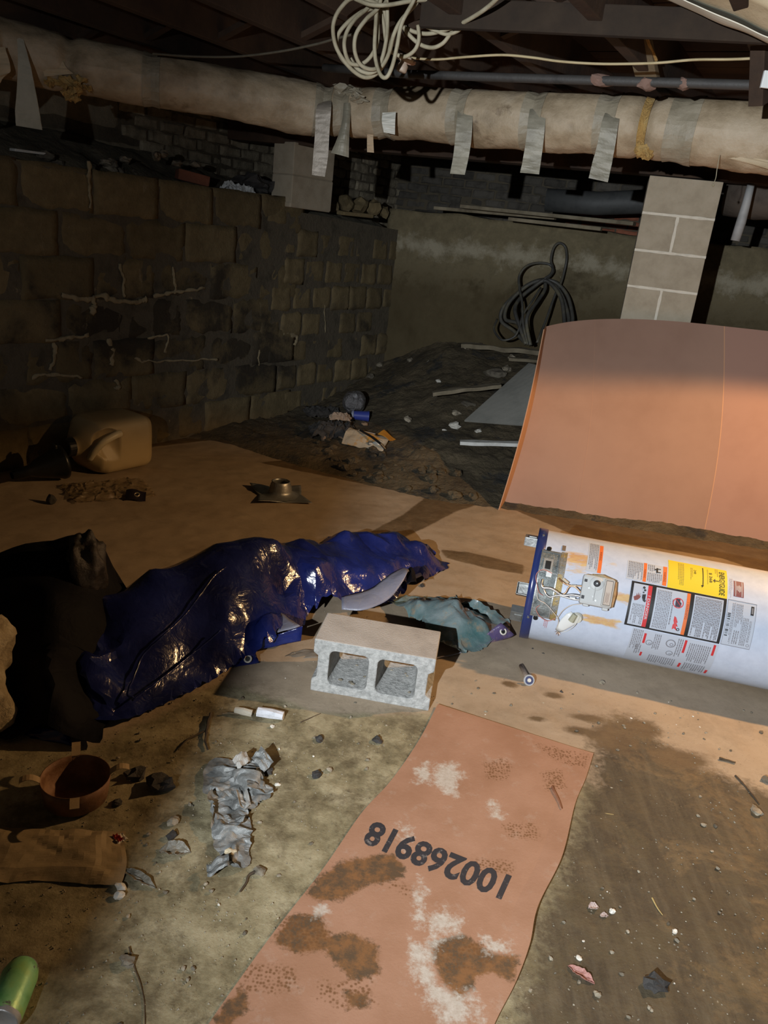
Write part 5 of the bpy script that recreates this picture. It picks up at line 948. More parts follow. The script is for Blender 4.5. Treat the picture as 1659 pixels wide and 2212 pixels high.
b = MB(); b.grid(lambda u, v: ((u - .5) * .30, (v - .5) * .20, .085 * math.sin(math.pi * min(1, max(0, v))) ** .7 * (1 - .25 * u) + .012 * noise.noise(Vector((u * 6, v * 6, 2)))), 20, 16, .003, (0, 0, 1)); b.obj('package_body', mat('package_white', (.36, .29, .20), (.46, .39, .28), 8, .7, .4, 40, spot=((.50, .25, .04), 4, .55)), pk)
b = MB(); b.grid(lambda u, v: (.07 + .09 * u, -.02 + .11 * v, .09 + .01 * math.sin(3 * u + 2 * v) - .03 * u), 8, 8, .002, (0, 0, 1)); b.obj('orange_panel', mat('orange_panel', (.46, .20, .02), (.56, .28, .04), 8, .6, .3, 40), pk)
b = MB(); b.tube([(-.06, -.02, .09), (.05, -.07, .075), (.13, -.10, .05), (.16, -.09, .02)], .008, 6); b.obj('dark_edge', M['black'], pk)
b = MB(); b.box((0, 0, 0), (.13, .075, .004), Matrix.Rotation(-.45, 4, 'Z') @ Matrix.Rotation(.45, 4, 'X'), .001); put('white_card', b, mat('card_white', (.45, .41, .38), (.52, .48, .44), 9, .7, .1), 'blank white card leaning on the orange and white package', 'card', Vector((-0.19,5.16,0.084)) + Vector((0, -.02, .055)))
bl = thing('light_bulb', 'frosted light bulb lying in front of the orange and white package', 'bulb', Vector((-0.103,5.066,0.083)) + Vector((0, -.03, .03)), .2)
b = MB(); Mb = Matrix.Rotation(R_(90), 4, 'Y'); b.lathe([(0, .055), (.014, .052), (.026, .040), (.031, .024), (.029, .008), (.020, -.012), (.014, -.024)], Mb, 24); b.obj('glass', plain('bulb_glass', (.40, .40, .36), .12), bl, True)
b = MB(); b.lathe([(.014, -.024), (.0145, -.05), (.010, -.056), (0, -.058)], Mb, 16); b.obj('cap', M['steel'], bl)
for k, (p, r) in enumerate((((-0.335,5.236,0.07), .035), ((-0.452,5.225,0.052), .04), ((-0.052,5.029,0.087), .012), ((-0.208,5.485,0.124), .018))):
    b = blob((0, 0, r * .4), (r * 1.2, r, r * .8), .5, k + 90, 2); put('litter_stone', b, M['palestone'] if k == 2 else mat('tan_stone', (.20, .13, .08), (.28, .19, .12), 12, .9, .4), ['tan stone at the front of the litter heap', 'dark tan stone left of the litter heap', 'tiny pale chip beside the light bulb', 'small stone under the blue cup'][k], 'stone', Vector(p), k)
plank((-0.65,5.277,0.032), (-0.514,5.625,0.076), .03, .012, 'stick', M['twig'], 'dark stick pointing at the litter heap', 'stick', 5)
plank((-1.515,5.208,0.004), (-0.97,5.025,0.004), .07, .02, 'buried_plank', mat('mud_plank', (.05, .035, .02), (.09, .06, .035), 8, .9, .4), 'muddy plank half buried at the edge of the pale slab', 'plank', 6)

# ------------------------------------------------------------------ big plastic jug, funnel and clear bag by the left wall
jl = Vector((-1.567,4.165)); jg = thing('plastic_jug', 'large beige plastic jug lying on its side against the left wall', 'jug', (-1.60, 4.30, 0), R_(57))
# local: x along the wall (base at +x), y towards the wall, z up
b = MB()
def jugf(u, v):
    a = 2 * math.pi * v; L_ = .44; x = u
    prof = [(0, .05), (.03, .055), (.10, .10), (.22, .152), (.33, .16), (.90, .16), (.965, .150), (1.0, .12)]
    k = np.interp(x, [p[0] for p in prof], [p[1] for p in prof]); ex = np.interp(x, [0, .1, .3], [1, .8, .35])
    c, s_ = math.cos(a), math.sin(a); sq = lambda t: math.copysign(abs(t) ** ex, t)
    y, z = sq(c) * k, sq(s_) * k * .95
    d = math.hypot((x - .30) / .17, (z - .035) / .085)
    if y < -k * .6 and d < 1: y += .050 * (1 - d * d) ** .6 * (1 if d > 0 else 1)
    return (-.26 + L_ * x, y, .155 + z)
b.grid(jugf, 60, 96); b.f.append(tuple(60 * 97 + j for j in range(96)))
b.obj('jug_body', M['jug'], jg, True)
b = MB(); b.tube(spline([(-.205, -.085, .10), (-.20, -.125, .155), (-.165, -.155, .205), (-.10, -.166, .235), (-.06, -.16, .24)], 6), [.020] * 25, 14); b.obj('handle', plain('handle_pale', (.56, .49, .33), .4), jg, True)
b = MB(); b.lathe([(0, -.30 + .0), (.048, -.30), (.052, -.295), (.052, -.25), (.0, -.25)], Matrix.Translation((0, 0, .155)) @ Matrix.Rotation(R_(90), 4, 'Y'), 24); b.obj('cap', M['black'], jg)
fn_ = thing('black_funnel', 'black plastic funnel lying on its side in front of the jug cap', 'funnel', Vector((-1.784,3.925)).to_3d() + Vector((0, 0, .095)), R_(50))
b = MB(); b.lathe([(.020, -.21), (.026, -.21), (.030, -.12), (.045, -.09), (.090, .04), (.094, .045), (.094, .062), (.088, .062), (.086, .045), (.040, -.085), (.022, -.12), (.018, -.21)], Matrix.Rotation(R_(82), 4, 'Y'), 32); b.obj('funnel_body', M['black'], fn_, True)
b = MB(); b.box((.02, 0, .098), (.012, .05, .02), None, .003); b.obj('hang_tab', M['black'], fn_)
def film(name, c, alpha, rough=.15):
    t = NT(name); col = t.ramp(t.noise(9, 6, .6), [(.3, tuple(k * .7 for k in c)), (.7, c)]); t.bump(t.noise(30, 6, .7), .5, .01); t.b.inputs['Alpha'].default_value = alpha; return t.done(col, rough, 0, .6)
crumple('clear_bag', .42, .30, .035, film('clear_film', (.34, .25, .14), .38), 'clear plastic bag lying flat on the floor in front of the jug', 'bag', Vector((-1.457,3.87)).to_3d(), R_(35), 12, 40, .0008, 9)
gfl = thing('grommet_flap', 'scrap of black tarp with a brass eyelet on the floor in front of the jug', 'tarp scrap', Vector((-1.288,3.793)).to_3d(), .25)
b = MB(); b.grid(lambda u, v: ((u - .5) * .10, (v - .5) * .06 - .0 * u, .008 + .035 * v + .008 * math.sin(5 * u)), 10, 8, .002); b.obj('flap', plain('flap_black', (.018, .014, .020), .3), gfl)
def ring_mesh(r, t_, M4): b = MB(); b.tube([M4 @ Vector((r * math.cos(2 * math.pi * k / 20), r * math.sin(2 * math.pi * k / 20), 0)) for k in range(20)], t_, 6, False, True); return b
ring_mesh(.012, .0036, Matrix.Translation((.006, .0, .030)) @ Matrix.Rotation(R_(28), 4, 'X')).obj('eyelet', mat('eyelet_brass', (.55, .48, .34), (.65, .58, .42), 30, .3, .1, metal=.6), gfl, True)
b = blob((0, 0, .02), (.022, .02, .026), .4, 5, 2); put('dark_lump', b, M['soot'], 'small dark lump alone on the pale floor left of the clear bag', 'lump', Vector((-1.649,3.608)).to_3d())
# metal vent collar
fl = thing('vent_collar', 'grey metal ribbed collar on a bent square plate standing on the pale floor', 'vent collar', Vector((-0.587,4.09)).to_3d() + Vector((0, .03, 0)), .35)
b = MB(); b.lathe([(.105, .006), (.085, .012), (.070, .022), (.060, .036), (.064, .042), (.057, .048), (.061, .055), (.054, .061), (.057, .068), (.050, .074), (.052, .084), (.048, .086), (.045, .084), (.046, .07), (.056, .03)], None, 40); b.obj('collar', M['steel'], fl, True)
def plate(u, v):
    x, y = (u - .5) * .24, (v - .5) * .24; d = max(abs(x), abs(y)) / .12; c = (abs(x) * abs(y)) / .0144
    return (x * (1 + .25 * c), y * (1 + .25 * c), .004 + .02 * c * (1 if x < 0 else .25) + .002 * math.sin(u * 9))
b = MB(); b.grid(plate, 20, 20, .0012, (0, 0, 1)); b.obj('plate', M['steel'], fl, True)
# anchor bolt
bo = thing('eye_bolt', 'rusty bolt with a round washer head lying on the floor in front of the heater', 'bolt', Vector((0.575,2.426)).to_3d(), 0)
q0 = Vector((0.564,2.533)).to_3d() - bo.location; b = MB(); b.tube([Vector((-.002, .01, .018)), q0 * .5 + Vector((0, 0, .014)), q0 + Vector((0, .0, .010))], [.0085, .0085, .0075], 10); b.obj('shank', mat('bolt_rust', (.20, .13, .09), (.34, .26, .20), 30, .5, .4, 90, metal=.4), bo, True)
b = MB(); Mw = Matrix.Translation((.002, -.006, .020)) @ Matrix.Rotation(R_(62), 4, 'X'); b.lathe([(.0, .002), (.019, .002), (.020, 0), (.019, -.003), (0, -.003)], Mw, 24); b.obj('washer', mat('washer_steel', (.55, .54, .53), (.66, .65, .64), 30, .3, .1, metal=.6), bo)
b = MB(); b.lathe([(0, .0035), (.0145, .0035), (.0145, .002)], Mw, 24); b.obj('seal_ring', plain('seal_navy', (.04, .05, .12), .4), bo); b = MB(); b.lathe([(0, .009), (.006, .009), (.0075, .0035)], Mw, 16); b.obj('stud', M['palestone'], bo)
# two pale stubs, can, wrapper, bowl, paper
def stub(p0, p1, r, mt, label): 
    P0, P1 = Vector(p0).to_3d(), Vector(p1).to_3d(); c = (P0 + P1) / 2; b = MB(); b.tube([P0 - c + Vector((0, 0, r * .9)), Vector((0, 0, r)), P1 - c + Vector((0, 0, r * .9))], [r * .9, r, r * .85], 9); jitter(b, .003, 60, r * 900); put('chalk_stub', b, mt, label, 'chalk', c)
stub((-0.387,2.059), (-0.333,2.05), .0125, mat('cream_stub', (.42, .38, .29), (.55, .50, .40), 30, .8, .5, 90), 'cream coloured stub lying left of the bluish white one')
stub((-0.318,2.058), (-0.236,2.05), .0165, mat('chalk_blue', (.50, .52, .55), (.66, .67, .70), 40, .85, .6, 90), 'thicker bluish white stub lying right of the cream one')
can = thing('drink_can', 'crushed green drink can with a bare silver end at the lower left corner', 'can', Vector((-0.592,1.057)).to_3d() + Vector((0, 0, .033)), R_(99))
Mcn = Matrix.Rotation(R_(90), 4, 'Y') @ Matrix.Rotation(R_(3), 4, 'X')
b = MB(); b.lathe([(.033, -.052), (.0335, -.045), (.0335, .035), (.031, .048), (.026, .056)], Mcn, 48); jitter(b, .0035, 30, 3); b.obj('can_body', mat('can_green', (.10, .36, .11), (.26, .60, .27), 16, .35, .2, 30, metal=.1, c3=(.34, .56, .16), spot=((.13, .14, .13), 26, .60), spec=.6), can, True)
b = MB(); b.lathe([(0, -.050), (.024, -.050), (.027, -.058), (.029, -.060), (.031, -.057), (.0335, -.050)], Mcn, 48); jitter(b, .002, 40, 3); b.obj('can_end', mat('can_silver', (.50, .50, .50), (.62, .62, .62), 16, .35, .2, metal=.6), can, True)
b = MB(); b.lathe([(0, .055), (.024, .055), (.0262, .0585), (.0262, .056)], Mcn, 32); b.obj('can_lid', M['steel'], can, True)
b = MB(); Mpk = Matrix.Translation(Vector((-0.646,1.111)).to_3d() + Vector((-.01, 0, .075))); b.grid(lambda u, v: (-.012 + .006 * u, -.03 + .11 * v, .002 * math.sin(9 * v) - .02 * v), 2, 10, .002); b.v = [tuple(Mpk @ Vector(p) - Vector(can.location)) for p in b.v]; b = None
rk = MB(); rk = blob((0, 0, 0), (.22, .22, .27), .35, 21, 5); jitter(rk, .03, 7, 2); jitter(rk, .012, 26, 2); put('rubble_boulder', rk, M['rock'], 'rough tan rubble boulder at the left edge in front of the tarp', 'boulder', Vector((-1.20, 1.80, .17)), 0, None, None, True)
pr = MB(); pr.box((-1.095, -.35, 1.383), (.84, .08, .208), None, .008); pr.box((-1.44, -.35, .64), (.14, .08, 1.30), None, .008); tag(pr.obj('shade_rail', M['joist']), kind='structure')       # unseen rail and post, added to keep the flashlight off the left floor
# shallow round pan with bent clips
pn = thing('round_pan', 'rusty round pan with four bent clips lying open on the dark floor at left', 'pan', Vector((-0.701,1.612)).to_3d(), .2)
rust = mat('pan_rust', (.10, .045, .02), (.18, .085, .04), 14, .6, .4, 60, metal=.2, c3=(.30, .17, .09))
b = MB(); b.lathe([(0, .006), (.055, .006), (.074, .016), (.081, .055), (.083, .075), (.085, .075), (.083, .052), (.077, .012), (.056, .0), (0, .0)], None, 48); b.obj('pan_body', rust, pn, True)
for k in range(4):
    a = R_(10 + 90 * k); Mx = Matrix.Rotation(a, 4, 'Z'); b = MB(); b.grid(lambda u, v: (.082 + .048 * u, (v - .5) * .022, .074 + .010 * math.sin(math.pi * u) + .008 * u), 6, 2, .0015, (0, 0, 1)); b.v = [tuple(Mx @ Vector(p)) for p in b.v]; b.obj('clip', mat('clip_tan', (.30, .21, .11), (.40, .29, .16), 14, .6, .3), pn)
crumple('brown_paper', .36, .16, .020, mat('brown_paper', (.22, .16, .08), (.30, .225, .125), 5, .85, .4, 30), 'wrinkled brown paper strip lying on the dark floor below the round pan', 'paper', Vector((-0.697,1.418)).to_3d(), .12, 15, 30, .001, 3)
cw = thing('candy_wrapper', 'small red white and green wrapper on the dark floor below the round pan', 'wrapper', Vector((-0.554,1.482)).to_3d(), .9)
for nm, ox, c, s1 in (('green_end', -.012, (.16, .26, .03), 1), ('white_end', .014, (.62, .60, .52), 2), ('red_band', .008, (.45, .05, .02), 3)):
    b = MB(); b.grid(lambda u, v: (ox + (u - .5) * (.028 if s1 < 3 else .012), (v - .5) * .028, .004 + .012 * abs(noise.noise(Vector((u * 3, v * 3, s1 * 3.1)))) + (.006 if s1 == 3 else 0)), 8, 8, .0008); b.obj(nm, plain('wrap_' + nm, c, .4), cw)

# ------------------------------------------------------------------ crumpled grey wrapper on the near floor
gw = thing('foil_wrapper', 'long crumpled grey foil bag lying on the near floor left of the brown sheet', 'wrapper', Vector((-0.263,1.578)).to_3d(), 0)
fm = mat('wrapper_foil', (.10, .105, .10), (.21, .215, .205), 22, .30, .6, 70, metal=.15, c3=(.33, .335, .32), bd=.006, spot=((.14, .08, .05), 18, .63))
fm2 = mat('wrapper_matte', (.24, .235, .215), (.36, .35, .32), 30, .6, .4, 70)
FOILDATA = ([35,-4,-2,-3,-2,-5,25,-6,-2,-2,-1,2,1,2,2,-5,2,-2,-4,-4,-9,-3,-2,0,-1,-1,-1,-1,-1,-2,-2,-2,-2,0,0,0,1,1,52,-5,5,-2,-5,-7,-2,2,1,-1,-1,6,-3,2,-6,2,-4,-4,-3,-4,-1,-1,-1,-1,-1,-2,-2,
-3,-1,-2,-3,0,0,0,0,-5,0,1,1,8,46,-3,-3,5,0,-10,2,-4,3,-3,-4,-1,4,-4,2,5,0,-3,0,-2,-7,1,-4,-2,-2,-2,0,2,-2,-1,-4,-1,-2,-2,-1,-2,0,-1,0,1,1,1,0,-1,2,90,-3,-43,-1,0,0,-9,-4,1,6,-1,-7,
2,-4,1,1,-3,5,-1,-1,1,5,-2,-2,-4,-3,-2,-1,-3,-1,-1,1,-2,-1,-1,-2,-1,-2,-2,-1,-1,-2,0,-1,2,1,0,1,0,0,100,-6,-5,-5,-3,-1,-2,-2,-1,-3,-30,-3,0,-1,0,-1,-2,-2,-2,-1,-5,1,6,-2,-2,-1,-1,
-2,3,-1,4,-1,1,1,2,-3,-3,-2,-3,0,-3,-1,-1,-1,1,-2,-2,-1,-2,-1,-1,-2,-1,-2,0,-2,3,-1,2,0,1,0,99,0,2,-5,-6,-1,-3,-2,1,-3,-3,-4,-9,-3,-4,-5,-2,-3,-1,0,-2,-2,-4,-1,-2,4,1,0,-2,-2,-2,-1,
-2,-1,-6,-2,1,4,-1,0,-2,-2,1,0,4,0,-1,3,1,-4,-2,-2,-2,-2,0,-1,-1,-2,1,-3,-1,0,-3,-1,-1,-2,-1,-2,-1,-1,1,1,2,1,0,0,2,101,-8,-3,-3,-1,-4,1,-4,1,-3,-4,-4,-5,-5,-4,-3,-2,-1,-2,-2,-3,0,
0,-1,-4,1,0,-1,-6,1,1,0,-2,-5,-3,0,3,0,-1,0,-2,-2,3,-1,4,-1,-1,-2,2,-6,2,-2,-3,2,-1,-3,0,0,-1,-1,-2,-1,-1,-2,-2,-2,-1,-2,0,1,1,2,1,0,1,1,98,-6,-3,-2,-3,-4,-3,-3,0,1,-1,-5,-5,-5,-5,
-2,-2,-3,0,-2,-3,-2,2,-4,-4,0,-1,0,-1,-1,-1,1,0,-4,-3,-1,1,2,-1,1,-2,-2,0,1,0,3,-2,-2,-2,-4,4,-3,-2,3,-3,-1,0,-2,1,-1,-1,-2,-1,-2,-2,-2,-3,0,0,1,1,1,0,2,1,1,2,93,-5,-4,-3,-5,1,-3,
-3,-3,-2,-1,0,-4,-6,-3,-3,-2,-3,0,-4,0,-3,1,-5,0,-2,1,0,-1,0,-4,2,2,-4,-4,-2,1,2,-1,1,-2,-2,0,1,0,2,-1,-2,-4,-2,-2,3,-2,-1,1,-1,-2,0,-2,3,-2,-1,-1,-2,-2,-7,1,-1,1,0,2,0,1,1,2,1,1,
92,0,-9,-3,-5,-3,-2,1,-3,-3,-3,-3,-3,-1,-3,-3,-3,-1,-3,-2,-3,1,-2,-3,0,-3,-2,-1,1,3,-2,-1,-1,-1,-2,-1,0,1,0,-1,0,-2,1,0,0,-2,1,-3,-2,-1,0,-1,0,-1,1,-1,-2,0,-3,-1,4,-2,-5,-5,-2,0,-1,
1,1,0,2,1,-2,3,2,1,1,87,-5,-3,-4,-5,0,-1,-2,-2,-4,-3,-2,-2,-2,-4,-3,-1,-3,-2,-4,2,-2,-3,-2,-1,-2,0,-1,2,1,-3,2,-2,-2,-1,0,0,1,-1,-2,-1,2,0,-3,0,-1,0,-2,0,-1,-1,-2,1,-4,4,-3,-1,-1,
-3,2,2,-5,-6,-1,0,0,0,1,0,-3,3,2,1,3,1,1,4,82,-5,-4,-3,-4,-4,-5,-3,2,0,-3,-2,-4,-3,-1,-2,-2,-3,-3,-3,2,-1,-4,-1,-2,-1,-4,-2,7,-3,1,-1,1,-2,-2,0,1,0,-3,1,0,-1,0,-1,0,-1,-1,-2,-2,1,
-3,1,-3,0,-2,2,-2,0,-3,3,-4,-1,-6,-1,2,0,1,-1,1,-3,1,3,2,-2,3,4,1,83,-6,-2,-4,-4,-5,-4,-4,-3,4,1,-5,-3,-3,0,-1,-2,-4,-2,-3,0,1,-4,-1,-3,-5,-3,1,3,3,0,-1,0,-2,-2,1,0,-1,-1,-2,3,-4,2,
0,0,-2,-2,0,-3,0,-2,0,-1,-1,-1,-2,2,-2,-1,-4,-2,1,-5,1,1,2,0,-1,-2,0,0,3,1,0,1,3,3,2,77,3,-9,-4,-3,-4,-4,-3,-4,-2,4,-1,-4,-2,0,-3,-3,-3,-2,-1,1,0,-4,-2,-4,-4,-2,2,2,0,3,0,-1,-2,-1,
-3,3,-2,-2,-2,-1,0,1,3,-3,1,-3,0,-3,-1,0,0,-1,-1,-1,-2,-3,-2,2,-3,-2,-2,-2,1,2,0,0,1,-2,0,-1,-3,4,4,0,3,0,5,72,2,-2,-3,-10,-4,-3,-2,-2,-1,3,-3,-2,-5,2,-1,-3,-2,-1,-1,-2,-1,-2,-3,-4,
-3,2,1,0,1,2,-1,-2,-1,-2,-3,3,-3,-2,-1,0,0,2,-1,-1,0,-2,-1,-1,0,0,-1,-1,-2,-2,-4,0,-2,1,-3,-2,-2,1,-1,2,-1,2,0,-1,-1,-3,3,0,5,-1,3,5,0,63,0,-2,-1,-9,0,-2,2,-4,-3,-1,1,0,-4,-1,-2,1,
-2,-1,-3,-2,-4,-3,1,1,-2,3,-1,0,-2,-2,-1,-3,0,0,-1,-1,0,-1,2,-1,-1,-1,1,-3,0,0,-1,-1,-1,-2,-5,-3,-2,2,-1,0,-3,-1,1,-1,-1,2,2,0,-1,-3,-2,0,3,4,1,2,1,4,56,-1,2,-1,-5,-3,-4,0,0,1,-3,
-3,0,1,0,-3,-2,-2,-3,-3,-2,2,-1,0,1,-2,-1,-2,-1,-2,0,-1,0,-1,-1,-2,1,0,0,0,-2,-1,0,0,-1,0,-3,-3,-6,-1,-3,1,2,-1,-3,0,-1,0,0,1,2,-1,1,-3,-3,0,3,4,1,0,1,5,53,2,-5,-1,0,2,0,-2,-2,-7,3,
-1,-2,-3,0,-2,-3,-2,-1,2,0,-3,-1,-1,-3,1,-3,-4,3,0,0,-4,1,0,0,0,-2,-2,-1,1,0,-1,-2,0,-6,-5,-3,0,2,2,-3,-1,0,-2,1,0,0,3,0,-3,0,-3,0,3,4,2,-1,0,-3,4,44,1,3,2,-1,-4,0,-2,-1,-2,-2,1,-3,
-2,-4,1,-4,3,-2,-3,-3,-3,5,-1,0,-1,0,-2,-1,-1,-1,-3,3,0,-2,-2,-5,-5,-2,0,2,2,-3,-1,0,-2,0,0,2,1,1,-3,-2,0,0,2,4,2,0,-1,-2,-1,21,4,4,-5,1,0,-1,0,1,-2,-3,0,-3,0,3,-1,-4,-4,-3,-2,0,2,
0,-2,-1,-1,-1,0,-1,3,2,0,-2,-1,0,0,1,2,2,1,-2,-2,-8,2,31,3,4,-7,-2,2,-4,1,-1,-2,-2,-1,0,2,-4,-1,-3,-1,0,1,-3,-1,-2,0,-2,1,-2,1,4,1,-2,1,0,0,1,-1,2,0,2,-5,-2,-6,35,4,-7,-2,0,-2,1,-5,
-1,2,0,-2,1,0,-2,-1,-1,-1,-3,-1,-1,-2,-1,-1,0,0,0,-1,6,-2,2,1,1,-1,2,2,-4,-4,26,0,-2,0,-2,-3,-1,-2,0,0,0,1,1,-3,2,-2,-2,-2,-2,-2,-1,-1,-2,1,0,-2,1,1,2,0,-4,5,8,-2,-3,23,-9,2,-1,-2,
-1,-1,1,0,1,-2,-2,-2,5,-2,-2,-3,-2,-4,1,-3,3,-2,0,0,-2,5,-2,3,0,3,18,-4,2,-2,-2,0,1,-2,2,-3,-1,-2,-6,-1,4,3,-6,0,-3,-1,2,0,-5,4,5,-1,0,-3,18,4,-2,1,-2,0,-2,-2,4,-3,-2,-2,-6,-1,5,0,
-4,-2,-2,2,0,-2,4,0,0,19,4,-3,-1,-2,-1,-2,1,-6,3,-1,-4,-8,3,6,0,-5,-3,-2,2,5,-3,24,3,1,-2,-6,-2,-6,0,-3,-5,3,-3,-9,2,4,1,1,-5,27,-2,-3,-3,-6,-5,-4,-3,6,-8,214,-2,5,-2,6,2,-49,2,5,7,
7,6,6,6,6,-2,-6,6,-1,5,2,6,6,6,6,6,6,6,6,6,6,7,6,6,7,6,6,6,-163,1,3,5,4,-1,6,6,6,5,6,2,3,7,1,-1,1,6,6,5,3,5,7,6,6,5,6,6,6,6,6,6,6,6,6,6,6,6,7,7,-205,6,6,-1,6,-4,6,4,3,6,3,6,4,4,6,4,
7,-2,7,5,-2,6,5,5,4,5,7,4,6,5,5,6,6,6,6,5,6,6,6,5,6,6,6,12,0,-349,3,117,4,7,6,3,6,4,1,5,0,6,4,6,6,5,3,6,2,6,3,6,5,0,5,5,5,1,6,5,5,6,6,6,5,4,6,7,5,6,5,6,6,5,6,5,6,7,8,-352,0,3,0,5,5,
6,5,5,4,63,3,5,6,5,8,7,6,6,6,-3,6,3,6,0,6,6,6,4,6,2,6,3,6,5,2,6,3,6,5,1,6,5,6,5,4,6,5,6,5,6,5,7,5,7,4,4,6,5,7,5,11,-354,0,5,-1,-4,6,6,5,2,5,5,5,0,3,3,2,6,5,7,5,7,4,4,6,6,8,7,5,6,6,
6,7,4,7,-3,6,6,1,6,4,5,6,4,6,3,5,5,3,6,4,6,3,5,0,7,5,6,5,5,4,6,5,5,6,6,5,6,6,4,5,6,3,6,6,5,13,0,-358,-1,2,7,6,2,6,4,5,5,4,5,3,2,2,4,5,6,6,6,2,7,8,6,3,6,6,5,3,7,6,7,7,-3,6,5,5,5,5,4,
5,6,3,7,1,4,6,5,6,1,5,3,5,5,6,5,6,2,6,6,6,4,4,7,6,7,5,2,5,6,2,6,6,5,6,10,-358,-1,3,5,5,5,5,6,5,5,6,4,1,4,3,3,5,6,6,2,5,7,6,4,4,6,6,6,4,1,6,7,5,5,4,6,7,2,6,3,6,6,5,4,6,0,5,4,5,5,3,4,
6,4,5,7,6,4,3,6,5,4,4,7,7,7,1,6,4,6,0,6,6,6,5,12,-2,-358,3,4,7,4,4,5,5,5,6,5,5,4,3,0,5,5,6,6,5,2,4,7,1,6,5,5,5,6,1,4,6,7,6,5,5,6,4,6,3,6,5,3,6,4,3,5,5,5,5,7,1,6,6,2,6,4,5,6,3,6,3,5,
6,7,3,5,3,7,3,5,2,6,4,6,6,9,-359,1,8,6,4,6,5,4,5,5,5,5,5,5,-1,4,7,3,7,5,5,-2,4,5,6,2,5,4,6,4,6,0,7,7,7,7,5,6,3,5,6,5,3,5,4,6,4,6,5,4,6,5,3,6,1,7,4,5,4,6,3,4,4,4,7,8,-1,6,5,2,6,2,5,
4,6,6,12,-355,8,4,6,6,4,6,5,4,5,5,4,0,5,5,6,4,7,5,5,-2,3,5,0,5,6,1,5,7,4,5,3,8,7,6,6,4,6,5,3,5,5,6,5,6,5,5,2,6,6,6,5,2,5,4,6,6,1,4,5,6,5,0,7,7,1,5,2,5,0,5,6,5,4,7,13,-1,-350,8,5,5,
6,5,4,5,4,6,5,0,5,5,3,6,6,6,5,5,-1,1,6,-3,6,6,4,5,0,5,6,7,6,7,5,5,5,6,4,5,5,5,6,4,5,6,3,5,6,6,4,4,6,4,6,3,5,6,-1,5,4,7,2,7,4,3,6,4,1,0,5,3,6,6,6,6,11,-349,7,5,5,5,5,5,5,5,3,5,3,5,4,
3,5,6,6,5,6,0,0,5,-3,6,2,5,3,7,4,6,6,6,4,6,6,5,4,5,5,5,5,4,6,6,3,6,6,4,6,5,5,5,5,5,6,1,2,2,4,6,7,4,3,4,7,5,3,-4,3,6,4,6,3,7,6,12,0,-342,1,9,5,5,5,5,4,5,5,3,4,2,6,2,6,3,7,5,2,5,0,5,
1,-1,4,6,2,6,7,4,6,7,5,5,5,4,6,2,5,5,6,6,4,6,6,3,6,4,5,6,5,6,6,5,6,5,2,0,1,5,6,6,4,1,5,5,5,-4,4,3,6,5,5,4,7,4,7,-331,6,5,6,2,4,6,4,5,6,-1,5,5,5,1,4,6,6,1,1,6,6,0,-2,5,6,2,5,7,7,4,7,
6,4,5,6,2,3,3,6,6,6,6,4,3,6,4,6,5,5,6,7,6,6,5,1,6,5,-1,2,6,7,4,-5,7,4,5,0,4,5,-1,5,5,5,6,6,7,-4,-306,5,4,3,3,5,5,2,4,5,3,3,4,4,6,6,-3,5,6,1,-1,5,5,4,4,6,5,7,7,4,3,6,4,5,7,-1,5,6,4,
6,3,5,6,6,4,5,6,5,7,7,6,1,3,5,6,5,1,4,7,2,-6,4,7,5,4,3,1,0,6,3,6,7,4,0,8,-294,3,5,3,6,4,-1,5,6,3,5,3,1,5,1,2,2,6,5,5,5,3,5,6,7,2,6,3,6,3,5,7,0,6,5,2,5,5,6,6,4,6,5,6,5,6,7,6,0,5,3,7,
6,4,2,7,-4,-2,3,6,5,4,6,2,-1,6,3,4,7,0,6,9,-281,4,-3,6,6,4,6,2,6,3,-3,6,6,2,1,6,5,6,5,2,6,3,6,3,5,5,2,6,2,5,6,1,5,6,6,5,5,5,5,5,6,4,6,8,2,2,5,5,7,6,3,5,5,-5,1,-1,6,6,5,2,6,0,6,4,3,
7,0,5,12,2,-255,6,-1,2,3,2,7,5,6,5,3,6,5,3,3,5,3,4,5,2,7,5,0,6,4,6,5,6,4,6,4,6,4,6,2,8,5,1,5,6,6,7,3,6,3,-6,-1,5,3,4,6,1,4,5,6,4,5,4,1,6,3,8,-179,3,2,10,5,4,5,6,3,4,6,7,3,6,5,7,-2,
6,5,5,6,7,5,5,6,0,-6,1,6,2,3,5,6,1,5,6,1,4,7,5,6,3,0,-1,-166,4,4,9,5,5,5,5,3,6,6,5,6,7,4,-2,6,6,6,6,5,6,5,-1,-7,4,5,5,1,6,7,-1,4,6,3,7,2,6,6,3,5,-5,-156,4,7,6,2,6,5,5,6,4,5,6,6,2,2,
6,6,6,6,6,5,-5,-5,6,6,-1,6,7,4,5,1,5,6,0,6,7,3,3,-147,2,6,5,5,6,4,6,5,5,2,7,3,4,4,6,6,7,6,3,-5,-3,5,6,0,6,4,7,2,6,4,0,6,4,5,-128,6,4,4,6,3,6,4,0,7,6,5,6,4,5,6,7,2,-2,-5,5,3,5,2,5,4,
4,7,2,5,1,-113,10,2,6,2,6,2,5,3,6,6,5,4,5,5,5,-1,4,0,-1,5,5,3,1,9,3,3,3,-104,2,9,5,3,6,5,5,1,6,6,6,3,6,-5,8,6,-5,1,5,6,5,3,5,2,-89,1,9,5,4,6,4,5,4,5,6,5,1,4,-1,5,0,5,6,4,0,4,-78,2,
9,6,5,6,2,6,6,1,4,5,1,5,5,5,-1,1,-51,6,5,6,2,3,4,7,3,1,19,-4,-2,-5,-2,-4,22,1,1,-1,0,0,0,-1,-2,-3,-8,-2,-5,-3,1,2,0,0,0,0,0,1,1,0,-2,0,0,0,-1,0,-1,-1,21,3,-2,2,-1,-7,1,1,1,-2,-3,3,
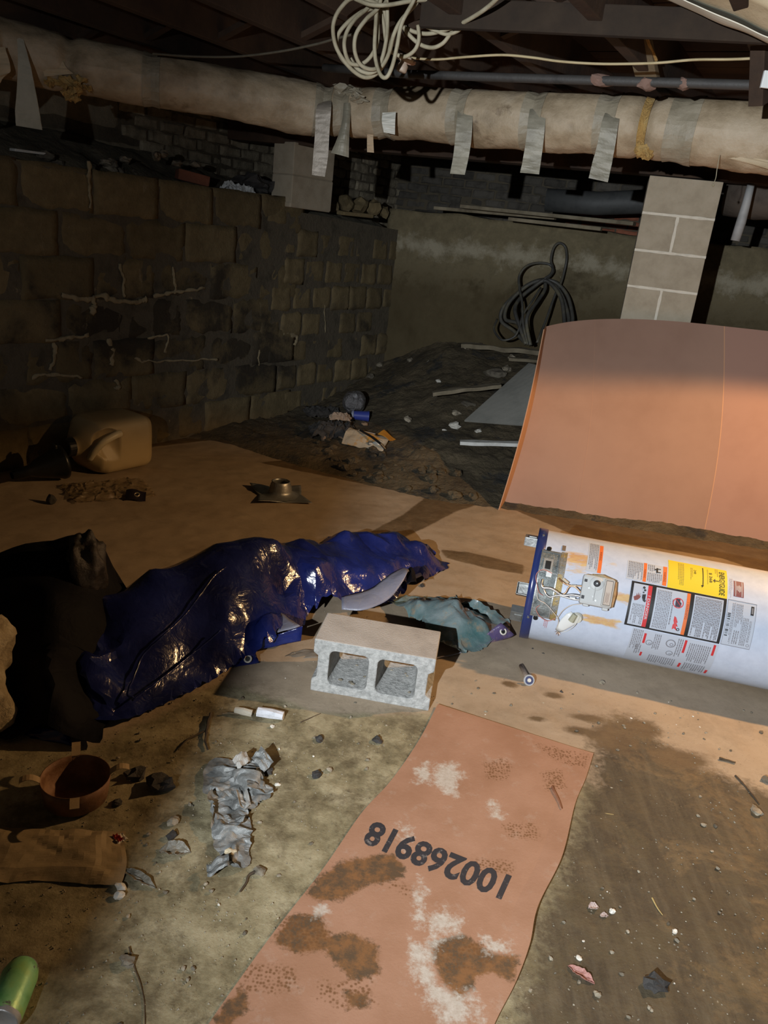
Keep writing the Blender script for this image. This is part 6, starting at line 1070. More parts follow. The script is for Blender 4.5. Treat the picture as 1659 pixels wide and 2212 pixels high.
-5,-1,0,-6,-5,0,3,-1,5,-2,-2,-2,0,-1,0,0,4,-3,-1,0,1,3,0,-3,-1,0,1,0,23,-2,1,-5,1,-2,-3,2,-4,1,-2,1,2,-3,-2,2,0,-6,3,-3,1,-5,-1,2,3,5,-2,-5,0,-1,2,-2,-2,3,-2,2,0,-3,0,3,0,-3,0,5,-1,
1,-5,15,5,1,1,-3,1,-5,-4,2,-2,-1,-3,0,0,0,2,2,-6,0,3,-1,-4,-4,3,4,-5,6,4,-5,2,1,-1,-1,-1,-5,1,-1,2,-1,-2,2,2,-4,0,3,-2,-1,4,10,-1,-2,-3,-7,-1,0,1,4,-5,7,5,0,2,2,-7,0,1,2,3,-4,-2,-1,
1,-5,-2,-1,0,3,-1,5,0,-5,-1,2,-5,0,5,-2,3,6,-2,-4,-1,3,-3,-1,3,-2,-4,2,-2,0,1,1,4,-3,1,-2,2,-4,4,9,0,-1,1,-9,-2,2,2,-6,0,1,-1,4,-4,3,3,-1,-3,-2,3,0,-3,4,4,2,-5,0,0,0,-1,1,2,5,0,-4,
-3,-3,5,-1,-4,1,2,-5,0,5,3,-1,-4,-2,2,-2,5,-3,6,2,-4,-4,4,-1,-5,1,3,1,-3,-3,2,-1,-1,5,4,-1,-5,2,0,-5,4,-1,13,-8,-5,-1,3,4,-2,-1,-2,-2,2,-3,2,4,-4,-3,4,-4,0,0,7,-1,1,2,3,0,0,-1,1,0,
0,-1,-2,-5,-1,-3,5,4,-3,-5,4,0,-5,0,5,5,-1,-2,-2,1,-4,5,-2,3,-3,3,0,-6,-1,0,2,4,-5,1,0,-1,0,6,3,-2,-5,-1,2,-5,1,2,9,-7,-5,5,4,4,0,0,-2,-3,-3,-2,4,-2,0,-4,4,-1,-4,6,5,2,-2,4,4,0,0,
-1,-4,-6,-3,0,5,-5,-5,0,2,5,0,-5,3,-2,2,-4,1,6,-2,4,1,-1,-5,-3,-1,5,3,1,-2,-3,-5,1,2,4,-5,0,-1,0,4,4,4,-2,-6,0,-4,0,3,-1,-1,5,-6,3,-2,3,6,3,3,0,-2,-3,-3,-3,3,-6,-1,4,1,-4,2,7,5,0,4,
-1,3,-3,-3,-2,-7,3,-2,-2,-3,-4,2,-1,5,2,-5,1,-3,5,0,-5,4,3,2,-2,0,1,-6,-2,1,7,-1,-4,3,-2,-4,2,5,-5,-1,0,3,2,6,1,-5,-2,-6,-1,5,-1,-3,-1,3,2,-3,3,-3,4,4,6,3,2,-2,-3,-4,-4,-6,2,-1,6,0,
-3,4,7,5,2,-2,-4,-4,-3,-2,3,-1,-7,-2,-2,3,0,-3,3,6,-2,-3,-3,5,0,-5,-1,4,1,2,5,-1,-4,-5,-1,7,-1,-5,5,2,-2,-3,5,0,-1,0,-3,6,4,-2,-6,-1,-5,4,-4,0,-1,1,-1,5,-4,-1,2,6,5,5,5,-2,-3,-4,-7,
-4,2,-2,6,2,-3,3,6,6,0,-6,-2,1,-5,-5,1,4,-3,-6,-1,3,-3,0,5,2,-3,-5,4,2,1,0,-4,-2,4,6,-1,0,-2,-2,-5,2,2,1,-3,6,3,-2,-2,1,4,-4,-3,6,5,-6,-2,-5,1,1,-1,-5,0,2,-2,1,3,0,-3,1,1,4,5,4,3,
-1,-6,-1,-3,-5,0,6,3,-1,-1,6,7,-1,-6,2,-2,-1,-3,-3,-3,2,-2,-3,2,-5,3,3,-2,-3,-1,4,-3,1,4,-4,1,6,-3,-1,1,-3,3,0,-4,-2,4,4,1,5,-2,1,1,3,-4,-6,6,3,-4,-5,-6,-1,4,2,1,-1,-3,1,-3,-1,3,1,
2,1,2,-2,2,3,4,0,-3,-3,-6,-3,6,1,1,-1,7,6,-1,-5,-1,-4,-1,5,0,-7,-3,3,-1,-5,3,-3,3,-4,1,4,0,2,-3,2,-4,5,-3,1,-4,1,3,-2,4,-3,-4,0,6,5,6,0,2,0,2,-7,-6,4,3,-5,-4,-6,3,-3,1,6,3,-2,-4,-2,
-2,1,-1,2,2,2,1,-1,-1,2,3,4,-4,0,-5,0,-5,2,1,6,4,7,-1,-5,-6,-2,0,6,3,-3,-5,-4,-1,3,-2,3,-4,-1,5,4,1,0,-1,-4,1,-2,-4,0,4,2,0,-3,2,-3,-2,0,3,5,6,5,3,1,0,-7,-7,6,-4,-4,-3,-5,5,1,0,-1,
6,-1,-5,-2,-4,1,0,1,1,0,0,3,-2,1,5,1,1,-2,-6,-3,1,1,6,6,0,3,-6,-5,-2,-1,6,3,0,-1,-6,0,2,-5,3,3,-5,5,5,1,0,0,-2,-6,-5,2,3,1,-3,4,-1,-1,-2,-3,4,3,3,3,6,4,-1,2,-6,-5,-1,-5,3,-6,-5,3,5,
-2,4,1,-5,2,-8,1,-2,4,-4,5,-4,4,-4,5,-1,1,5,-5,-5,5,0,1,6,4,-2,-5,-6,-1,-2,5,4,-2,3,-1,-1,-6,5,2,-4,4,-3,7,1,1,-5,-2,-5,3,2,-2,-4,3,2,-3,-2,0,3,4,4,3,0,2,6,3,-1,-7,-5,-5,0,1,-5,-5,
6,5,1,-5,1,-4,4,-6,-3,1,4,-3,5,-6,4,4,-1,0,-5,3,-5,6,4,6,-5,-5,-1,-1,-1,-3,5,3,-3,3,-6,2,5,-1,-6,5,-1,6,2,-3,-5,-3,4,1,-2,-4,1,4,-2,-3,1,3,4,3,3,4,1,-1,4,5,-2,-7,-7,-5,-2,1,-5,1,5,
5,1,-5,-6,-1,6,-2,-4,0,4,4,2,-1,-4,-2,-5,1,4,4,1,1,-4,-6,0,2,-1,-2,6,1,-6,1,5,-3,2,-6,1,6,3,2,-5,-3,2,-1,1,-4,4,2,-4,-1,3,3,0,4,5,3,2,-1,0,5,3,-4,-6,-7,-6,-3,0,-3,5,4,5,1,-5,-5,-4,
6,3,-5,1,-7,1,5,5,-5,-5,0,1,1,-3,4,-2,-2,5,3,-4,-4,3,3,4,-9,2,4,1,-4,-2,-1,0,5,-2,5,0,-3,0,5,2,4,5,2,2,-1,0,5,1,-6,-5,-7,-3,-5,-4,2,6,4,5,-1,-4,-5,-5,6,1,-5,7,-5,2,-4,-4,3,4,-1,-1,
-6,6,2,0,5,-1,-3,0,8,4,4,2,0,0,0,4,-1,-6,-4,-7,-1,-5,-5,4,0,7,4,0,-6,-6,3,1,-1,-6,8,3,-10,0,-1,4,-3,3,0,-4,6,4,2,2,-1,-3,3,8,3,1,0,0,3,2,-3,-6,-4,-5,1,-4,-6,-2,0,7,5,1,-5,-2,-6,0,1,
11,0,2,-15,0,-2,0,6,1,-3,2,2,5,3,2,-3,5,7,0,0,2,1,2,-4,-4,-5,-2,-2,-6,2,-2,-4,-2,6,3,0,-6,-2,8,2,-1,-10,4,-6,5,4,0,-5,0,3,3,6,-2,6,-1,5,-1,4,1,1,-5,-2,-7,-3,2,-6,-3,6,-1,-7,-1,2,3,
1,2,0,-12,2,5,4,-2,-4,2,5,6,-2,0,1,2,4,5,1,0,-5,-5,-5,-3,4,-1,-7,5,-6,5,0,-10,1,5,-6,3,5,0,-5,1,6,3,6,0,-4,-2,3,5,-1,5,-3,-5,-6,-5,4,3,0,-5,-3,-5,7,-4,1,-4,4,3,-5,1,4,3,5,2,2,-2,-3,
1,4,-1,-2,-1,-6,-2,-2,2,10,-4,-5,-8,3,2,-3,5,2,-3,5,0,3,0,-3,-2,4,-1,4,-5,1,6,-4,-4,3,-12,2,4,-4,5,-1,-2,4,-1,2,-5,3,-7,4,2,3,6,3,-16,-1,-2,0,0,0,1,1,-2,1]
, [624,6,80,32,59,40,51,45,25,2,20,48,22,10,11,52,19,77,19,76,19,77,18,77,18,77,19,77,18,77,18,78,17,78,18,78,20,75,23,72,26,70,33,62,52,44,53,42,55,38,58,35,62,31,65,28,67,25,71,22,
74,18,80,10]
, (42, 95), 1579, (-0.3825, 1.3773, 0.0063))
crm = [((-0.31,1.785), .050, .028, 1.0), ((-0.257,1.799), .055, .035, -.7), ((-0.245,1.705), .07, .03, .2), ((-0.28,1.66), .03, .06, .4), ((-0.291,1.573), .06, .03, -.3), ((-0.29,1.422), .05, .04, .3)]
for k, (p, w_, h_, rz) in enumerate(crm):
    b = MB(); b.grid(lambda u, v: ((u - .5) * w_, (v - .5) * h_, .030 + .012 * math.sin(3 * u + k) + .010 * noise.noise(Vector((u * 3, v * 3, k * 2.2))) + (.02 * v if k < 2 else 0)), 10, 8, .0008); o = b.obj('loose_fold', fm2 if k in (0, 3) else fm, gw); o.location = Vector(p).to_3d() - gw.location; o.rotation_euler = (0, 0, rz)
b = blob((0, 0, 0), (.014, .011, .008), .6, 4, 2); o = b.obj('beige_crumb', plain('crumb_beige', (.50, .42, .28), .8), gw); o.location = Vector((-0.272,1.474)).to_3d() - gw.location + Vector((0, 0, .022))

# ------------------------------------------------------------------ tarp
# draped sheets: vertex positions of settled cloth, as steps in millimetres from point to point
def settled(name, data, mt, parent, subd=1, facet=0, sharp=28):
    steps, runs, shp, n, lo = data
    v = np.array(steps).reshape(3, n).cumsum(1).T * .001 + np.array(lo); mask = np.zeros(shp[0] * shp[1], bool); at_ = np.cumsum(runs)
    for i in range(0, len(at_), 2): mask[at_[i]:at_[i + 1]] = True
    mask = mask.reshape(shp); idx = -np.ones(shp, int); idx[mask] = np.arange(n); q = mask[:-1, :-1] & mask[1:, :-1] & mask[1:, 1:] & mask[:-1, 1:]
    F = np.stack([idx[:-1, :-1][q], idx[1:, :-1][q], idx[1:, 1:][q], idx[:-1, 1:][q]], -1)
    me = bpy.data.meshes.new(name); me.from_pydata((v - np.array(parent.location)).tolist(), [], F.tolist()); me.update()
    o = link(name, me, mt, parent, True); s = o.modifiers.new('s', 'SUBSURF'); s.levels = s.render_levels = subd; s.boundary_smooth = 'ALL'
    if facet:
        dm = o.modifiers.new('d', 'DECIMATE'); dm.ratio = facet
        bpy.context.view_layer.update(); m2 = bpy.data.meshes.new_from_object(o.evaluated_get(bpy.context.evaluated_depsgraph_get())); o.modifiers.clear(); o.data = m2
        m2.polygons.foreach_set('use_smooth', [True] * len(m2.polygons)); m2.set_sharp_from_angle(angle=R_(sharp))
    return o
def poly_material(name, c1, c2, dust, rough=.28, dthr=.60, bs=90, spec=.6):
    t = NT(name); n1 = t.noise(4, 6, .6); n2 = t.noise(22, 8, .75); col = t.ramp(n1, [(.35, c1), (.65, c2)])
    f = t.ramp(n2, [(dthr, 0.0), (dthr + .14, .65)]); col = t.mix(f, col, dust); t.bump(t.noise(bs, 4, .55), .22, .004); t.bump(t.noise(15, 3, .5, dist=1.0), .32, .014)
    return t.done(col, t.ramp(f, [(0, rough), (1, .7)]), 0, spec)
M['poly_blue'] = poly_material('tarp_blue', (.005, .007, .045), (.015, .024, .14), (.040, .036, .046), .17, .66, 70, .5)
M['poly_grey'] = poly_material('tarp_underside', (.13, .135, .18), (.22, .22, .27), (.25, .22, .19), .45, .55)
M['poly_black'] = poly_material('shade_black_tarp', (.002, .002, .003), (.004, .004, .006), (.008, .007, .006), .7, .70, 90, .12)  # near-black base colour stands in for the tarp's deep shade
M['poly_teal'] = poly_material('teal_sheet', (.05, .13, .13), (.25, .29, .29), (.30, .21, .12), .25, .52)
tarp = thing('blue_tarp', 'crumpled shiny blue tarp heaped on the floor behind the concrete block', 'tarp', (-.35, 2.6, 0))
settled('tarp_sheet', ([8,13,3,-8,-4,-5,-6,-1,7,6,4,-2,5,27,-8,-2,-3,-6,13,-1,0,-1,0,1,1,0,0,-16,7,1,-1,-2,10,33,-5,-6,-4,-4,-2,13,-2,-1,-2,-3,-3,-2,-1,-1,0,1,2,1,2,1,0,0,-2,-18,2,0,-1,18,43,3,-9,-8,-6,
11,0,-2,-2,-2,-4,0,-1,-2,-1,0,-1,-1,-2,0,0,0,1,1,1,-1,0,-1,-2,-1,-1,-2,-21,7,13,85,-12,-15,-12,2,-1,-1,-1,-1,0,-3,-3,-1,-3,-5,2,-3,0,-1,0,-1,0,0,-1,0,0,0,1,-1,0,-1,-1,-1,0,-1,0,-1,
0,-15,8,8,56,1,-1,6,18,-20,-12,6,-7,-4,0,-1,-1,-7,1,0,-4,-5,2,-4,1,-5,0,1,2,-1,-2,1,-1,1,0,0,0,-1,0,-1,-1,-1,0,0,0,0,1,1,-13,9,41,8,13,-5,-17,3,18,14,-7,-13,-6,-7,4,0,-5,4,-5,-7,3,
-6,-4,2,-4,4,-7,0,4,0,-1,-3,2,0,-2,1,0,0,0,-1,0,-1,-1,0,0,1,0,0,0,1,0,-17,8,8,8,5,14,-9,9,13,-8,9,18,0,-7,-15,-1,1,2,-3,-3,-1,-6,2,-7,-3,-2,-2,2,1,4,-4,-1,-1,4,0,-1,1,-2,2,0,-1,0,
-1,0,0,-1,0,1,0,0,0,1,0,0,1,-16,8,8,-12,26,2,3,3,10,-2,-3,13,-15,-1,4,4,4,-3,1,-6,-4,-2,-1,-3,-3,0,-2,0,0,1,1,2,-2,-3,3,2,-1,0,-2,3,-1,0,0,0,-1,0,0,-1,1,1,0,0,0,1,0,0,0,-13,8,-29,4,
35,11,-13,10,2,12,-3,-6,3,3,3,4,3,-2,0,-6,-3,-2,-6,0,0,-2,0,-1,1,0,3,-1,-1,-1,-2,1,5,0,0,-3,2,0,1,-1,0,0,-1,-1,1,1,0,1,0,0,0,0,0,0,-18,8,7,-49,28,17,16,-13,2,10,7,7,-5,4,0,5,4,1,1,
-2,-10,-3,-3,1,0,-2,-1,0,0,0,1,-1,1,1,1,1,0,-3,4,-1,1,-3,3,0,0,-1,0,-1,0,0,1,1,0,0,0,0,0,0,0,0,0,-16,8,8,-63,0,26,15,16,-2,2,9,8,6,-1,3,-1,5,-2,10,-4,-6,-6,0,-1,0,0,-2,0,0,1,-1,0,1,
0,1,0,0,0,4,-4,3,1,-1,-3,4,-1,0,-1,0,-1,0,1,1,1,0,0,0,0,0,0,0,-1,0,0,-13,8,-65,19,17,16,8,-3,12,-1,8,6,5,-1,5,-3,-5,11,-5,-4,-1,0,0,0,-2,0,0,1,-2,1,1,0,0,0,3,-1,-1,4,-5,0,0,4,-2,2,
0,-1,-1,0,1,1,0,1,0,0,0,1,0,0,-1,0,-1,-1,1,-19,8,8,-72,14,14,15,10,7,6,5,8,4,6,0,3,-7,-4,0,12,-9,6,-1,-1,1,-1,0,0,-2,1,0,0,0,1,0,1,2,-2,-1,0,2,1,-2,3,-1,1,-1,0,0,0,1,0,1,0,0,1,0,0,
0,0,-1,0,-1,-1,0,0,-16,7,3,-71,15,7,14,12,13,7,2,9,3,3,7,-1,-7,-3,0,1,4,3,1,0,1,0,1,-3,1,0,0,0,0,0,1,0,0,0,0,0,0,0,3,-2,3,-1,0,0,1,0,0,0,1,0,0,1,0,0,0,0,-1,0,-1,0,-1,-1,0,0,-14,18,
-72,13,8,11,12,13,2,9,5,-1,8,-2,-6,-2,3,0,5,-2,2,4,1,1,-3,1,-1,1,0,0,0,0,0,1,0,0,0,0,1,0,0,2,-2,2,0,1,0,0,0,0,1,0,0,0,1,0,0,0,-1,0,-1,0,-1,0,-1,0,-1,-13,13,-61,14,4,13,8,9,10,6,-3,
9,-5,0,-1,-1,4,4,-2,3,-2,1,2,1,3,-2,1,-1,0,1,-1,0,2,0,0,0,0,1,0,0,0,1,-1,3,0,1,0,-1,0,1,0,0,0,1,0,0,-1,0,-1,0,-1,0,0,-1,0,0,-1,-11,8,-51,13,5,11,9,0,13,-1,8,-3,-1,-2,4,4,4,-1,-2,2,
2,2,2,-2,2,-1,0,1,-2,0,1,-1,0,0,3,0,0,0,1,1,-1,1,-1,4,0,0,-1,0,0,0,1,0,0,0,0,0,0,-1,0,-1,0,0,-1,0,0,0,-1,-10,-38,13,1,12,0,13,4,1,6,-5,2,3,-1,2,2,2,3,-1,1,3,-1,1,2,0,-2,1,0,-1,1,0,
0,0,0,1,1,0,0,2,0,1,-1,3,0,-1,0,0,0,1,0,0,0,0,0,-1,0,-1,0,0,-1,0,0,0,0,-1,-1,-9,-31,11,1,5,5,12,-1,7,-1,0,1,4,0,3,3,1,0,0,1,3,0,1,-2,0,1,-2,2,-2,0,1,2,0,0,1,0,0,0,2,0,1,-1,3,-1,0,0,
1,0,0,0,0,0,0,-1,0,-1,-1,0,0,0,0,0,-1,0,0,-12,15,-39,12,12,-8,5,8,0,7,-1,0,2,5,-1,1,1,1,3,1,1,2,-3,2,1,-2,0,-1,1,-1,1,0,3,-1,1,0,0,1,0,1,0,1,0,1,0,0,0,1,0,0,0,0,0,-1,0,-1,-1,0,0,0,
0,0,0,-1,0,0,-11,10,-22,10,10,-10,4,4,6,1,0,1,5,-1,1,2,1,2,2,-3,1,-1,0,2,-2,1,-1,1,0,0,0,3,-1,1,0,1,0,0,1,0,1,0,1,0,0,1,0,0,0,0,0,-1,0,-1,-1,0,0,0,0,0,0,-1,0,0,0,-17,3,9,9,-10,3,3,
4,0,2,4,1,2,1,1,-4,1,-1,0,0,1,1,-1,0,0,2,0,-1,1,0,2,0,0,1,0,1,0,1,0,0,1,0,1,0,0,0,0,0,-1,0,-1,-1,-1,1,0,0,0,0,-1,1,-2,1,-7,5,-4,9,8,-10,2,2,1,0,2,1,1,1,1,-1,0,0,1,-1,0,2,-1,1,-1,1,
1,1,0,0,1,0,1,0,1,0,1,0,0,1,0,1,0,0,0,0,0,-1,0,-1,-1,-1,1,0,0,0,-1,1,-2,1,1,-6,-11,2,17,8,7,-13,1,1,1,1,1,1,0,0,0,0,0,0,0,0,2,-1,0,1,0,1,2,0,0,1,0,0,1,0,1,0,0,1,1,0,0,0,0,0,0,-1,0,
-1,-1,0,0,0,0,-1,1,-1,0,-1,-11,6,-1,-19,13,24,7,4,-15,0,2,1,0,0,1,0,0,0,0,0,1,0,1,0,0,0,1,1,1,1,0,0,1,0,0,1,0,1,0,1,0,0,0,0,0,0,-1,0,-1,-1,0,0,0,-1,1,0,0,-1,-10,-1,0,-1,-5,-11,40,9,
-12,0,1,0,1,0,1,0,0,-1,0,0,1,0,0,2,0,1,0,1,1,1,0,0,0,0,1,0,1,0,1,0,0,0,0,0,0,-1,0,-1,-1,0,0,0,0,0,0,-1,-9,-1,0,-2,-2,-2,-4,16,16,8,5,-15,0,1,0,1,1,-1,-1,0,0,1,0,1,-1,1,0,1,1,2,0,1,
0,0,0,1,0,1,0,1,0,0,0,0,0,0,0,-1,-1,-1,0,0,0,-1,0,1,-8,-1,-1,-2,-1,-2,-1,-3,-14,6,34,15,-12,0,2,2,0,-1,-1,-1,-1,0,1,0,1,1,0,1,2,0,0,1,0,1,0,0,0,1,0,1,0,0,1,0,-1,0,0,-1,-1,0,-1,0,-1,
0,0,-5,-1,-1,-2,-1,-2,-1,-2,-1,-4,-11,5,44,8,-14,1,1,1,0,-1,-2,0,0,1,2,1,1,0,0,0,0,1,0,1,0,0,0,1,0,1,0,1,0,0,0,0,-1,-1,0,-1,-1,0,-1,0,-4,0,-1,-2,-2,-1,-1,-2,-1,-2,-2,-4,-10,41,15,5,
-17,0,1,1,0,-2,0,4,1,1,-1,-2,1,1,0,1,0,0,1,0,0,0,1,1,0,1,0,1,-1,0,-1,0,-1,-1,0,-1,-1,-2,0,-2,-1,-1,-2,-1,-1,-2,-1,-2,-1,-3,-13,11,30,16,-14,0,1,1,0,1,2,0,0,0,0,1,0,1,1,-1,1,-1,1,0,
1,0,1,0,1,1,0,0,-1,0,-1,-1,-1,0,-1,-1,-1,-1,-1,-2,-3,-1,-1,-2,-1,-2,1,-1,-2,-3,-10,3,34,11,8,-16,1,1,1,3,0,-1,1,-1,1,0,2,-2,3,-2,0,1,2,-2,2,0,1,1,1,0,0,0,-1,-1,-1,0,-1,0,-1,-1,0,-2,
-1,-2,-1,-1,-1,-2,-2,-2,0,-1,-2,-3,-11,43,8,9,-18,4,-1,2,1,-5,2,0,2,-2,3,-2,0,1,3,-4,2,0,1,1,1,1,1,0,0,0,-1,0,-1,-1,0,0,0,-1,-1,-1,-2,-1,-1,-1,-1,-2,-1,-3,0,-2,-2,-5,-7,53,-2,-14,1,
0,0,5,-3,3,-2,3,-2,0,2,2,-4,-1,1,1,0,2,1,1,3,1,0,0,-1,-1,0,0,-1,0,1,0,-1,-3,-2,-1,1,0,-1,-3,-1,-1,-3,0,-2,-4,-15,1,59,-12,-4,-1,-4,0,6,-1,0,3,-3,3,0,-4,-1,0,0,1,1,1,3,-1,5,3,1,-2,
-3,2,0,0,0,0,1,1,0,-2,-3,-4,-1,-2,3,0,-2,-1,-1,-1,-2,-4,-6,-17,6,55,4,-18,8,-18,6,3,3,-1,3,-4,0,-1,0,-2,0,0,0,1,1,1,4,-2,9,2,-6,2,-3,2,2,1,0,1,2,1,0,-2,-3,-3,-3,-4,-2,5,1,-1,-1,-2,
-4,-6,-9,-14,63,-9,-14,-1,5,6,-5,6,-3,2,-1,-1,-3,0,2,0,-2,1,4,-3,2,3,0,9,-2,-5,2,2,1,2,0,0,3,2,2,0,-2,-2,-2,-4,-4,-7,6,2,-1,-2,-4,-5,-8,-17,-2,6,43,0,-10,-1,8,-4,3,4,1,-3,-2,-1,-1,
3,-2,-2,2,1,6,4,-9,4,1,7,0,-3,-2,2,6,2,-1,0,0,5,0,3,1,0,-1,-2,-4,-7,-9,5,3,-1,-3,-6,-5,-8,-4,-9,9,43,-11,-3,2,-1,0,2,-2,6,-2,-3,-1,4,0,-5,2,1,10,-11,6,-5,4,4,0,-3,3,3,6,3,-1,-1,0,1,
0,1,1,4,3,0,-1,-5,-9,-10,4,5,-3,-5,-6,-5,-2,0,-17,5,8,30,19,-32,3,7,3,1,0,-2,0,2,-4,2,-2,-2,5,-2,-2,-5,3,5,1,3,0,1,2,5,6,2,1,-2,0,1,0,0,0,-1,1,2,1,3,-5,-10,-6,3,3,-5,-6,-4,-2,1,2,1,
-13,5,3,27,-14,14,-13,3,5,7,3,-5,-5,-3,-1,2,-4,0,6,-6,-1,2,2,3,2,1,2,4,3,5,5,1,0,0,-1,-1,-2,-1,3,2,0,0,-1,-1,-3,-8,-4,4,-2,-6,-4,-2,2,3,5,2,-2,-15,3,11,10,11,-10,2,2,3,-8,-3,-4,3,
-2,2,-1,3,0,-1,1,2,0,3,4,3,3,5,5,3,0,1,-1,-4,-2,0,0,4,1,1,-2,1,-5,-5,-3,-9,5,-4,-4,-2,6,6,3,-2,-5,4,-21,5,1,29,11,1,-16,-2,-1,-8,-2,-1,5,0,0,0,4,-1,0,-3,5,4,4,3,1,2,7,5,3,2,-1,-6,
-2,-2,1,0,3,1,0,-2,1,-7,-3,-5,-8,5,-5,-2,8,6,-4,-3,0,3,2,-5,-19,5,5,29,8,1,-20,-6,-2,-3,3,2,1,0,-2,-1,0,4,6,4,4,3,2,1,2,8,4,0,2,-5,-4,-2,2,0,0,0,0,2,-3,-1,-4,-1,-5,-8,0,-4,11,-2,-1,
0,1,4,1,-3,-3,-2,-17,6,25,4,-2,-1,0,-18,-3,-3,-1,3,4,5,6,6,5,3,3,2,2,1,1,10,1,1,-8,0,-2,-3,-1,2,3,1,1,-1,-3,0,-2,-2,-5,-10,-1,7,-3,0,2,2,4,-1,0,-1,-3,-4,-1,-7,14,4,-5,4,-21,1,8,6,6,
7,5,3,2,3,2,1,1,0,11,1,-3,-8,1,-2,-2,0,0,1,2,3,-2,-2,3,-3,-5,-9,-4,0,0,2,2,2,2,2,0,2,-3,-4,-3,0,1,-12,3,6,7,9,-4,4,4,2,-2,6,4,3,1,-1,10,3,2,-3,-9,0,-1,-1,0,0,1,1,2,-2,-1,3,-2,-8,
-11,-1,0,3,2,1,2,3,3,-3,1,-3,-4,-3,-13,9,8,9,5,-1,2,-2,1,7,4,3,-1,8,1,6,3,-3,-8,-4,-1,0,-1,1,1,2,-1,0,-1,-2,-6,-7,-4,0,2,2,1,3,2,1,1,1,-2,-3,-4,-3,-9,6,19,-2,2,2,0,2,5,0,9,1,4,3,7,
3,-2,-7,-4,-2,-2,0,1,0,0,0,0,-2,-4,-6,-7,-1,0,1,4,2,3,2,0,1,-1,-3,-1,-1,-2,-9,3,14,11,-14,6,1,2,3,4,4,5,4,3,2,8,0,-2,-5,-4,-2,-2,0,0,-1,1,1,-2,-3,-5,-6,-5,0,1,1,6,3,1,1,0,-1,0,0,1,
-3,0,-10,18,-14,2,7,1,4,2,3,5,5,4,4,2,3,5,-1,-4,-5,-2,-2,-1,-1,1,1,1,-2,-4,-3,-5,-4,-2,0,3,3,3,1,0,0,0,3,2,1,-4,1,-3,-10,8,-5,6,1,1,4,3,3,3,4,6,4,3,3,2,3,-3,-4,-2,-2,-2,-2,-1,-1,-1,
2,-3,-2,-4,-3,-3,1,3,2,2,1,0,0,0,2,5,-1,-2,-1,-1,-3,-9,8,5,-3,2,3,3,5,3,4,2,3,4,3,4,3,0,-6,-3,-2,0,-3,-2,-2,0,-1,-1,-2,-2,-1,-2,-3,0,1,1,1,2,1,3,2,2,3,-3,0,-2,-3,-2,-3,14,8,-11,2,3,
3,3,2,3,3,3,4,4,4,1,-5,-5,-2,0,-2,-3,-2,-1,-2,-1,1,-1,0,-2,-4,-3,0,2,1,1,2,2,1,4,0,1,-1,-1,-3,1,7,0,0,9,-7,2,2,-1,5,3,3,3,3,4,5,3,-4,-6,-3,-2,-2,-3,-2,-3,0,1,1,0,0,-1,-3,-3,-2,-1,1,
6,1,0,-1,3,2,1,-1,-1,-1,3,6,6,8,-9,-2,-2,5,4,3,3,4,3,4,1,-2,-3,-5,-2,-1,-2,-1,-5,0,0,2,1,-1,-2,-1,-1,-2,0,0,1,7,0,-2,-1,2,0,0,-1,1,3,6,12,8,-17,-4,5,3,3,4,4,3,1,5,-1,-7,-3,-1,-1,-1,
-5,-1,-2,-1,3,0,0,-1,-1,0,0,0,1,-2,3,4,-1,-2,0,1,-1,1,2,2,4,16,3,-15,-3,1,3,8,5,0,7,2,-2,-5,-3,-2,-2,-3,-2,-2,-3,1,3,-2,1,0,-3,3,0,1,1,-4,3,2,3,-2,-2,1,0,2,2,2,3,16,5,-14,-2,1,3,5,
7,3,3,-4,-4,-3,-2,-4,-2,-2,-4,0,1,2,-2,-1,-1,1,2,2,1,-1,-2,0,3,2,1,-1,-1,2,1,2,2,1,26,3,-14,-1,1,3,4,2,1,-1,-4,-3,-2,-3,-3,-4,-3,0,2,2,-2,-2,0,0,3,2,1,0,-3,0,3,0,2,1,-1,2,1,2,1,1,
24,12,-15,-1,1,2,-1,1,-1,-1,-3,-4,0,-3,-5,-2,0,1,1,-4,0,0,0,1,3,1,0,-2,0,3,0,1,1,1,1,1,1,7,-4,41,-6,-13,-1,2,-3,1,1,-1,-1,0,-6,0,-6,-1,-6,1,6,-5,0,-1,0,0,0,1,1,1,0,1,1,2,1,1,1,1,1,
4,23,9,3,-15,1,-2,0,2,2,-5,-2,-2,-6,-3,-5,-2,7,-2,-2,-1,1,0,0,1,1,1,0,1,1,2,0,2,1,1,1,3,14,19,-10,-4,4,-1,-1,5,-13,-5,5,-4,-6,-2,-2,0,3,0,0,0,1,0,1,1,0,1,1,1,1,2,1,1,2,3,33,4,-16,
-1,3,5,-15,-5,-5,4,2,-6,0,-2,3,-2,-7,-1,1,1,5,3,1,0,1,2,0,1,2,2,1,5,24,-1,-3,8,4,-16,-5,-2,-3,4,3,-6,-1,2,-7,-3,-1,0,0,0,5,2,0,0,2,0,1,2,2,14,-10,11,-6,20,2,-3,-5,-4,4,3,4,-8,-7,-7,
-2,-3,0,1,3,0,4,0,0,0,1,0,3,3,10,-8,4,9,14,-1,0,-1,0,2,-2,-11,-8,-3,-2,-2,1,2,4,0,3,0,0,-1,1,3,2,7,0,8,13,1,0,-1,-6,0,0,-11,-3,-3,-2,0,2,2,3,3,-4,3,-1,2,2,12,-7,3,9,12,-2,-3,-2,-1,
-2,0,-13,1,-1,0,1,2,4,2,-4,3,3,1,2,9,11,11,-11,-1,-1,-3,-2,-3,-7,1,0,2,3,3,-7,3,7,3,3,1,7,3,6,-7,0,1,-2,-1,-1,-5,0,2,4,-6,2,1,6,3,6,10,-7,-4,8,9,-15,2,2,0,3,-9,-2,0,7,1,-12,4,-1,17,
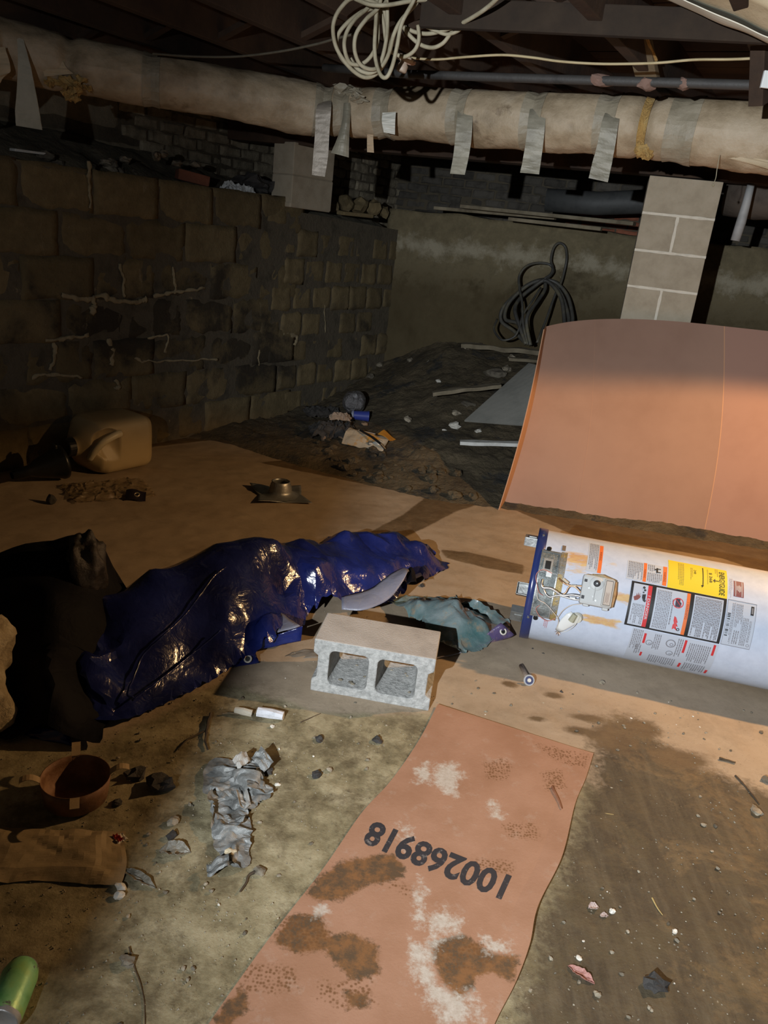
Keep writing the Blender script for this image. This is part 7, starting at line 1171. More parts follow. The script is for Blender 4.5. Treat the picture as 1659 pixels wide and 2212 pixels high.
10,-7,8,11,-17,3,4,2,-6,3,4,-14,-13,1,-5,18,21,-1,7,11,-11,5,2,4,-16,-13,-9,-10,-7,31,7,23,8,10,11,-20,-12,-11,-9,-9,-9,5,69,8,-6,-6,-15,-12,-11,-18,78,-14,462,-9,-82,17,16,17,17,
25,14,15,16,14,13,-232,14,15,15,16,26,17,17,17,17,17,17,17,16,21,15,17,17,17,10,-408,17,16,16,17,16,26,17,17,17,18,17,18,17,17,17,17,16,17,17,16,17,17,18,20,16,19,18,5,-539,17,15,
15,16,22,18,18,17,18,16,17,17,17,17,17,17,17,17,17,17,17,17,17,17,17,17,17,17,18,17,18,22,21,2,-576,-10,-2,2,6,17,19,19,19,19,18,17,18,17,16,16,17,17,16,17,17,16,17,17,17,17,17,17,
17,17,17,17,18,17,17,17,17,17,28,12,11,-675,11,16,17,12,-22,-9,21,15,19,16,20,20,13,19,19,17,16,18,16,16,17,16,17,16,16,18,16,17,17,17,17,17,17,17,17,17,17,17,17,17,17,17,17,26,11,
-713,2,0,7,9,27,4,2,-8,-5,11,19,15,19,20,16,17,13,20,16,16,20,17,17,16,17,14,17,17,17,16,17,17,16,17,17,17,17,17,18,17,17,17,17,16,17,17,17,17,29,12,12,-721,-20,20,-14,17,15,-10,-1,
3,-3,14,10,17,17,18,9,17,18,15,21,14,18,19,19,18,17,13,18,17,16,15,17,17,16,18,16,17,17,17,17,17,17,17,17,17,17,17,16,17,17,17,17,27,12,12,-745,1,-17,-7,18,2,2,-16,3,5,8,20,19,19,9,
21,11,16,19,19,22,22,17,12,18,17,17,15,15,17,18,15,16,17,17,17,16,17,17,17,17,17,17,17,17,17,17,16,17,17,17,17,17,17,25,12,-790,12,1,-4,-10,5,1,13,-16,-7,11,15,18,20,19,13,21,11,20,
21,21,20,16,11,18,18,17,17,13,18,17,17,17,17,14,17,17,18,15,17,17,17,17,17,17,17,17,17,16,17,17,17,17,17,17,17,28,12,13,-836,4,6,2,-14,1,16,1,-1,-12,13,19,16,19,17,19,17,19,21,21,
16,16,12,20,17,15,17,17,16,17,16,17,17,17,16,16,17,16,18,15,17,17,17,17,17,18,16,17,17,16,17,17,17,17,17,17,17,17,27,12,12,-895,0,17,3,8,-13,1,16,2,-3,-5,18,19,16,20,17,20,17,21,20,
14,18,12,19,18,15,16,17,17,17,17,17,16,18,17,16,16,16,16,17,18,15,17,17,17,18,17,16,17,17,16,17,17,17,17,17,17,17,17,17,18,24,12,-928,14,6,6,9,-15,14,-3,-2,14,14,20,16,21,19,17,20,
19,16,18,12,16,20,16,14,17,18,16,17,18,17,17,17,17,17,16,17,17,16,15,18,15,17,17,18,17,16,17,17,16,17,17,17,17,17,16,18,17,17,18,17,27,12,13,-972,9,6,7,13,-4,2,16,-10,16,13,20,18,
19,20,21,13,17,20,18,16,12,19,16,14,19,15,17,17,18,18,16,18,18,15,17,18,14,16,19,15,17,17,17,17,17,16,17,17,17,16,17,17,17,17,16,18,17,17,18,17,17,17,26,18,14,-1019,-7,22,2,12,12,
-3,18,-10,17,17,15,19,19,20,20,20,4,17,18,18,20,17,13,19,15,17,17,19,17,16,19,16,17,18,17,17,16,17,14,19,15,18,16,17,17,16,17,17,17,17,16,17,17,17,16,18,17,17,18,17,18,17,17,18,28,
5,-1037,-1,23,2,8,11,18,-7,14,19,14,20,19,20,18,20,6,20,17,14,17,17,19,14,19,17,16,18,19,16,17,19,18,15,17,17,16,17,17,16,18,15,17,17,16,17,17,17,17,17,17,16,17,17,17,17,17,17,18,
17,18,17,17,17,18,35,0,-1058,1,27,1,17,13,-1,13,19,13,19,20,20,19,16,9,20,15,20,17,16,17,13,18,16,19,18,16,19,17,16,18,17,17,17,15,17,17,18,16,18,15,17,16,17,17,17,17,17,17,17,16,
17,17,17,17,18,17,18,17,17,17,17,18,18,30,3,-1073,5,27,2,13,19,4,19,12,19,20,19,14,16,16,18,20,16,13,17,16,19,15,19,18,16,19,18,15,19,18,17,16,17,16,17,16,17,18,16,17,15,17,17,18,
16,17,17,17,17,17,17,16,18,17,17,18,17,17,17,17,17,18,17,18,28,-1080,5,28,8,18,6,16,19,15,18,17,16,19,17,17,18,12,19,17,15,18,17,16,17,19,17,17,19,16,17,18,17,17,17,17,17,17,16,17,
17,17,15,17,18,17,17,16,17,17,17,17,17,17,17,18,17,17,18,17,17,17,17,17,17,18,25,-1088,7,26,17,16,8,18,14,19,18,17,15,19,15,16,17,18,18,17,15,18,15,20,18,16,19,16,19,17,17,16,17,17,
17,18,16,17,17,17,17,17,16,17,17,17,16,17,17,17,17,17,17,17,18,17,18,17,17,17,17,17,17,17,18,33,1,-1088,11,11,30,16,13,18,14,19,17,17,14,19,18,17,17,15,18,16,16,19,16,18,19,17,18,
17,18,18,17,15,18,17,17,17,17,17,16,17,17,17,17,17,17,17,16,17,17,17,17,17,17,18,17,18,17,17,17,17,17,17,17,17,18,31,9,-1085,12,14,28,17,17,14,18,18,17,14,19,17,17,17,17,16,19,17,
18,18,16,19,17,18,16,19,17,18,15,17,17,18,17,17,16,17,17,17,17,17,17,17,16,17,17,17,17,17,17,18,18,17,18,17,16,17,17,17,17,18,16,18,25,-1055,11,13,28,17,17,16,18,17,15,17,17,17,18,
19,17,19,18,17,18,16,19,18,17,16,17,19,17,17,16,17,17,17,17,17,17,17,17,17,17,17,16,17,17,17,17,17,17,18,18,18,17,17,16,17,17,17,18,16,18,15,21,23,-1041,11,13,28,18,16,18,17,17,17,
18,17,17,19,18,18,17,18,18,17,18,17,18,17,15,17,18,18,17,16,17,18,17,17,17,17,17,17,17,17,17,16,17,17,17,18,17,18,18,17,17,16,17,17,18,15,19,13,18,19,36,-1,-1018,10,15,27,18,18,17,
17,17,17,19,18,18,18,18,18,17,18,16,19,17,16,18,17,15,17,18,17,18,17,17,17,17,18,17,17,17,17,17,17,17,16,18,17,17,18,18,17,17,16,17,19,14,18,16,18,19,12,18,29,1,-994,7,16,29,18,17,
17,18,17,18,18,18,19,18,18,17,18,16,17,18,17,16,17,17,17,17,17,18,17,18,17,17,18,17,17,17,17,17,17,17,17,17,18,17,18,17,17,17,17,16,16,17,18,19,12,22,18,8,30,-973,7,26,18,18,17,18,
18,17,18,19,19,18,17,18,17,18,15,17,17,17,17,17,17,17,18,18,17,17,18,17,17,17,17,17,18,17,17,17,17,18,17,18,17,17,17,17,16,17,17,20,9,14,17,17,18,21,25,-974,10,15,28,18,18,17,17,18,
19,19,19,18,17,18,15,18,18,16,17,17,16,17,17,18,17,18,18,17,18,17,17,17,17,17,17,18,17,17,18,17,18,17,17,17,17,17,17,19,10,15,18,17,16,16,19,34,10,-952,4,26,18,16,15,17,19,19,22,21,
17,16,18,16,16,17,17,16,18,17,17,18,17,18,18,17,18,17,18,17,17,17,17,17,17,18,18,17,18,17,17,18,17,16,20,10,16,16,17,17,17,16,17,21,29,7,-940,13,28,16,16,16,18,18,21,23,18,15,14,17,
17,17,18,18,17,17,18,17,18,17,18,18,17,18,17,18,17,17,17,17,18,17,18,18,17,17,19,16,20,10,17,16,17,17,16,16,17,17,17,21,27,-919,-1,21,25,17,16,17,18,20,18,16,17,17,18,18,17,17,18,
17,17,18,17,18,18,18,17,18,18,17,17,17,17,18,18,18,18,17,18,17,17,19,13,17,16,16,17,16,16,17,16,17,17,18,36,4,-895,4,25,17,16,18,18,17,16,18,17,18,17,17,18,17,17,18,17,18,18,18,16,
19,18,17,19,17,17,17,18,17,19,18,17,18,17,19,14,17,16,18,17,17,16,16,17,17,14,16,17,19,31,8,-899,12,14,25,16,17,17,16,17,18,17,19,17,18,16,18,16,18,18,18,16,19,17,19,18,18,18,17,17,
17,18,18,18,18,18,17,17,16,16,17,16,17,16,16,16,16,18,19,14,17,17,20,29,-873,12,10,28,15,17,17,17,20,17,19,15,19,15,18,18,17,16,19,17,19,17,19,18,18,17,17,17,17,18,19,18,18,17,17,
16,16,16,17,17,16,16,17,15,17,17,19,15,17,18,21,28,-858,-3,37,18,17,19,13,22,15,18,15,18,17,17,17,18,18,18,18,18,19,18,19,15,18,17,17,18,16,19,19,17,17,16,16,17,18,17,16,14,15,17,
18,15,17,19,15,18,20,34,16,-878,28,21,19,22,20,10,20,18,13,18,16,18,19,18,17,18,18,18,18,18,20,16,16,17,16,16,20,20,18,16,17,15,16,16,18,19,19,16,16,12,15,17,17,16,18,17,19,23,31,
12,-882,4,33,13,22,28,16,13,18,15,18,18,17,18,18,17,18,17,18,18,19,18,21,13,17,11,20,17,20,21,17,16,17,14,14,17,17,18,18,20,19,15,11,15,17,17,17,20,21,26,28,-875,33,19,21,18,17,15,
9,17,16,17,18,18,17,17,17,18,17,16,20,19,20,20,11,16,15,19,20,19,18,17,17,15,15,13,16,17,17,17,18,22,20,11,13,16,18,19,21,24,37,9,12,-886,14,30,24,8,17,10,15,17,16,17,17,17,16,18,
17,17,17,15,15,24,20,20,13,17,17,17,19,20,17,18,17,18,13,16,13,14,15,16,17,18,22,25,11,13,16,20,21,21,23,19,25,10,-910,41,24,21,17,14,10,17,15,17,17,17,16,17,16,17,17,13,13,23,26,
18,17,17,17,17,19,18,17,18,19,17,18,15,15,15,12,14,14,15,20,23,26,13,10,18,21,22,21,18,17,26,13,10,-932,20,31,25,17,16,17,15,11,17,17,17,16,18,18,12,14,17,17,23,21,21,18,17,17,17,
17,16,18,18,20,18,18,17,15,16,16,14,14,14,13,19,24,22,14,13,21,21,20,18,16,17,17,27,14,12,-962,39,15,29,16,17,16,16,13,18,18,19,17,18,16,12,16,16,21,23,19,19,17,16,16,16,17,18,16,
19,19,19,16,14,16,17,17,16,16,16,16,17,22,21,12,19,21,19,18,17,16,15,16,17,26,14,-922,12,10,31,17,17,17,17,19,20,17,19,15,17,13,18,15,22,21,21,14,14,15,17,16,18,17,17,18,20,16,15,
17,16,16,17,18,18,10,22,20,20,23,13,20,19,18,16,15,16,17,18,13,30,21,10,-926,12,10,29,18,20,19,20,20,15,18,17,17,14,18,21,23,15,10,14,17,17,17,16,19,15,16,20,16,18,16,16,17,17,17,
18,19,12,22,21,21,21,15,20,17,16,16,17,17,17,14,16,22,27,18,18,-940,12,22,23,20,21,21,17,18,17,18,17,18,21,19,11,10,14,17,17,17,17,15,21,15,18,20,19,18,12,16,16,16,17,20,18,17,21,
19,20,22,18,19,14,17,17,17,16,10,18,22,19,21,28,13,-923,19,21,21,22,21,19,18,18,16,17,17,22,5,11,16,16,17,18,16,19,15,19,17,21,19,19,17,16,16,14,16,17,18,19,17,19,19,22,24,17,17,17,
17,16,15,9,21,18,17,22,22,19,27,-854,9,22,15,18,17,13,17,23,4,14,16,16,17,17,18,19,19,15,17,18,21,19,18,18,16,17,15,17,14,19,17,16,19,20,25,22,17,18,16,16,15,14,14,18,15,20,23,22,
18,26,-827,17,16,-3,10,33,26,13,16,17,15,16,17,19,17,16,20,14,20,20,18,19,17,17,17,16,17,16,15,17,16,20,23,27,18,17,16,14,12,19,15,15,19,16,21,23,22,34,7,-803,3,42,30,16,17,16,14,
17,18,17,17,19,17,13,19,19,19,19,17,17,17,17,17,14,16,17,19,22,26,22,17,12,14,20,14,16,17,16,14,21,21,22,19,34,6,-763,25,15,17,16,16,15,17,16,18,17,17,17,12,19,19,19,18,18,17,17,17,
18,14,16,18,21,22,27,19,16,17,12,16,15,16,16,14,21,21,18,18,19,33,12,-771,6,30,13,16,17,15,16,16,14,16,17,18,15,14,20,19,19,19,18,16,17,18,19,11,18,21,19,26,24,17,15,16,10,14,16,17,
18,19,17,18,17,19,19,33,2,-760,24,12,17,15,16,16,14,14,15,17,17,18,16,16,21,20,18,18,18,17,16,16,17,17,16,23,23,22,20,16,14,14,13,17,17,18,17,14,16,18,19,16,22,33,16,-780,-2,31,17,
15,16,15,15,15,13,16,17,17,17,17,18,21,19,18,18,18,17,17,17,16,17,20,21,22,20,16,13,15,15,16,17,17,18,16,12,18,19,18,17,27,33,4,-782,25,15,16,15,14,15,12,17,16,16,17,17,16,17,22,19,
19,17,18,19,17,17,17,17,19,19,18,21,20,16,16,16,15,17,16,12,16,16,15,19,18,15,28,22,26,-780,2,29,15,15,16,12,14,13,16,16,17,17,18,17,21,20,19,17,19,18,18,18,17,17,16,17,17,20,21,21,
17,13,13,16,17,15,18,12,18,18,17,16,27,17,35,0,-771,7,29,16,14,16,9,13,15,16,16,18,18,17,20,22,19,18,18,19,18,18,18,17,12,17,18,19,19,19,22,18,14,7,17,18,16,17,16,17,18,17,21,17,33,
-745,3,30,17,17,8,12,14,15,16,17,19,18,20,22,20,17,18,18,17,18,17,21,9,17,18,14,19,21,18,20,18,16,4,16,20,19,17,16,19,18,17,17,29,-722,4,32,18,10,13,12,14,15,17,18,18,19,24,20,18,
17,17,15,19,17,23,9,17,17,16,13,19,20,17,18,13,20,7,19,20,18,16,19,17,17,14,29,-706,12,32,17,14,13,10,13,17,16,17,20,25,19,19,17,17,17,15,23,18,9,16,17,17,17,11,18,19,14,19,12,23,9,
20,19,17,18,16,14,16,27,-681,10,32,16,15,14,13,12,17,13,23,24,19,18,17,18,16,21,20,11,14,16,15,17,15,14,15,17,19,19,15,10,24,12,19,17,17,14,15,17,25,-657,7,31,16,15,14,15,14,16,19,
22,21,18,17,16,19,21,13,14,17,16,15,17,14,13,16,17,18,19,17,7,18,24,14,16,16,15,16,16,23,-624,-7,32,16,15,13,17,16,20,19,20,16,15,18,19,21,11,16,18,16,17,17,12,16,15,17,18,19,17,7,
19,16,22,13,15,15,14,35,4,-616,11,26,17,13,18,16,17,19,18,17,17,17,17,19,18,16,13,17,18,17,12,17,17,17,17,18,16,14,7,20,21,14,16,14,14,32,-600,17,18,26,15,19,17,16,17,17,16,19,20,
16,17,19,11,16,16,18,16,17,17,17,17,18,15,14,6,22,17,17,15,16,14,27,-540,-4,25,19,14,18,18,12,21,21,15,18,16,19,19,15,10,17,18,17,17,17,17,17,16,13,6,21,16,15,19,15,18,23,-512,1,27,
18,15,11,22,21,21,14,17,15,18,18,12,17,17,17,17,17,16,18,16,14,6,20,17,16,12,18,18,26,-493,-1,11,22,15,22,22,19,20,13,16,18,17,15,17,18,17,17,17,17,16,18,14,7,19,17,16,9,15,33,7,
-462,13,9,16,22,21,20,14,15,16,20,21,20,16,17,17,17,17,16,17,16,8,17,16,18,7,11,26,-423,13,11,11,20,18,18,17,16,20,24,21,14,17,17,17,18,13,16,17,11,17,17,16,8,8,18,-380,11,10,18,18,
19,18,20,19,24,14,16,17,17,17,18,16,11,18,14,17,14,4,22,-1,-350,10,12,18,18,18,19,18,20,22,13,15,17,17,14,21,18,12,14,17,6,7,22,-319,10,24,17,17,18,18,18,21,11,16,18,18,18,9,16,18,
13,15,-1,22,-297,14,22,16,17,17,17,16,18,14,18,18,11,16,12,17,18,13,12,-2,-260,11,12,25,16,16,16,14,17,17,17,18,12,10,17,16,4,17,-221,11,15,23,15,16,17,16,17,14,13,10,16,17,2,10,
-178,14,8,26,18,17,14,10,13,15,14,17,6,1,-142,13,16,16,21,15,15,15,15,14,22,-108,20,16,17,24,13,13,15,-52,16,13,-10,52,-6,-12,-12,-9,-3,-7,-3,-1,8,-9,91,4,-6,-8,-8,-6,-11,-10,-9,-7,
-4,-2,-2,-2,-6,-5,-2,0,4,-12,122,5,-8,-4,-2,-3,5,-2,-5,-7,-8,-8,-9,-8,-7,-5,-5,-3,-4,-4,-4,-5,-5,-6,-8,-8,-2,0,-2,160,-3,-8,-8,-9,-14,1,6,6,3,3,-2,-4,-7,-9,-8,-9,-8,-7,-6,-5,-5,-4,
-4,-5,-5,-6,-7,-7,-9,-7,-6,-4,3,-6,123,-1,8,14,18,-26,-7,-6,-5,5,9,9,7,6,6,-2,-2,-8,-7,-9,-8,-10,-8,-7,-6,-5,-4,-5,-5,-6,-7,-7,-8,-9,-8,-7,-6,-5,-3,-3,-4,105,10,4,-5,4,15,8,-1,-6,4,
-11,-7,4,14,8,8,10,11,3,4,-5,-3,-8,-9,-11,-9,-7,-8,-6,-7,-5,-5,-6,-7,-7,-8,-8,-9,-8,-7,-6,-6,-4,-4,-4,-5,50,8,17,13,-5,6,4,10,15,11,14,2,-12,-6,-1,-12,12,16,6,14,13,8,10,2,-1,-6,
-12,-9,-8,-7,-10,-8,-5,-8,-6,-6,-6,-8,-7,-8,-9,-8,-8,-7,-7,-6,-5,-4,-5,-5,-5,-4,44,-7,11,12,1,1,15,16,4,17,11,-3,8,9,-10,-18,12,10,15,7,16,14,12,12,7,-6,-13,-6,-8,-8,-11,-9,-6,-7,
-5,-8,-6,-7,-8,-8,-8,-8,-8,-8,-8,-7,-7,-6,-5,-4,-5,-5,-6,-6,-6,30,8,-1,16,-2,13,17,9,10,10,18,4,5,-1,-19,-4,17,14,12,11,8,5,16,20,11,-6,-9,-10,-12,-5,-3,-10,-7,-5,-7,-4,-8,-7,-8,-8,
-8,-8,-9,-9,-8,-7,-7,-6,-6,-6,-5,-5,-6,-7,-8,-7,18,4,-1,15,-7,15,18,5,9,17,16,12,8,2,-8,-16,8,17,7,7,4,11,17,19,14,2,4,-4,-11,-4,-5,-5,-1,-5,-8,-5,-7,-4,-10,-8,-7,-9,-8,-9,-10,-9,
-7,-6,-7,-6,-7,-7,-6,-6,-6,-8,-9,-8,-7,21,-3,1,9,-1,20,4,15,18,13,13,4,11,6,-12,-8,14,-2,6,7,15,15,19,9,12,11,-2,4,-4,-4,-6,-3,-2,-2,1,-8,-5,-8,-5,-11,-8,-8,-8,-10,-10,-9,-7,-7,-7,
-7,-7,-7,-7,-7,-7,-8,-8,-9,-10,-9,-10,34,0,-17,7,-1,13,18,-2,16,18,18,7,2,11,-1,8,0,-12,2,10,16,13,18,9,12,13,11,3,-3,3,-1,-3,2,1,0,-4,0,-9,-8,-8,-5,-11,-7,-10,-9,-10,-9,-8,-7,-6,
-8,-7,-7,-8,-7,-8,-9,-9,-9,-10,-10,-12,-11,35,-21,1,3,15,11,3,18,17,11,11,1,10,1,-1,8,3,-9,15,12,18,13,9,12,14,10,0,7,0,2,4,2,0,4,3,-6,-2,-8,-9,-12,-5,-11,-9,-9,-10,-8,-8,-7,-7,-7,
-7,-8,-8,-8,-8,-9,-9,-11,-10,-11,-11,-14,-12,-12,49,-22,8,7,-8,16,17,8,13,8,12,3,8,-3,0,4,13,10,-1,12,14,17,8,13,14,4,11,5,4,5,0,7,3,3,9,-1,-7,-13,-10,-4,-11,-6,-10,-9,-9,-7,-8,-7,
-7,-8,-7,-8,-8,-8,-9,-9,-10,-11,-11,-12,-12,-12,-13,-15,4,-15,45,4,-25,10,8,2,17,4,15,7,10,10,3,-4,1,6,6,20,12,11,11,4,12,16,6,12,7,7,4,6,10,1,9,7,8,0,-8,-9,-9,-11,-3,-11,-6,-10,-7,
-7,-7,-8,-6,-8,-8,-7,-9,-8,-9,-10,-10,-11,-12,-13,-12,-13,-13,-15,-14,0,-6,39,0,-21,14,11,6,3,15,11,4,12,1,-3,3,9,5,19,7,12,15,12,11,6,13,7,8,11,7,6,11,8,1,7,10,0,-5,-8,-9,-3,-10,
-2,-10,-7,-6,-6,-7,-7,-7,-7,-8,-8,-8,-9,-9,-10,-11,-12,-12,-13,-13,-14,-14,-14,-14,-14,3,-8,34,2,-17,12,3,8,16,12,1,12,-1,4,4,3,11,18,6,13,8,12,12,11,14,6,10,9,9,11,6,9,12,6,4,0,-3,
-8,-5,-4,-2,-8,-1,-9,-5,-6,-6,-7,-6,-7,-8,-8,-8,-9,-10,-10,-11,-12,-13,-13,-13,-14,-14,-15,-15,-13,-13,7,-11,29,2,-14,15,9,2,12,3,13,-1,3,3,15,11,11,9,6,13,16,11,11,6,11,8,10,13,7,
9,13,4,6,4,7,0,-2,-4,-6,-4,-2,-5,0,-8,-4,-6,-6,-6,-7,-7,-8,-8,-10,-9,-11,-11,-13,-12,-14,-13,-14,-15,-14,-15,-14,-13,-11,2,17,3,-11,11,1,13,9,5,10,-4,10,11,5,10,10,12,16,8,11,12,7,
10,13,11,8,13,11,7,11,7,6,-2,0,3,-2,2,-2,-5,-3,-2,0,-7,-4,-5,-5,-7,-7,-7,-8,-10,-10,-11,-12,-12,-13,-13,-14,-14,-15,-14,-15,-15,-13,-13,-10,-3,19,3,-12,6,8,12,4,12,-1,6,9,12,6,13,
13,11,11,7,10,11,9,14,8,12,13,8,13,6,8,7,8,-2,1,1,0,1,3,-4,-2,-1,0,-6,-3,-5,-6,-6,-7,-9,-9,-11,-11,-11,-13,-13,-14,-14,-14,-15,-15,-15,-14,-14,-13,-12,-9,-4,15,2,-3,0,6,12,3,11,1,7,
9,13,6,11,11,12,11,8,10,14,9,14,12,8,13,10,11,7,7,6,9,-1,1,2,2,2,2,-3,0,-1,0,-4,-3,-5,-6,-7,-9,-9,-11,-11,-11,-13,-13,-14,-15,-14,-15,-15,-15,-15,-14,-13,-13,-12,-4,-6,4,5,-1,6,6,8,
10,6,4,9,13,7,10,12,10,9,14,9,14,11,12,13,10,12,10,11,6,7,6,9,5,1,1,2,2,2,-2,2,0,-1,-2,-4,-5,-8,-9,-9,-10,-11,-12,-12,-13,-15,-15,-14,-15,-15,-15,-15,-15,-14,-12,-14,-12,8,-17,8,1,
8,5,7,9,6,9,13,10,10,11,10,9,14,11,12,13,12,14,11,11,11,11,9,3,6,6,8,4,3,1,2,2,1,3,1,0,-3,-6,-8,-9,-9,-10,-11,-11,-12,-14,-14,-15,-15,-14,-15,-15,-16,-15,-12,-15,-11,-16,0,-16,-3,8,
1,7,6,9,8,8,10,10,11,11,13,11,13,13,13,13,14,14,11,13,9,9,11,6,7,2,6,5,4,4,3,3,3,3,4,-2,-8,-8,-8,-9,-10,-10,-11,-12,-13,-14,-16,-14,-15,-14,-16,-16,-13,-16,-11,-18,-14,-10,-3,-17,2,
9,-1,8,8,8,9,10,10,12,11,12,13,14,14,15,15,14,15,11,10,11,8,8,9,7,5,6,4,4,4,5,4,5,4,0,-8,-7,-7,-9,-9,-9,-11,-12,-13,-14,-15,-14,-14,-15,-16,-15,-16,-13,-16,-14,-7,-19,-14,-5,-11,1,
12,-2,8,8,10,10,11,11,12,13,14,16,16,16,17,14,14,12,9,9,10,6,7,6,8,5,5,5,5,6,4,3,1,-3,-5,-7,-7,-8,-9,-10,-11,-13,-14,-14,-14,-14,-16,-15,-17,-15,-15,-14,-7,-21,-9,-15,-21,-2,-5,11,
2,7,10,10,11,11,13,15,17,18,18,17,16,14,13,13,9,9,8,7,6,6,6,6,5,6,6,5,3,2,-1,-3,-5,-6,-6,-8,-9,-11,-12,-14,-14,-14,-14,-15,-17,-16,-15,-15,-8,-21,-19,-17,-17,-16,-7,0,-1,11,-4,9,9,
10,11,13,16,18,19,20,19,17,15,15,9,9,8,9,8,8,6,6,6,7,6,6,6,4,3,1,-1,-2,-5,-5,-6,-9,-11,-12,-13,-14,-14,-14,-16,-16,-16,-15,-8,-22,-18,-15,-18,-18,-16,-14,8,-11,2,8,4,8,14,15,17,19,
19,17,19,19,17,10,10,12,7,8,9,7,6,7,7,7,7,6,6,6,4,3,2,-1,-2,-4,-6,-8,-10,-12,-13,-14,-14,-14,-15,-16,-16,-9,-21,-18,-17,-17,-17,-16,-17,-15,-8,10,-12,2,6,11,15,18,21,22,22,22,15,15,
11,13,7,9,7,7,6,8,7,7,8,7,8,7,7,6,5,3,2,0,-3,-6,-8,-9,-12,-12,-14,-14,-14,-14,-17,-10,-20,-16,-17,-17,-17,-16,-16,-17,-16,-13,-4,6,-6,8,2,22,20,22,24,27,28,14,6,4,7,7,7,9,8,8,7,8,8,
9,7,8,8,9,7,7,4,1,-3,-5,-8,-9,-11,-12,-13,-14,-13,-15,-11,-18,-15,-17,-16,-17,-16,-16,-16,-17,-16,-15,-11,5,-9,2,14,17,21,23,28,31,15,5,5,5,8,10,10,9,8,10,7,10,6,8,8,12,7,11,11,7,3,
-3,-6,-7,-8,-11,-12,-12,-13,-13,-12,-16,-13,-16,-14,-16,-15,-16,-15,-16,-17,-18,-16,-14,-10,11,-13,2,12,15,22,24,26,18,12,9,8,11,10,10,11,11,6,11,5,8,8,11,7,12,11,13,14,5,-5,-5,-6,
-8,-9,-11,-12,-13,-12,-13,-13,-13,-13,-16,-16,-15,-15,-16,-15,-16,-13,-18,-15,-14,-8,5,1,14,20,25,22,15,14,14,9,14,11,13,7,12,4,7,7,11,5,11,9,12,13,14,8,2,-2,-6,-7,-8,-8,-12,-12,
-12,-11,-11,-12,-13,-14,-16,-14,-14,-14,-17,-16,-16,-13,-17,-15,-14,-5,0,12,27,18,17,16,18,21,10,16,8,13,4,5,7,10,5,7,9,10,11,13,14,10,10,4,-1,-7,-9,-14,-10,-9,-11,-10,-9,-10,-10,
-12,-14,-15,-15,-15,-16,-13,-18,-16,-13,-17,-15,-14,9,-13,41,20,-3,13,21,24,21,7,9,13,2,7,7,4,6,7,8,9,10,12,15,13,16,13,1,-11,-14,-3,-10,-11,-11,-8,-8,-9,-9,-10,-11,-11,-13,-14,-18,
-18,-15,-15,-16,-15,-16,-16,-12,10,-12,36,21,11,-8,41,11,15,16,1,10,0,5,6,7,4,6,6,7,9,11,14,18,17,22,3,-16,-5,-11,-8,-6,-8,-6,-3,-9,-11,-9,-12,-12,-11,-10,-11,-17,-19,-16,-14,-15,
-16,-17,-18,-7,9,46,27,43,6,-4,-4,7,13,-5,6,3,4,2,4,7,4,3,6,12,11,19,21,16,11,-4,-11,-2,-4,-11,-4,-3,2,-8,-8,-12,-11,-12,-12,-12,-11,-8,-13,-21,-16,-15,-15,-18,-19,-16,8,-7,-6,55,
45,44,7,-12,3,-14,7,2,-4,0,2,3,6,1,1,3,4,8,15,14,24,18,14,2,-3,-7,-3,2,-9,2,3,1,-9,-7,-13,-13,-12,-13,-12,-14,-11,-6,-19,-17,-16,-17,-19,-20,-14,-1,7,-7,92,29,25,3,-5,-9,-14,-1,4,
-2,-4,1,5,2,-3,1,2,6,2,27,24,23,14,5,-1,1,-1,6,-10,6,1,6,1,-7,-10,-11,-13,-13,-14,-16,-15,-13,-3,-16,-19,-17,-19,-19,-17,-9,-3,11,-7,-7,62,36,25,9,4,-3,-5,-9,-13,-3,1,-2,7,2,2,10,
-10,-5,6,25,29,21,14,8,3,3,4,7,-4,1,1,9,3,-4,-7,-7,-7,-11,-13,-15,-20,-20,-14,2,-17,-21,-17,-18,-18,-12,-6,-4,-1,6,-3,-10,100,-3,14,4,-3,-5,-5,-5,-11,0,3,5,8,0,7,10,2,-7,14,23,22,
14,9,7,6,4,4,5,-9,10,6,3,-6,-9,-7,-2,-2,-7,-11,-17,-20,-23,-12,4,-21,-18,-17,-16,-13,-2,-3,-7,-6,-7,3,-14,93,-1,-2,-5,-8,-4,5,-4,4,4,10,3,9,3,11,0,14,12,20,12,13,12,7,-1,7,5,-9,1,
11,2,-7,-7,-5,-6,2,-3,-6,-11,-22,-15,-18,-9,1,-22,-15,-15,-11,-4,-4,-4,-3,-7,-17,-4,3,-15,67,-1,-12,2,2,5,0,6,8,13,8,6,5,12,9,11,11,19,19,11,3,-3,1,7,4,-13,10,6,-8,-5,-6,-5,-3,1,-4,
-8,-9,-21,-8,-12,-8,-1,-18,-16,-13,-3,-2,2,-4,-12,-18,-19,-9,3,-2,-8,37,4,-6,9,3,7,8,13,11,8,6,7,9,12,19,25,19,10,0,0,2,-7,9,1,-9,10,1,0,-5,-12,-6,-7,-4,-6,1,-9,-13,-4,-10,-6,-2,
-20,-15,-4,5,0,-6,-15,-22,-20,-14,-3,-5,4,-8,13,8,2,4,6,19,10,9,7,7,11,17,28,33,19,7,2,1,0,-9,-6,10,-7,2,-2,9,4,-3,-6,-8,-10,-8,-9,-4,2,-8,-4,-6,-7,-7,-25,0,6,0,-8,-17,-25,-19,-17,
-7,-3,-9,3,-5,13,21,4,13,6,6,12,24,31,47,16,2,4,3,0,-4,-7,-8,10,-11,4,-3,11,5,-1,-3,-6,-8,-8,-11,-1,3,-5,-2,-5,-9,-24,-1,4,-3,-10,-18,-23,-25,-8,-12,-11,-8,-2,3,-6,26,6,9,20,17,22,
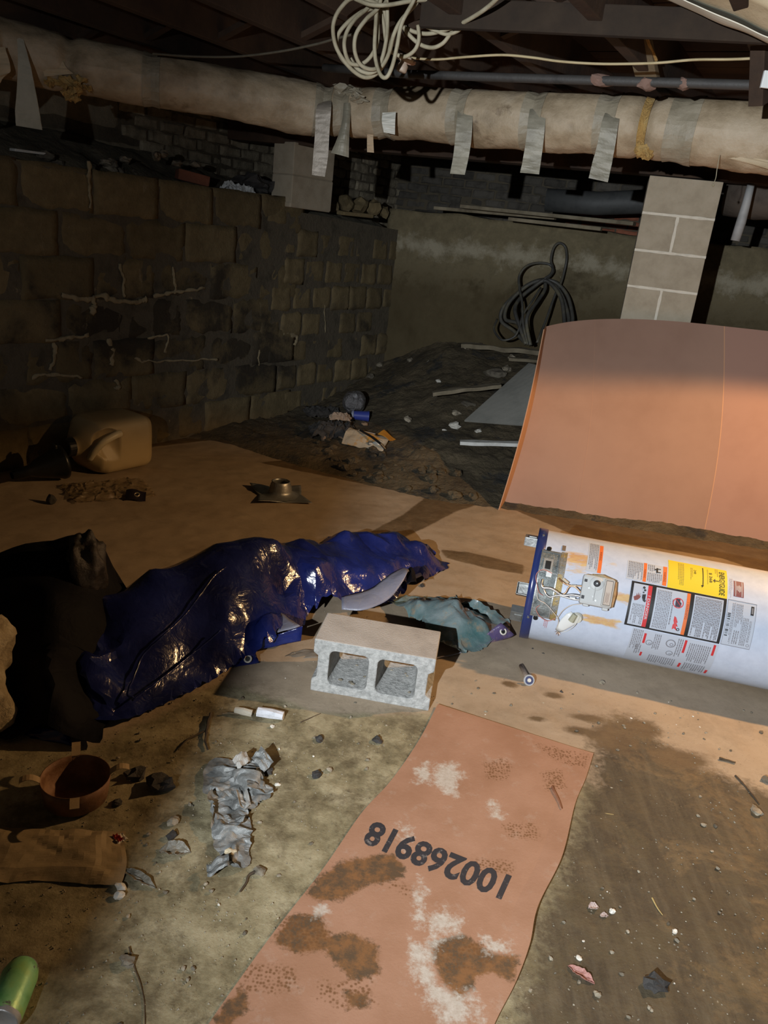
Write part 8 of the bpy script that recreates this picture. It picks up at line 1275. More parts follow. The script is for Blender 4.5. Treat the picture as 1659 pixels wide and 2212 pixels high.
39,27,11,4,7,4,-1,-6,-9,8,1,-12,9,-6,10,3,0,-2,-3,-5,-5,-9,8,3,-5,-7,-10,-12,-16,4,-6,-12,-21,-20,-16,-9,-7,-17,-12,-6,-3,10,-7,41,16,33,40,18,8,7,7,3,-2,-8,7,-2,6,-12,10,-7,3,3,2,
-4,-1,-1,-1,10,7,2,-5,-10,-15,-24,-1,-13,-13,-13,-19,-5,-9,-12,-18,-13,-11,0,-7,9,-11,80,29,17,12,8,7,5,-1,5,-1,3,3,6,-13,11,-6,1,1,2,3,2,4,4,13,6,-3,-10,-19,-14,-20,-6,-13,-18,-6,
-8,-11,-13,-18,-13,-9,-11,-5,-3,10,-11,83,11,17,11,4,3,7,6,4,8,5,2,-1,7,-10,6,-3,2,2,2,6,7,8,6,16,-3,-13,-18,-11,-15,-17,-15,-6,-13,-11,-12,-13,-14,-12,-9,-6,-8,0,-10,7,-8,80,15,10,
3,6,5,6,9,9,6,3,0,-1,6,-6,4,0,5,0,3,6,11,11,9,-1,-14,-6,-11,-11,-12,-13,-13,-12,-13,-11,-12,-12,-12,-12,-9,-5,1,-13,-8,10,-13,70,6,12,5,7,6,7,8,9,9,4,2,1,1,3,-1,5,4,3,1,1,7,7,8,5,
-6,-6,-6,-7,-9,-13,-13,-12,-12,-13,-14,-13,-8,-10,-12,-1,-1,-12,-18,-2,9,-10,55,9,8,8,8,8,9,14,6,4,3,2,2,6,-1,3,4,5,5,3,2,5,3,4,0,0,-2,-5,-7,-8,-11,-11,-13,-15,-14,-15,-16,-8,-5,-9,
2,-12,-20,-4,-1,9,16,14,11,10,8,7,19,14,13,7,4,2,-1,-2,5,2,3,4,5,5,5,3,2,2,3,7,2,-8,-8,-9,-6,-11,-17,-18,-15,-14,-11,-4,-11,-2,-4,-14,-19,-8,5,-5,0,13,13,13,8,14,18,19,14,10,6,2,-3,
2,0,5,1,3,3,4,3,3,3,7,9,13,1,-5,-9,-9,-13,-5,-11,-15,-17,-11,-14,-18,-1,-6,-8,-14,-18,-8,0,-1,10,11,5,17,19,20,15,13,8,4,0,-3,-5,6,10,0,3,1,5,3,-2,15,11,20,-2,-6,-13,-9,-5,-9,-6,-8,
-11,-19,-16,-16,-14,-4,-10,-11,-17,2,-4,-9,9,9,10,16,20,16,14,10,6,1,-5,0,12,3,6,4,3,-1,-6,4,22,10,17,0,-4,-8,-14,-5,-3,-10,-5,-15,-1,-22,-18,-16,-11,-9,-13,-9,-1,-11,-5,0,18,9,13,
16,14,13,9,1,4,2,13,5,9,2,1,-5,1,15,7,13,16,-6,-1,-1,-6,-14,-5,0,-13,-2,-17,-5,-23,-18,-16,-9,-12,-3,-11,-9,-5,0,14,7,12,12,13,11,8,3,13,11,10,11,2,-5,0,10,0,11,18,12,-5,-9,-1,7,
-10,-10,-6,2,-4,-14,-22,-8,-23,-16,-13,-8,-10,-9,-8,-6,0,13,-1,12,12,11,9,13,13,19,14,4,3,-5,9,-2,2,17,15,8,-3,-9,3,11,-11,-6,-6,-4,2,-13,-23,-18,-11,-21,-13,-11,-8,-8,-10,-7,0,5,
-1,12,13,16,12,14,19,18,9,-5,9,-3,-3,4,19,13,6,-6,0,7,12,-4,-9,-5,-5,1,-13,-22,-18,-21,-11,-18,-10,-11,-10,-3,-11,0,15,-11,13,16,10,14,21,20,11,-1,-2,12,-9,2,7,14,13,-3,9,8,13,0,-4,
-5,-5,-6,-14,-20,-24,-18,-13,-17,-11,-10,-11,-11,-5,4,-2,16,15,10,15,19,11,-1,16,11,-5,12,-7,5,16,12,12,8,7,0,-3,-4,-5,-7,-14,-20,-25,-16,-18,-11,-15,-9,-11,-14,1,-1,15,8,12,12,7,
18,8,12,15,10,-10,4,6,14,17,11,7,-2,-2,-2,-3,-7,-13,-19,-25,-17,-15,-12,-11,-17,-6,-15,3,19,-6,3,8,20,9,14,12,16,12,-11,11,8,16,8,0,1,-1,0,2,-2,-9,-18,-24,-18,-8,-8,-17,-14,-16,-9,
20,18,10,-26,-5,10,17,17,11,16,12,-9,10,13,2,7,3,-1,1,0,3,-5,-15,-23,-14,-4,-7,-17,-16,-17,-12,55,1,-22,-10,1,11,11,17,13,12,-4,12,12,14,6,1,-5,-9,-2,1,-12,-22,-6,-6,-2,-18,-16,-20,
42,5,1,-30,-3,-1,3,13,23,19,2,13,19,10,5,-2,-7,-16,-9,-6,-17,-2,1,-7,-15,-18,-20,42,4,-26,-4,0,1,9,21,21,6,22,15,7,0,-7,-11,-14,-16,1,-10,2,-10,-17,-26,-10,44,5,-22,3,2,1,-2,13,22,
12,21,14,3,-6,-16,-8,-10,-14,9,-5,-15,-16,-19,-11,1,19,5,5,0,6,21,17,21,9,-5,-13,-14,-16,7,3,-12,-8,-18,-9,-21,-2,17,6,7,6,5,17,19,18,-7,-13,-20,2,12,-1,-4,-14,-31,-10,-13,1,2,14,8,
8,6,13,9,-1,-10,-4,14,-5,-1,-3,-1,-22,-37,1,9,14,7,3,4,1,1,9,-1,-4,0,-3,1,-3,-41,6,8,5,-4,2,9,-1,1,0,-3,0,-5,8,-22,4,-2,-5,-2,5,3,2,1,-3,18,-27,0,0,0,0,0,0,5,-5,0]
, [254,2,104,11,95,20,85,29,77,35,71,41,65,46,60,52,57,55,55,56,53,59,51,61,48,63,48,64,46,66,44,67,44,67,44,67,44,66,45,66,45,66,45,66,46,64,48,63,49,62,50,61,51,59,53,58,53,58,54,
57,55,55,56,55,57,54,57,53,59,52,60,51,60,51,59,51,60,52,58,53,58,54,56,56,55,56,56,56,56,56,56,55,57,54,60,51,62,49,65,46,66,45,65,46,65,46,64,47,64,46,64,47,64,45,66,44,67,43,68,
42,69,41,70,40,71,39,72,37,74,36,76,34,78,32,79,31,81,28,83,27,85,25,86,23,89,21,90,20,91,18,94,16,96,14,98,11,102,8,105,2]
, (84, 110), 3621, (-1.0185, 1.8925, 0.0095)), M['poly_blue'], tarp, 1, .10, 24)
TL = tarp.location
def tp(pts, n=6): return spline([Vector(p) - TL + Vector((0, -.003, .004)) for p in pts], n)
for pts in (((-0.68,1.982,0.066), (-0.698,1.985,0.074), (-0.7,2.05,0.094), (-0.695,2.12,0.13), (-0.657,2.182,0.162), (-0.618,2.28,0.187), (-0.586,2.359,0.228), (-0.561,2.442,0.263), (-0.53,2.5,0.283)), ((-0.68,1.974,0.061), (-0.641,2.042,0.074), (-0.599,2.141,0.083), (-0.551,2.24,0.102), (-0.494,2.301,0.145))):
    b = MB(); b.tube(tp(pts), .0035, 6); jitter(b, .002, 60, 3); b.obj('hem', M['poly_blue'], tarp, True)
# loose flaps and the two corners with eyelets
def flap(name, corners, mt, bow=.02, thick=.0012, n=10, seed=0, parent=tarp):
    c = [Vector(p) - parent.location for p in corners]; nn = (c[1] - c[0]).cross(c[3] - c[0]).normalized()
    b = MB(); b.grid(lambda u, v: c[0].lerp(c[1], u).lerp(c[3].lerp(c[2], u), v) + nn * (bow * math.sin(math.pi * u) * (.4 + .6 * v) + .006 * noise.noise(Vector((u * 3, v * 3, seed)))), n, n, thick); return b.obj(name, mt, parent, True)
flap('grey_flap', ((-0.413,2.4,0.05), (-0.245,2.42,0.131), (-0.335,2.55,0.107), (-0.405,2.5,0.041)), M['poly_grey'], .012, seed=2)
flap('blue_fold', ((-0.442,2.39,0.019), (-0.236,2.4,0.083), (-0.235,2.41,0.138), (-0.424,2.39,0.055)), M['poly_blue'], .008, seed=4)
flap('eyelet_corner', ((-0.498,2.3,-0.008), (-0.369,2.355,0.005), (-0.393,2.385,0.036), (-0.468,2.36,0.033)), M['poly_blue'], .006, seed=5)
flap('blue_fold', ((-0.947,1.835,-0.003), (-0.796,1.815,0.001), (-0.812,1.835,0.028), (-0.943,1.86,0.011)), M['poly_blue'], .012, seed=6)
def eyelet(p, r, tilt, az, parent=tarp): 
    Mx = Matrix.Translation(Vector(p) - parent.location) @ Matrix.Rotation(az, 4, 'Z') @ Matrix.Rotation(tilt, 4, 'X'); o = ring_mesh(r, r * .30, Mx).obj('eyelet', plain('eyelet_pale', (.62, .58, .50), .35), parent, True)
    b = MB(); b.lathe([(0, .0005), (r * .8, .0005), (r * .8, -.001)], Mx, 14); b.obj('eyelet_hole', MATS['void_black'], o)
eyelet((-0.408,2.345,0.022), .0115, R_(50), 0)
def curl(u, v):
    L = CU[0]; k = u * (len(L) - 1); i = min(int(k), len(L) - 2); p = L[i].lerp(L[i + 1], k - i); q = CU[1][i].lerp(CU[1][i + 1], k - i); s_ = p.lerp(q, v); return s_ + Vector((0, -.012, .008)) * math.sin(math.pi * v) 
CU = (tp([(-0.115,2.62,0.107), (-0.033,2.62,0.116), (0.05,2.68,0.137), (0.094,2.74,0.175), (0.118,2.8,0.207), (0.127,2.86,0.186)], 8), tp([(-0.124,2.7,0.121), (-0.025,2.74,0.146), (0.021,2.78,0.17), (0.056,2.82,0.187), (0.097,2.87,0.192), (0.12,2.9,0.179)], 8))
b = MB(); b.grid(curl, 40, 8, .0015); b.obj('grey_curl', M['poly_grey'], tarp, True)
flap('dark_curl', ((0.12,2.8,0.16), (0.16,2.82,0.163), (0.152,2.9,0.171), (0.117,2.9,0.175)), M['poly_black'], .02, seed=7)
flap('torn_edge', ((-0.312,2.4,-0.003), (-0.169,2.44,0.003), (-0.186,2.5,0.001), (-0.269,2.46,0.001)), mat('torn_tan', (.10, .09, .075), (.17, .15, .12), 14, .7, .4), .004, seed=8)
# corner by the heater
flap('eyelet_corner', ((0.379,2.66,-0.017), (0.475,2.7,-0.015), (0.564,2.74,0.023), (0.498,2.72,0.081)), poly_material('tarp_violet', (.05, .035, .11), (.12, .09, .18), (.30, .2, .15), .3, .5), .010, seed=9)
eyelet((0.511,2.71,0.049), .0115, R_(55), .3)
b = MB(); b.tube(tp([(0.23,2.515,0.004), (0.308,2.555,0.006), (0.39,2.618,0.008), (0.47,2.69,0.014), (0.515,2.792,0.03)]), .0022, 6); b.obj('hem', M['poly_grey'], tarp, True)
ps = thing('plastic_sheet', 'muddy teal and grey plastic sheet spilling out between the concrete block and the heater', 'plastic sheet', (.3, 2.8, 0))
settled('sheet', ([0,17,-12,11,9,1,3,-14,-3,19,7,3,-2,-3,-6,-3,15,4,2,6,3,-7,8,-16,-5,18,2,2,4,2,1,1,-6,11,-17,-6,16,1,4,2,3,2,1,2,3,-2,-14,-5,9,6,2,3,2,3,2,3,1,2,-3,2,-19,-2,10,-1,6,3,3,3,2,1,4,2,1,
0,0,-16,-8,8,4,-2,1,2,2,4,4,6,4,3,0,1,-6,5,-13,-11,9,-1,3,0,0,0,2,3,5,5,7,4,0,0,-2,1,-16,-10,8,1,0,1,2,3,1,1,2,5,2,4,2,6,-4,2,1,-15,-9,6,-2,-2,1,2,4,4,3,4,2,-2,4,5,4,0,0,2,0,0,-19,
-8,10,-5,-4,1,3,3,5,3,4,-1,2,3,4,5,4,2,-1,1,-6,4,-18,-10,12,-2,-4,-2,2,3,3,4,3,2,4,4,2,1,0,4,2,-4,1,2,4,-3,-19,-6,7,0,-1,0,0,0,2,2,2,2,4,2,2,2,1,2,1,2,1,2,1,1,0,1,-20,-5,9,-5,1,0,2,
1,0,2,1,3,2,3,3,3,2,0,0,3,1,2,1,0,2,0,0,-33,4,10,-1,-1,2,1,2,2,1,2,2,3,-1,3,0,1,1,2,4,0,-4,0,2,8,2,3,-2,-29,-2,15,-4,-1,-1,4,3,0,4,3,1,0,1,1,-1,2,1,-1,2,4,-5,-1,1,5,2,6,-2,4,-15,-4,
3,-13,-6,2,18,-1,3,2,-3,-1,5,-2,0,4,2,2,0,-2,1,-1,2,2,1,2,-6,-1,2,6,3,2,2,1,31,-10,-12,-12,-10,-2,7,-5,-5,0,3,1,4,5,-1,-1,2,3,-1,-3,3,1,-1,-1,0,1,0,0,4,1,-2,-3,0,2,4,5,2,2,0,20,4,
-20,-4,0,0,-1,-1,-3,-6,-5,1,4,6,2,2,0,4,-3,-2,-1,1,0,0,-3,2,1,-1,0,5,-1,0,-7,3,-2,4,9,4,3,0,3,10,-14,-1,1,-2,0,0,-1,-6,-5,0,2,7,2,3,-1,-2,6,-5,-1,0,-2,-1,0,2,0,0,-2,7,0,-9,4,-3,3,5,
6,4,4,-1,10,-13,1,-1,-1,-3,2,-3,-3,0,1,2,4,2,1,-5,3,1,0,-2,-1,-2,0,-1,0,2,-4,3,-6,8,-8,2,2,1,-6,13,3,9,4,-5,10,-13,0,0,-2,-2,-1,1,1,2,2,2,2,-5,-1,3,1,1,-2,-1,-3,-4,4,0,-1,-3,3,-6,
-1,-1,3,3,-2,-1,-1,12,17,-3,2,-6,-1,-1,0,-3,-1,1,3,2,1,1,-1,-4,0,4,1,0,-1,-3,-1,-3,4,-1,0,-4,-4,0,-3,1,0,7,-1,-2,-1,3,21,2,7,-14,2,-1,-6,2,0,4,3,0,-2,-1,-1,0,-4,1,0,7,-2,-2,-1,4,-3,
0,-4,-5,2,-2,-2,-1,0,4,-8,6,1,17,15,-14,4,-7,1,1,1,4,3,0,-2,0,0,-1,-4,0,1,6,1,-5,-1,-1,2,-1,-3,-5,2,-1,-1,-4,-3,-1,1,-4,8,3,23,-5,-2,-1,2,1,-1,3,4,1,-1,-1,-3,0,-1,0,0,-2,-2,6,-2,-1,
1,1,-6,-1,-3,4,-2,-4,-3,-1,-2,-4,-8,3,32,9,-6,1,1,1,1,4,-1,1,-1,-1,-1,-1,-1,0,2,-3,-3,4,0,-1,-3,-2,0,-4,2,1,-4,-3,0,-3,-7,-14,43,12,-6,0,2,0,1,3,0,-1,-2,-1,-1,0,1,0,-1,-2,-4,4,1,-2,
-3,-1,-2,-2,5,-4,-3,-7,-8,3,-15,58,-5,-1,0,2,-1,4,1,-1,-2,-1,-7,0,2,2,1,-2,-4,-2,3,1,-5,2,-2,0,-1,-2,-4,-10,-1,-25,0,63,11,-9,-2,1,1,4,1,-1,-3,-7,1,0,-1,-1,0,-1,1,-4,-1,-1,4,-1,0,0,
-1,-4,-11,-5,-10,-12,53,22,-11,-1,2,4,1,-2,-7,-3,3,0,-2,-1,0,-1,-1,-1,-2,-1,5,0,0,-2,-4,-11,-7,-3,-12,-18,64,24,-13,2,3,1,-2,-7,-3,3,1,0,-1,-1,-1,-1,-1,0,-2,2,3,-5,-2,-11,-4,-4,-8,
-16,-9,75,12,-11,3,1,-3,-7,-2,4,0,-4,-3,4,3,-1,0,-2,2,2,-4,-2,-11,-2,-4,-5,-10,54,7,-9,1,-8,5,-1,-1,-6,1,6,-2,1,-1,1,2,2,-3,-4,-10,-8,-4,5,-10,47,6,-10,2,-6,-2,0,3,4,5,-2,0,1,-1,-1,
2,-7,-9,-7,-4,2,-8,46,9,-8,-2,0,-1,2,4,4,-2,-1,-1,-2,-2,-4,-10,-5,-5,0,-10,58,5,-2,-4,-2,0,2,2,-1,-4,-2,-5,-5,-4,-7,-4,-2,-8,73,4,-17,-6,-2,-2,-2,-1,-2,-3,-5,-8,6,-7,49,6,-17,-2,-2,
-1,-1,-3,-4,-7,1,-7,43,0,2,2,-13,-1,-3,-7,2,-9,32,2,1,1,-12,-13,28,-9,404,17,-39,14,6,16,0,-59,10,17,8,8,20,-5,-73,9,10,12,14,7,9,21,5,-109,8,13,13,13,12,13,9,13,21,4,-139,8,17,11,
13,13,14,14,10,12,14,21,-164,7,21,9,13,12,15,12,15,13,14,14,25,-2,-181,5,20,13,9,13,14,13,14,15,14,13,12,11,16,-196,5,20,12,11,13,13,13,14,14,10,18,14,12,10,24,-3,-224,13,22,12,12,
13,12,13,14,13,14,13,13,16,12,12,11,14,-234,3,20,14,13,12,14,15,13,12,11,14,13,13,14,14,10,10,22,-253,6,20,13,12,13,13,13,16,12,13,12,12,12,11,11,17,11,12,27,-10,-256,4,20,10,13,13,
12,13,12,12,15,13,14,9,12,12,12,13,15,11,7,23,-278,4,19,12,11,13,12,12,11,13,13,12,12,12,11,13,11,11,14,13,10,12,24,1,-316,15,21,12,11,12,12,13,12,12,13,12,11,10,11,11,11,12,13,13,
13,14,12,12,14,16,-328,11,22,9,12,13,12,12,12,13,13,12,12,8,11,12,11,12,14,10,13,14,14,14,12,16,17,-347,9,20,12,14,14,13,13,13,11,13,13,9,12,11,13,12,12,12,11,13,13,14,15,12,16,16,
16,-362,6,24,10,12,12,15,15,11,13,13,13,12,10,9,12,12,12,14,13,13,12,12,14,12,19,12,13,7,-402,6,12,4,12,8,25,13,14,14,12,12,14,9,13,13,13,12,12,11,9,12,12,14,16,13,10,13,13,10,20,
12,11,0,-418,1,2,-2,1,13,17,6,12,12,15,13,18,15,11,12,14,12,12,11,8,13,11,12,14,11,12,13,14,14,13,12,13,13,14,14,10,10,-4,-443,28,-16,7,12,14,12,4,10,11,12,13,17,19,12,14,13,11,10,
12,12,6,12,13,14,13,9,15,16,11,15,14,7,13,10,14,15,12,9,-6,-448,0,16,15,13,13,6,9,11,12,11,13,15,19,15,13,13,12,11,8,12,4,13,12,14,9,14,17,15,13,15,4,14,9,13,14,13,12,10,-11,-426,1,
14,13,13,12,7,13,11,11,14,15,17,16,12,12,6,12,13,11,5,12,12,13,13,12,21,9,14,13,5,13,13,13,11,6,10,10,3,-429,-10,21,13,14,15,14,12,6,14,13,14,15,15,11,14,5,11,13,13,5,14,12,10,15,
16,13,19,3,14,12,8,10,11,15,16,-7,4,7,-431,24,10,14,17,12,15,6,14,13,14,15,14,12,7,11,12,12,13,12,10,13,11,13,16,10,13,13,11,6,13,8,12,14,14,10,-3,-421,6,21,11,15,15,10,16,13,10,14,
13,13,11,12,11,12,13,11,13,13,11,13,13,13,10,8,13,12,12,8,15,10,10,11,8,7,-413,16,7,15,13,14,17,11,11,14,12,13,12,13,11,13,15,10,14,8,14,13,10,13,11,7,11,13,13,12,14,16,6,-7,13,11,
-403,-2,18,15,11,15,18,14,9,14,13,13,11,13,12,13,12,15,14,9,12,12,9,13,6,11,12,12,14,9,15,22,-6,-7,15,6,-392,3,24,15,13,15,15,11,16,13,12,13,12,13,12,13,10,15,11,11,13,13,5,11,14,9,
14,15,9,16,16,4,-2,-11,-368,5,29,16,12,14,16,13,15,12,13,12,12,13,13,12,13,7,14,12,14,8,9,15,12,15,15,16,9,0,2,2,-10,-354,23,17,17,12,18,14,15,11,13,13,9,12,12,13,13,13,8,14,13,15,
12,7,16,17,17,16,9,2,-13,-9,4,-337,-8,30,20,14,17,14,14,13,11,9,11,13,10,13,13,13,14,9,14,14,14,14,16,16,13,7,3,9,-4,-17,-326,5,31,17,20,14,14,13,6,13,9,13,13,12,11,13,13,13,14,14,
14,15,16,13,8,0,6,11,-6,-10,-308,8,28,22,14,14,13,6,13,8,13,14,14,15,13,12,13,13,12,15,16,9,13,-2,8,12,-3,-13,3,-287,20,24,15,13,12,8,12,9,13,13,14,14,14,13,14,11,15,15,10,12,-1,12,
10,4,0,-270,15,19,13,9,11,13,12,11,15,14,11,14,13,13,14,15,12,10,1,5,10,17,4,-249,7,19,11,10,13,12,15,15,13,11,13,13,14,13,15,6,3,8,12,12,4,-217,0,19,12,12,13,13,15,15,12,12,13,12,
13,11,1,9,11,21,1,-204,6,20,12,12,13,14,15,12,12,12,10,10,11,10,7,18,4,-170,7,21,11,12,13,12,13,13,13,10,8,18,9,-143,9,15,12,13,12,13,12,15,11,22,0,-123,13,11,12,16,13,13,12,26,4,
-80,14,13,12,24,12,-26,7,1,0,2,6,-8,10,-10,9,0,-5,6,-10,7,-8,20,3,-18,-4,0,10,-9,-1,-1,23,3,-11,3,-4,-11,0,9,2,-8,-6,27,-1,-3,5,-1,-5,-10,-8,7,3,0,-7,28,-3,6,-8,1,-7,-3,-10,-6,2,-2,
-4,8,-4,41,-7,1,5,-8,-6,-6,-6,-6,-1,-8,-1,5,5,-12,32,13,4,-4,6,-2,-3,-5,-7,-8,-12,-6,-7,3,7,-6,-5,6,26,13,7,0,1,1,-1,-4,-7,-8,-11,-13,-10,3,5,6,-15,21,8,15,9,7,2,-4,-3,0,-7,-10,-6,
-1,-5,-6,-9,7,-7,-9,21,9,16,12,9,5,-1,-5,-8,-16,-8,1,4,-3,-3,-8,0,-11,-2,-10,-4,24,10,14,16,18,3,-3,-3,-7,-13,-11,1,0,-9,1,-2,-4,-6,-9,-8,-9,-2,26,7,15,11,13,12,1,-4,-8,-8,-4,0,-4,
-5,-6,-7,-8,-4,-6,-11,-8,-2,11,-11,45,0,0,8,7,7,8,5,-1,-5,-4,1,-4,-9,-7,-6,-7,-7,-7,-6,-7,-6,-4,4,-5,6,36,11,-9,12,7,4,3,5,-3,6,1,-2,-2,-11,-4,-5,-7,-8,-4,-9,-6,-6,-6,-2,-7,4,-4,34,
14,-9,13,9,2,1,5,4,9,3,-1,-8,-6,5,-1,-3,-7,-12,-15,-3,-1,-6,-7,-9,-5,-5,2,16,24,3,11,4,-4,10,6,9,-2,4,2,5,-7,-11,-5,5,1,-4,-12,-16,2,-3,-7,-13,0,-8,0,-12,10,11,0,3,-3,16,10,15,-1,6,
8,6,0,10,4,0,0,-1,-6,-8,-13,-4,3,0,-8,-13,5,-3,-9,-15,-7,5,-7,-15,46,-12,5,-2,-11,-2,10,10,-1,-3,9,13,1,13,13,6,0,-3,6,5,-9,1,-6,-6,-1,-10,-11,-4,2,-10,6,1,-6,-10,-12,-14,8,-7,-15,
34,5,-4,-13,-5,7,7,13,8,3,0,7,0,11,18,12,3,-7,7,5,-3,-12,-4,-2,0,-9,-13,-3,-2,-10,2,0,-11,-4,-13,-10,-2,7,-8,-15,48,-2,-19,0,-6,3,13,12,9,0,3,1,12,6,14,16,5,-1,-4,9,-5,-16,2,1,-3,
-14,-13,-10,-7,6,-5,-12,-5,-12,-8,-1,-1,7,-9,-13,41,-20,4,2,1,-1,13,9,6,10,9,10,5,9,10,-4,12,5,3,-7,-18,-5,5,0,-9,-16,-6,-19,-6,-2,-13,-4,-4,3,6,-5,-11,1,-15,23,7,-16,2,3,5,12,11,
12,10,12,11,7,5,-5,3,12,8,2,-5,-18,-17,4,5,-4,-10,-18,-10,-18,-7,-4,10,-6,7,1,1,-13,-18,2,13,-6,7,3,4,13,4,13,15,13,9,2,0,-4,12,5,5,2,-1,-13,-20,-9,6,-3,-8,-17,-12,-9,6,-14,1,7,4,4,
2,-12,-15,-7,0,6,10,7,1,11,13,15,15,7,-5,1,8,4,-5,2,1,3,-7,-14,-19,1,-2,0,-9,-14,-2,5,-9,-15,3,7,0,5,11,-13,-27,2,12,0,8,13,13,17,14,7,-3,6,1,-3,-5,-2,-6,3,-1,-12,-9,-7,6,-1,-8,-14,
7,-1,-4,-12,-13,3,11,12,-4,13,-34,6,-14,5,11,11,11,16,16,9,2,-1,-5,-1,3,-1,-8,-8,-3,7,-1,-7,-11,2,-11,-8,-1,5,-3,-13,-11,0,11,15,18,-3,-41,5,-10,10,11,5,13,19,10,5,-5,-1,3,5,3,-3,
-9,-2,-10,5,-1,-6,-13,-9,0,-9,3,-1,-13,-8,4,14,13,16,-50,2,4,9,9,2,18,20,8,3,2,1,3,-1,-1,-5,-7,-13,-4,2,-2,-12,-10,-3,-8,-4,2,-4,-10,10,10,15,5,-39,0,5,10,11,10,23,11,6,0,-3,-5,-2,
-1,-1,-4,-6,-11,-5,1,-3,-6,-14,-6,-6,-6,0,8,8,3,4,6,-29,1,1,9,10,13,24,14,5,-5,-7,6,-2,-9,-6,-5,-4,-4,-9,-4,-3,5,-6,-8,-7,-8,9,6,9,8,-13,-20,1,4,9,17,24,14,3,-10,-3,10,1,-6,-7,-11,
-7,-7,-5,-4,-5,5,-3,-8,-12,10,7,8,9,5,-5,-34,2,7,20,21,13,0,-10,-1,10,1,-3,-6,-5,-7,-7,-7,-7,-10,2,1,-14,9,7,10,0,10,-5,-2,-29,6,17,19,11,-2,-10,2,8,-2,-7,-6,-3,-3,-4,-5,-10,4,-4,
-11,7,7,6,6,24,3,-52,10,17,9,-5,3,2,-1,-7,-5,3,-8,-5,-3,-3,5,-4,-9,9,7,9,6,16,1,-49,10,5,6,-3,0,-1,-1,0,4,-7,-5,2,0,-5,-3,8,8,8,-1,20,3,-47,5,0,3,5,2,-1,-1,-2,-4,-6,0,0,3,6,9,6,4,3,
5,-37,5,-2,1,3,0,-4,-4,1,3,-1,6,6,6,-4,10,9,0,-35,4,-4,7,2,0,1,0,0,-2,7,-5,19,0,-30,15,-3,-2,-5,7,3,1,-2,-8,10,6,-11,-4,-5,-1,10,4,-1,-9,5,3,-12,1,-1,0,7,-7,0,15]
, [217,2,43,5,40,7,38,9,36,11,34,12,33,14,31,15,30,17,28,18,27,19,26,21,24,22,23,24,20,26,19,27,18,28,17,29,12,34,7,39,6,40,6,40,7,39,7,39,8,37,9,37,10,36,10,36,11,34,13,33,14,32,14,
31,16,30,17,29,18,26,21,24,23,22,25,20,27,18,30,14,33,12,35,10,39,6,43,2]
, (51, 46), 1026, (0.0431, 2.5473, 0.0088)), M['poly_teal'], ps, 1, .22, 26)
bk = thing('shade_black_tarp', 'bunched tarp in deep shade at the left of the blue tarp, painted black', 'plastic sheet', (-1.2, 2.2, 0))  # shaded end of the tarp, its darkness put into the colour
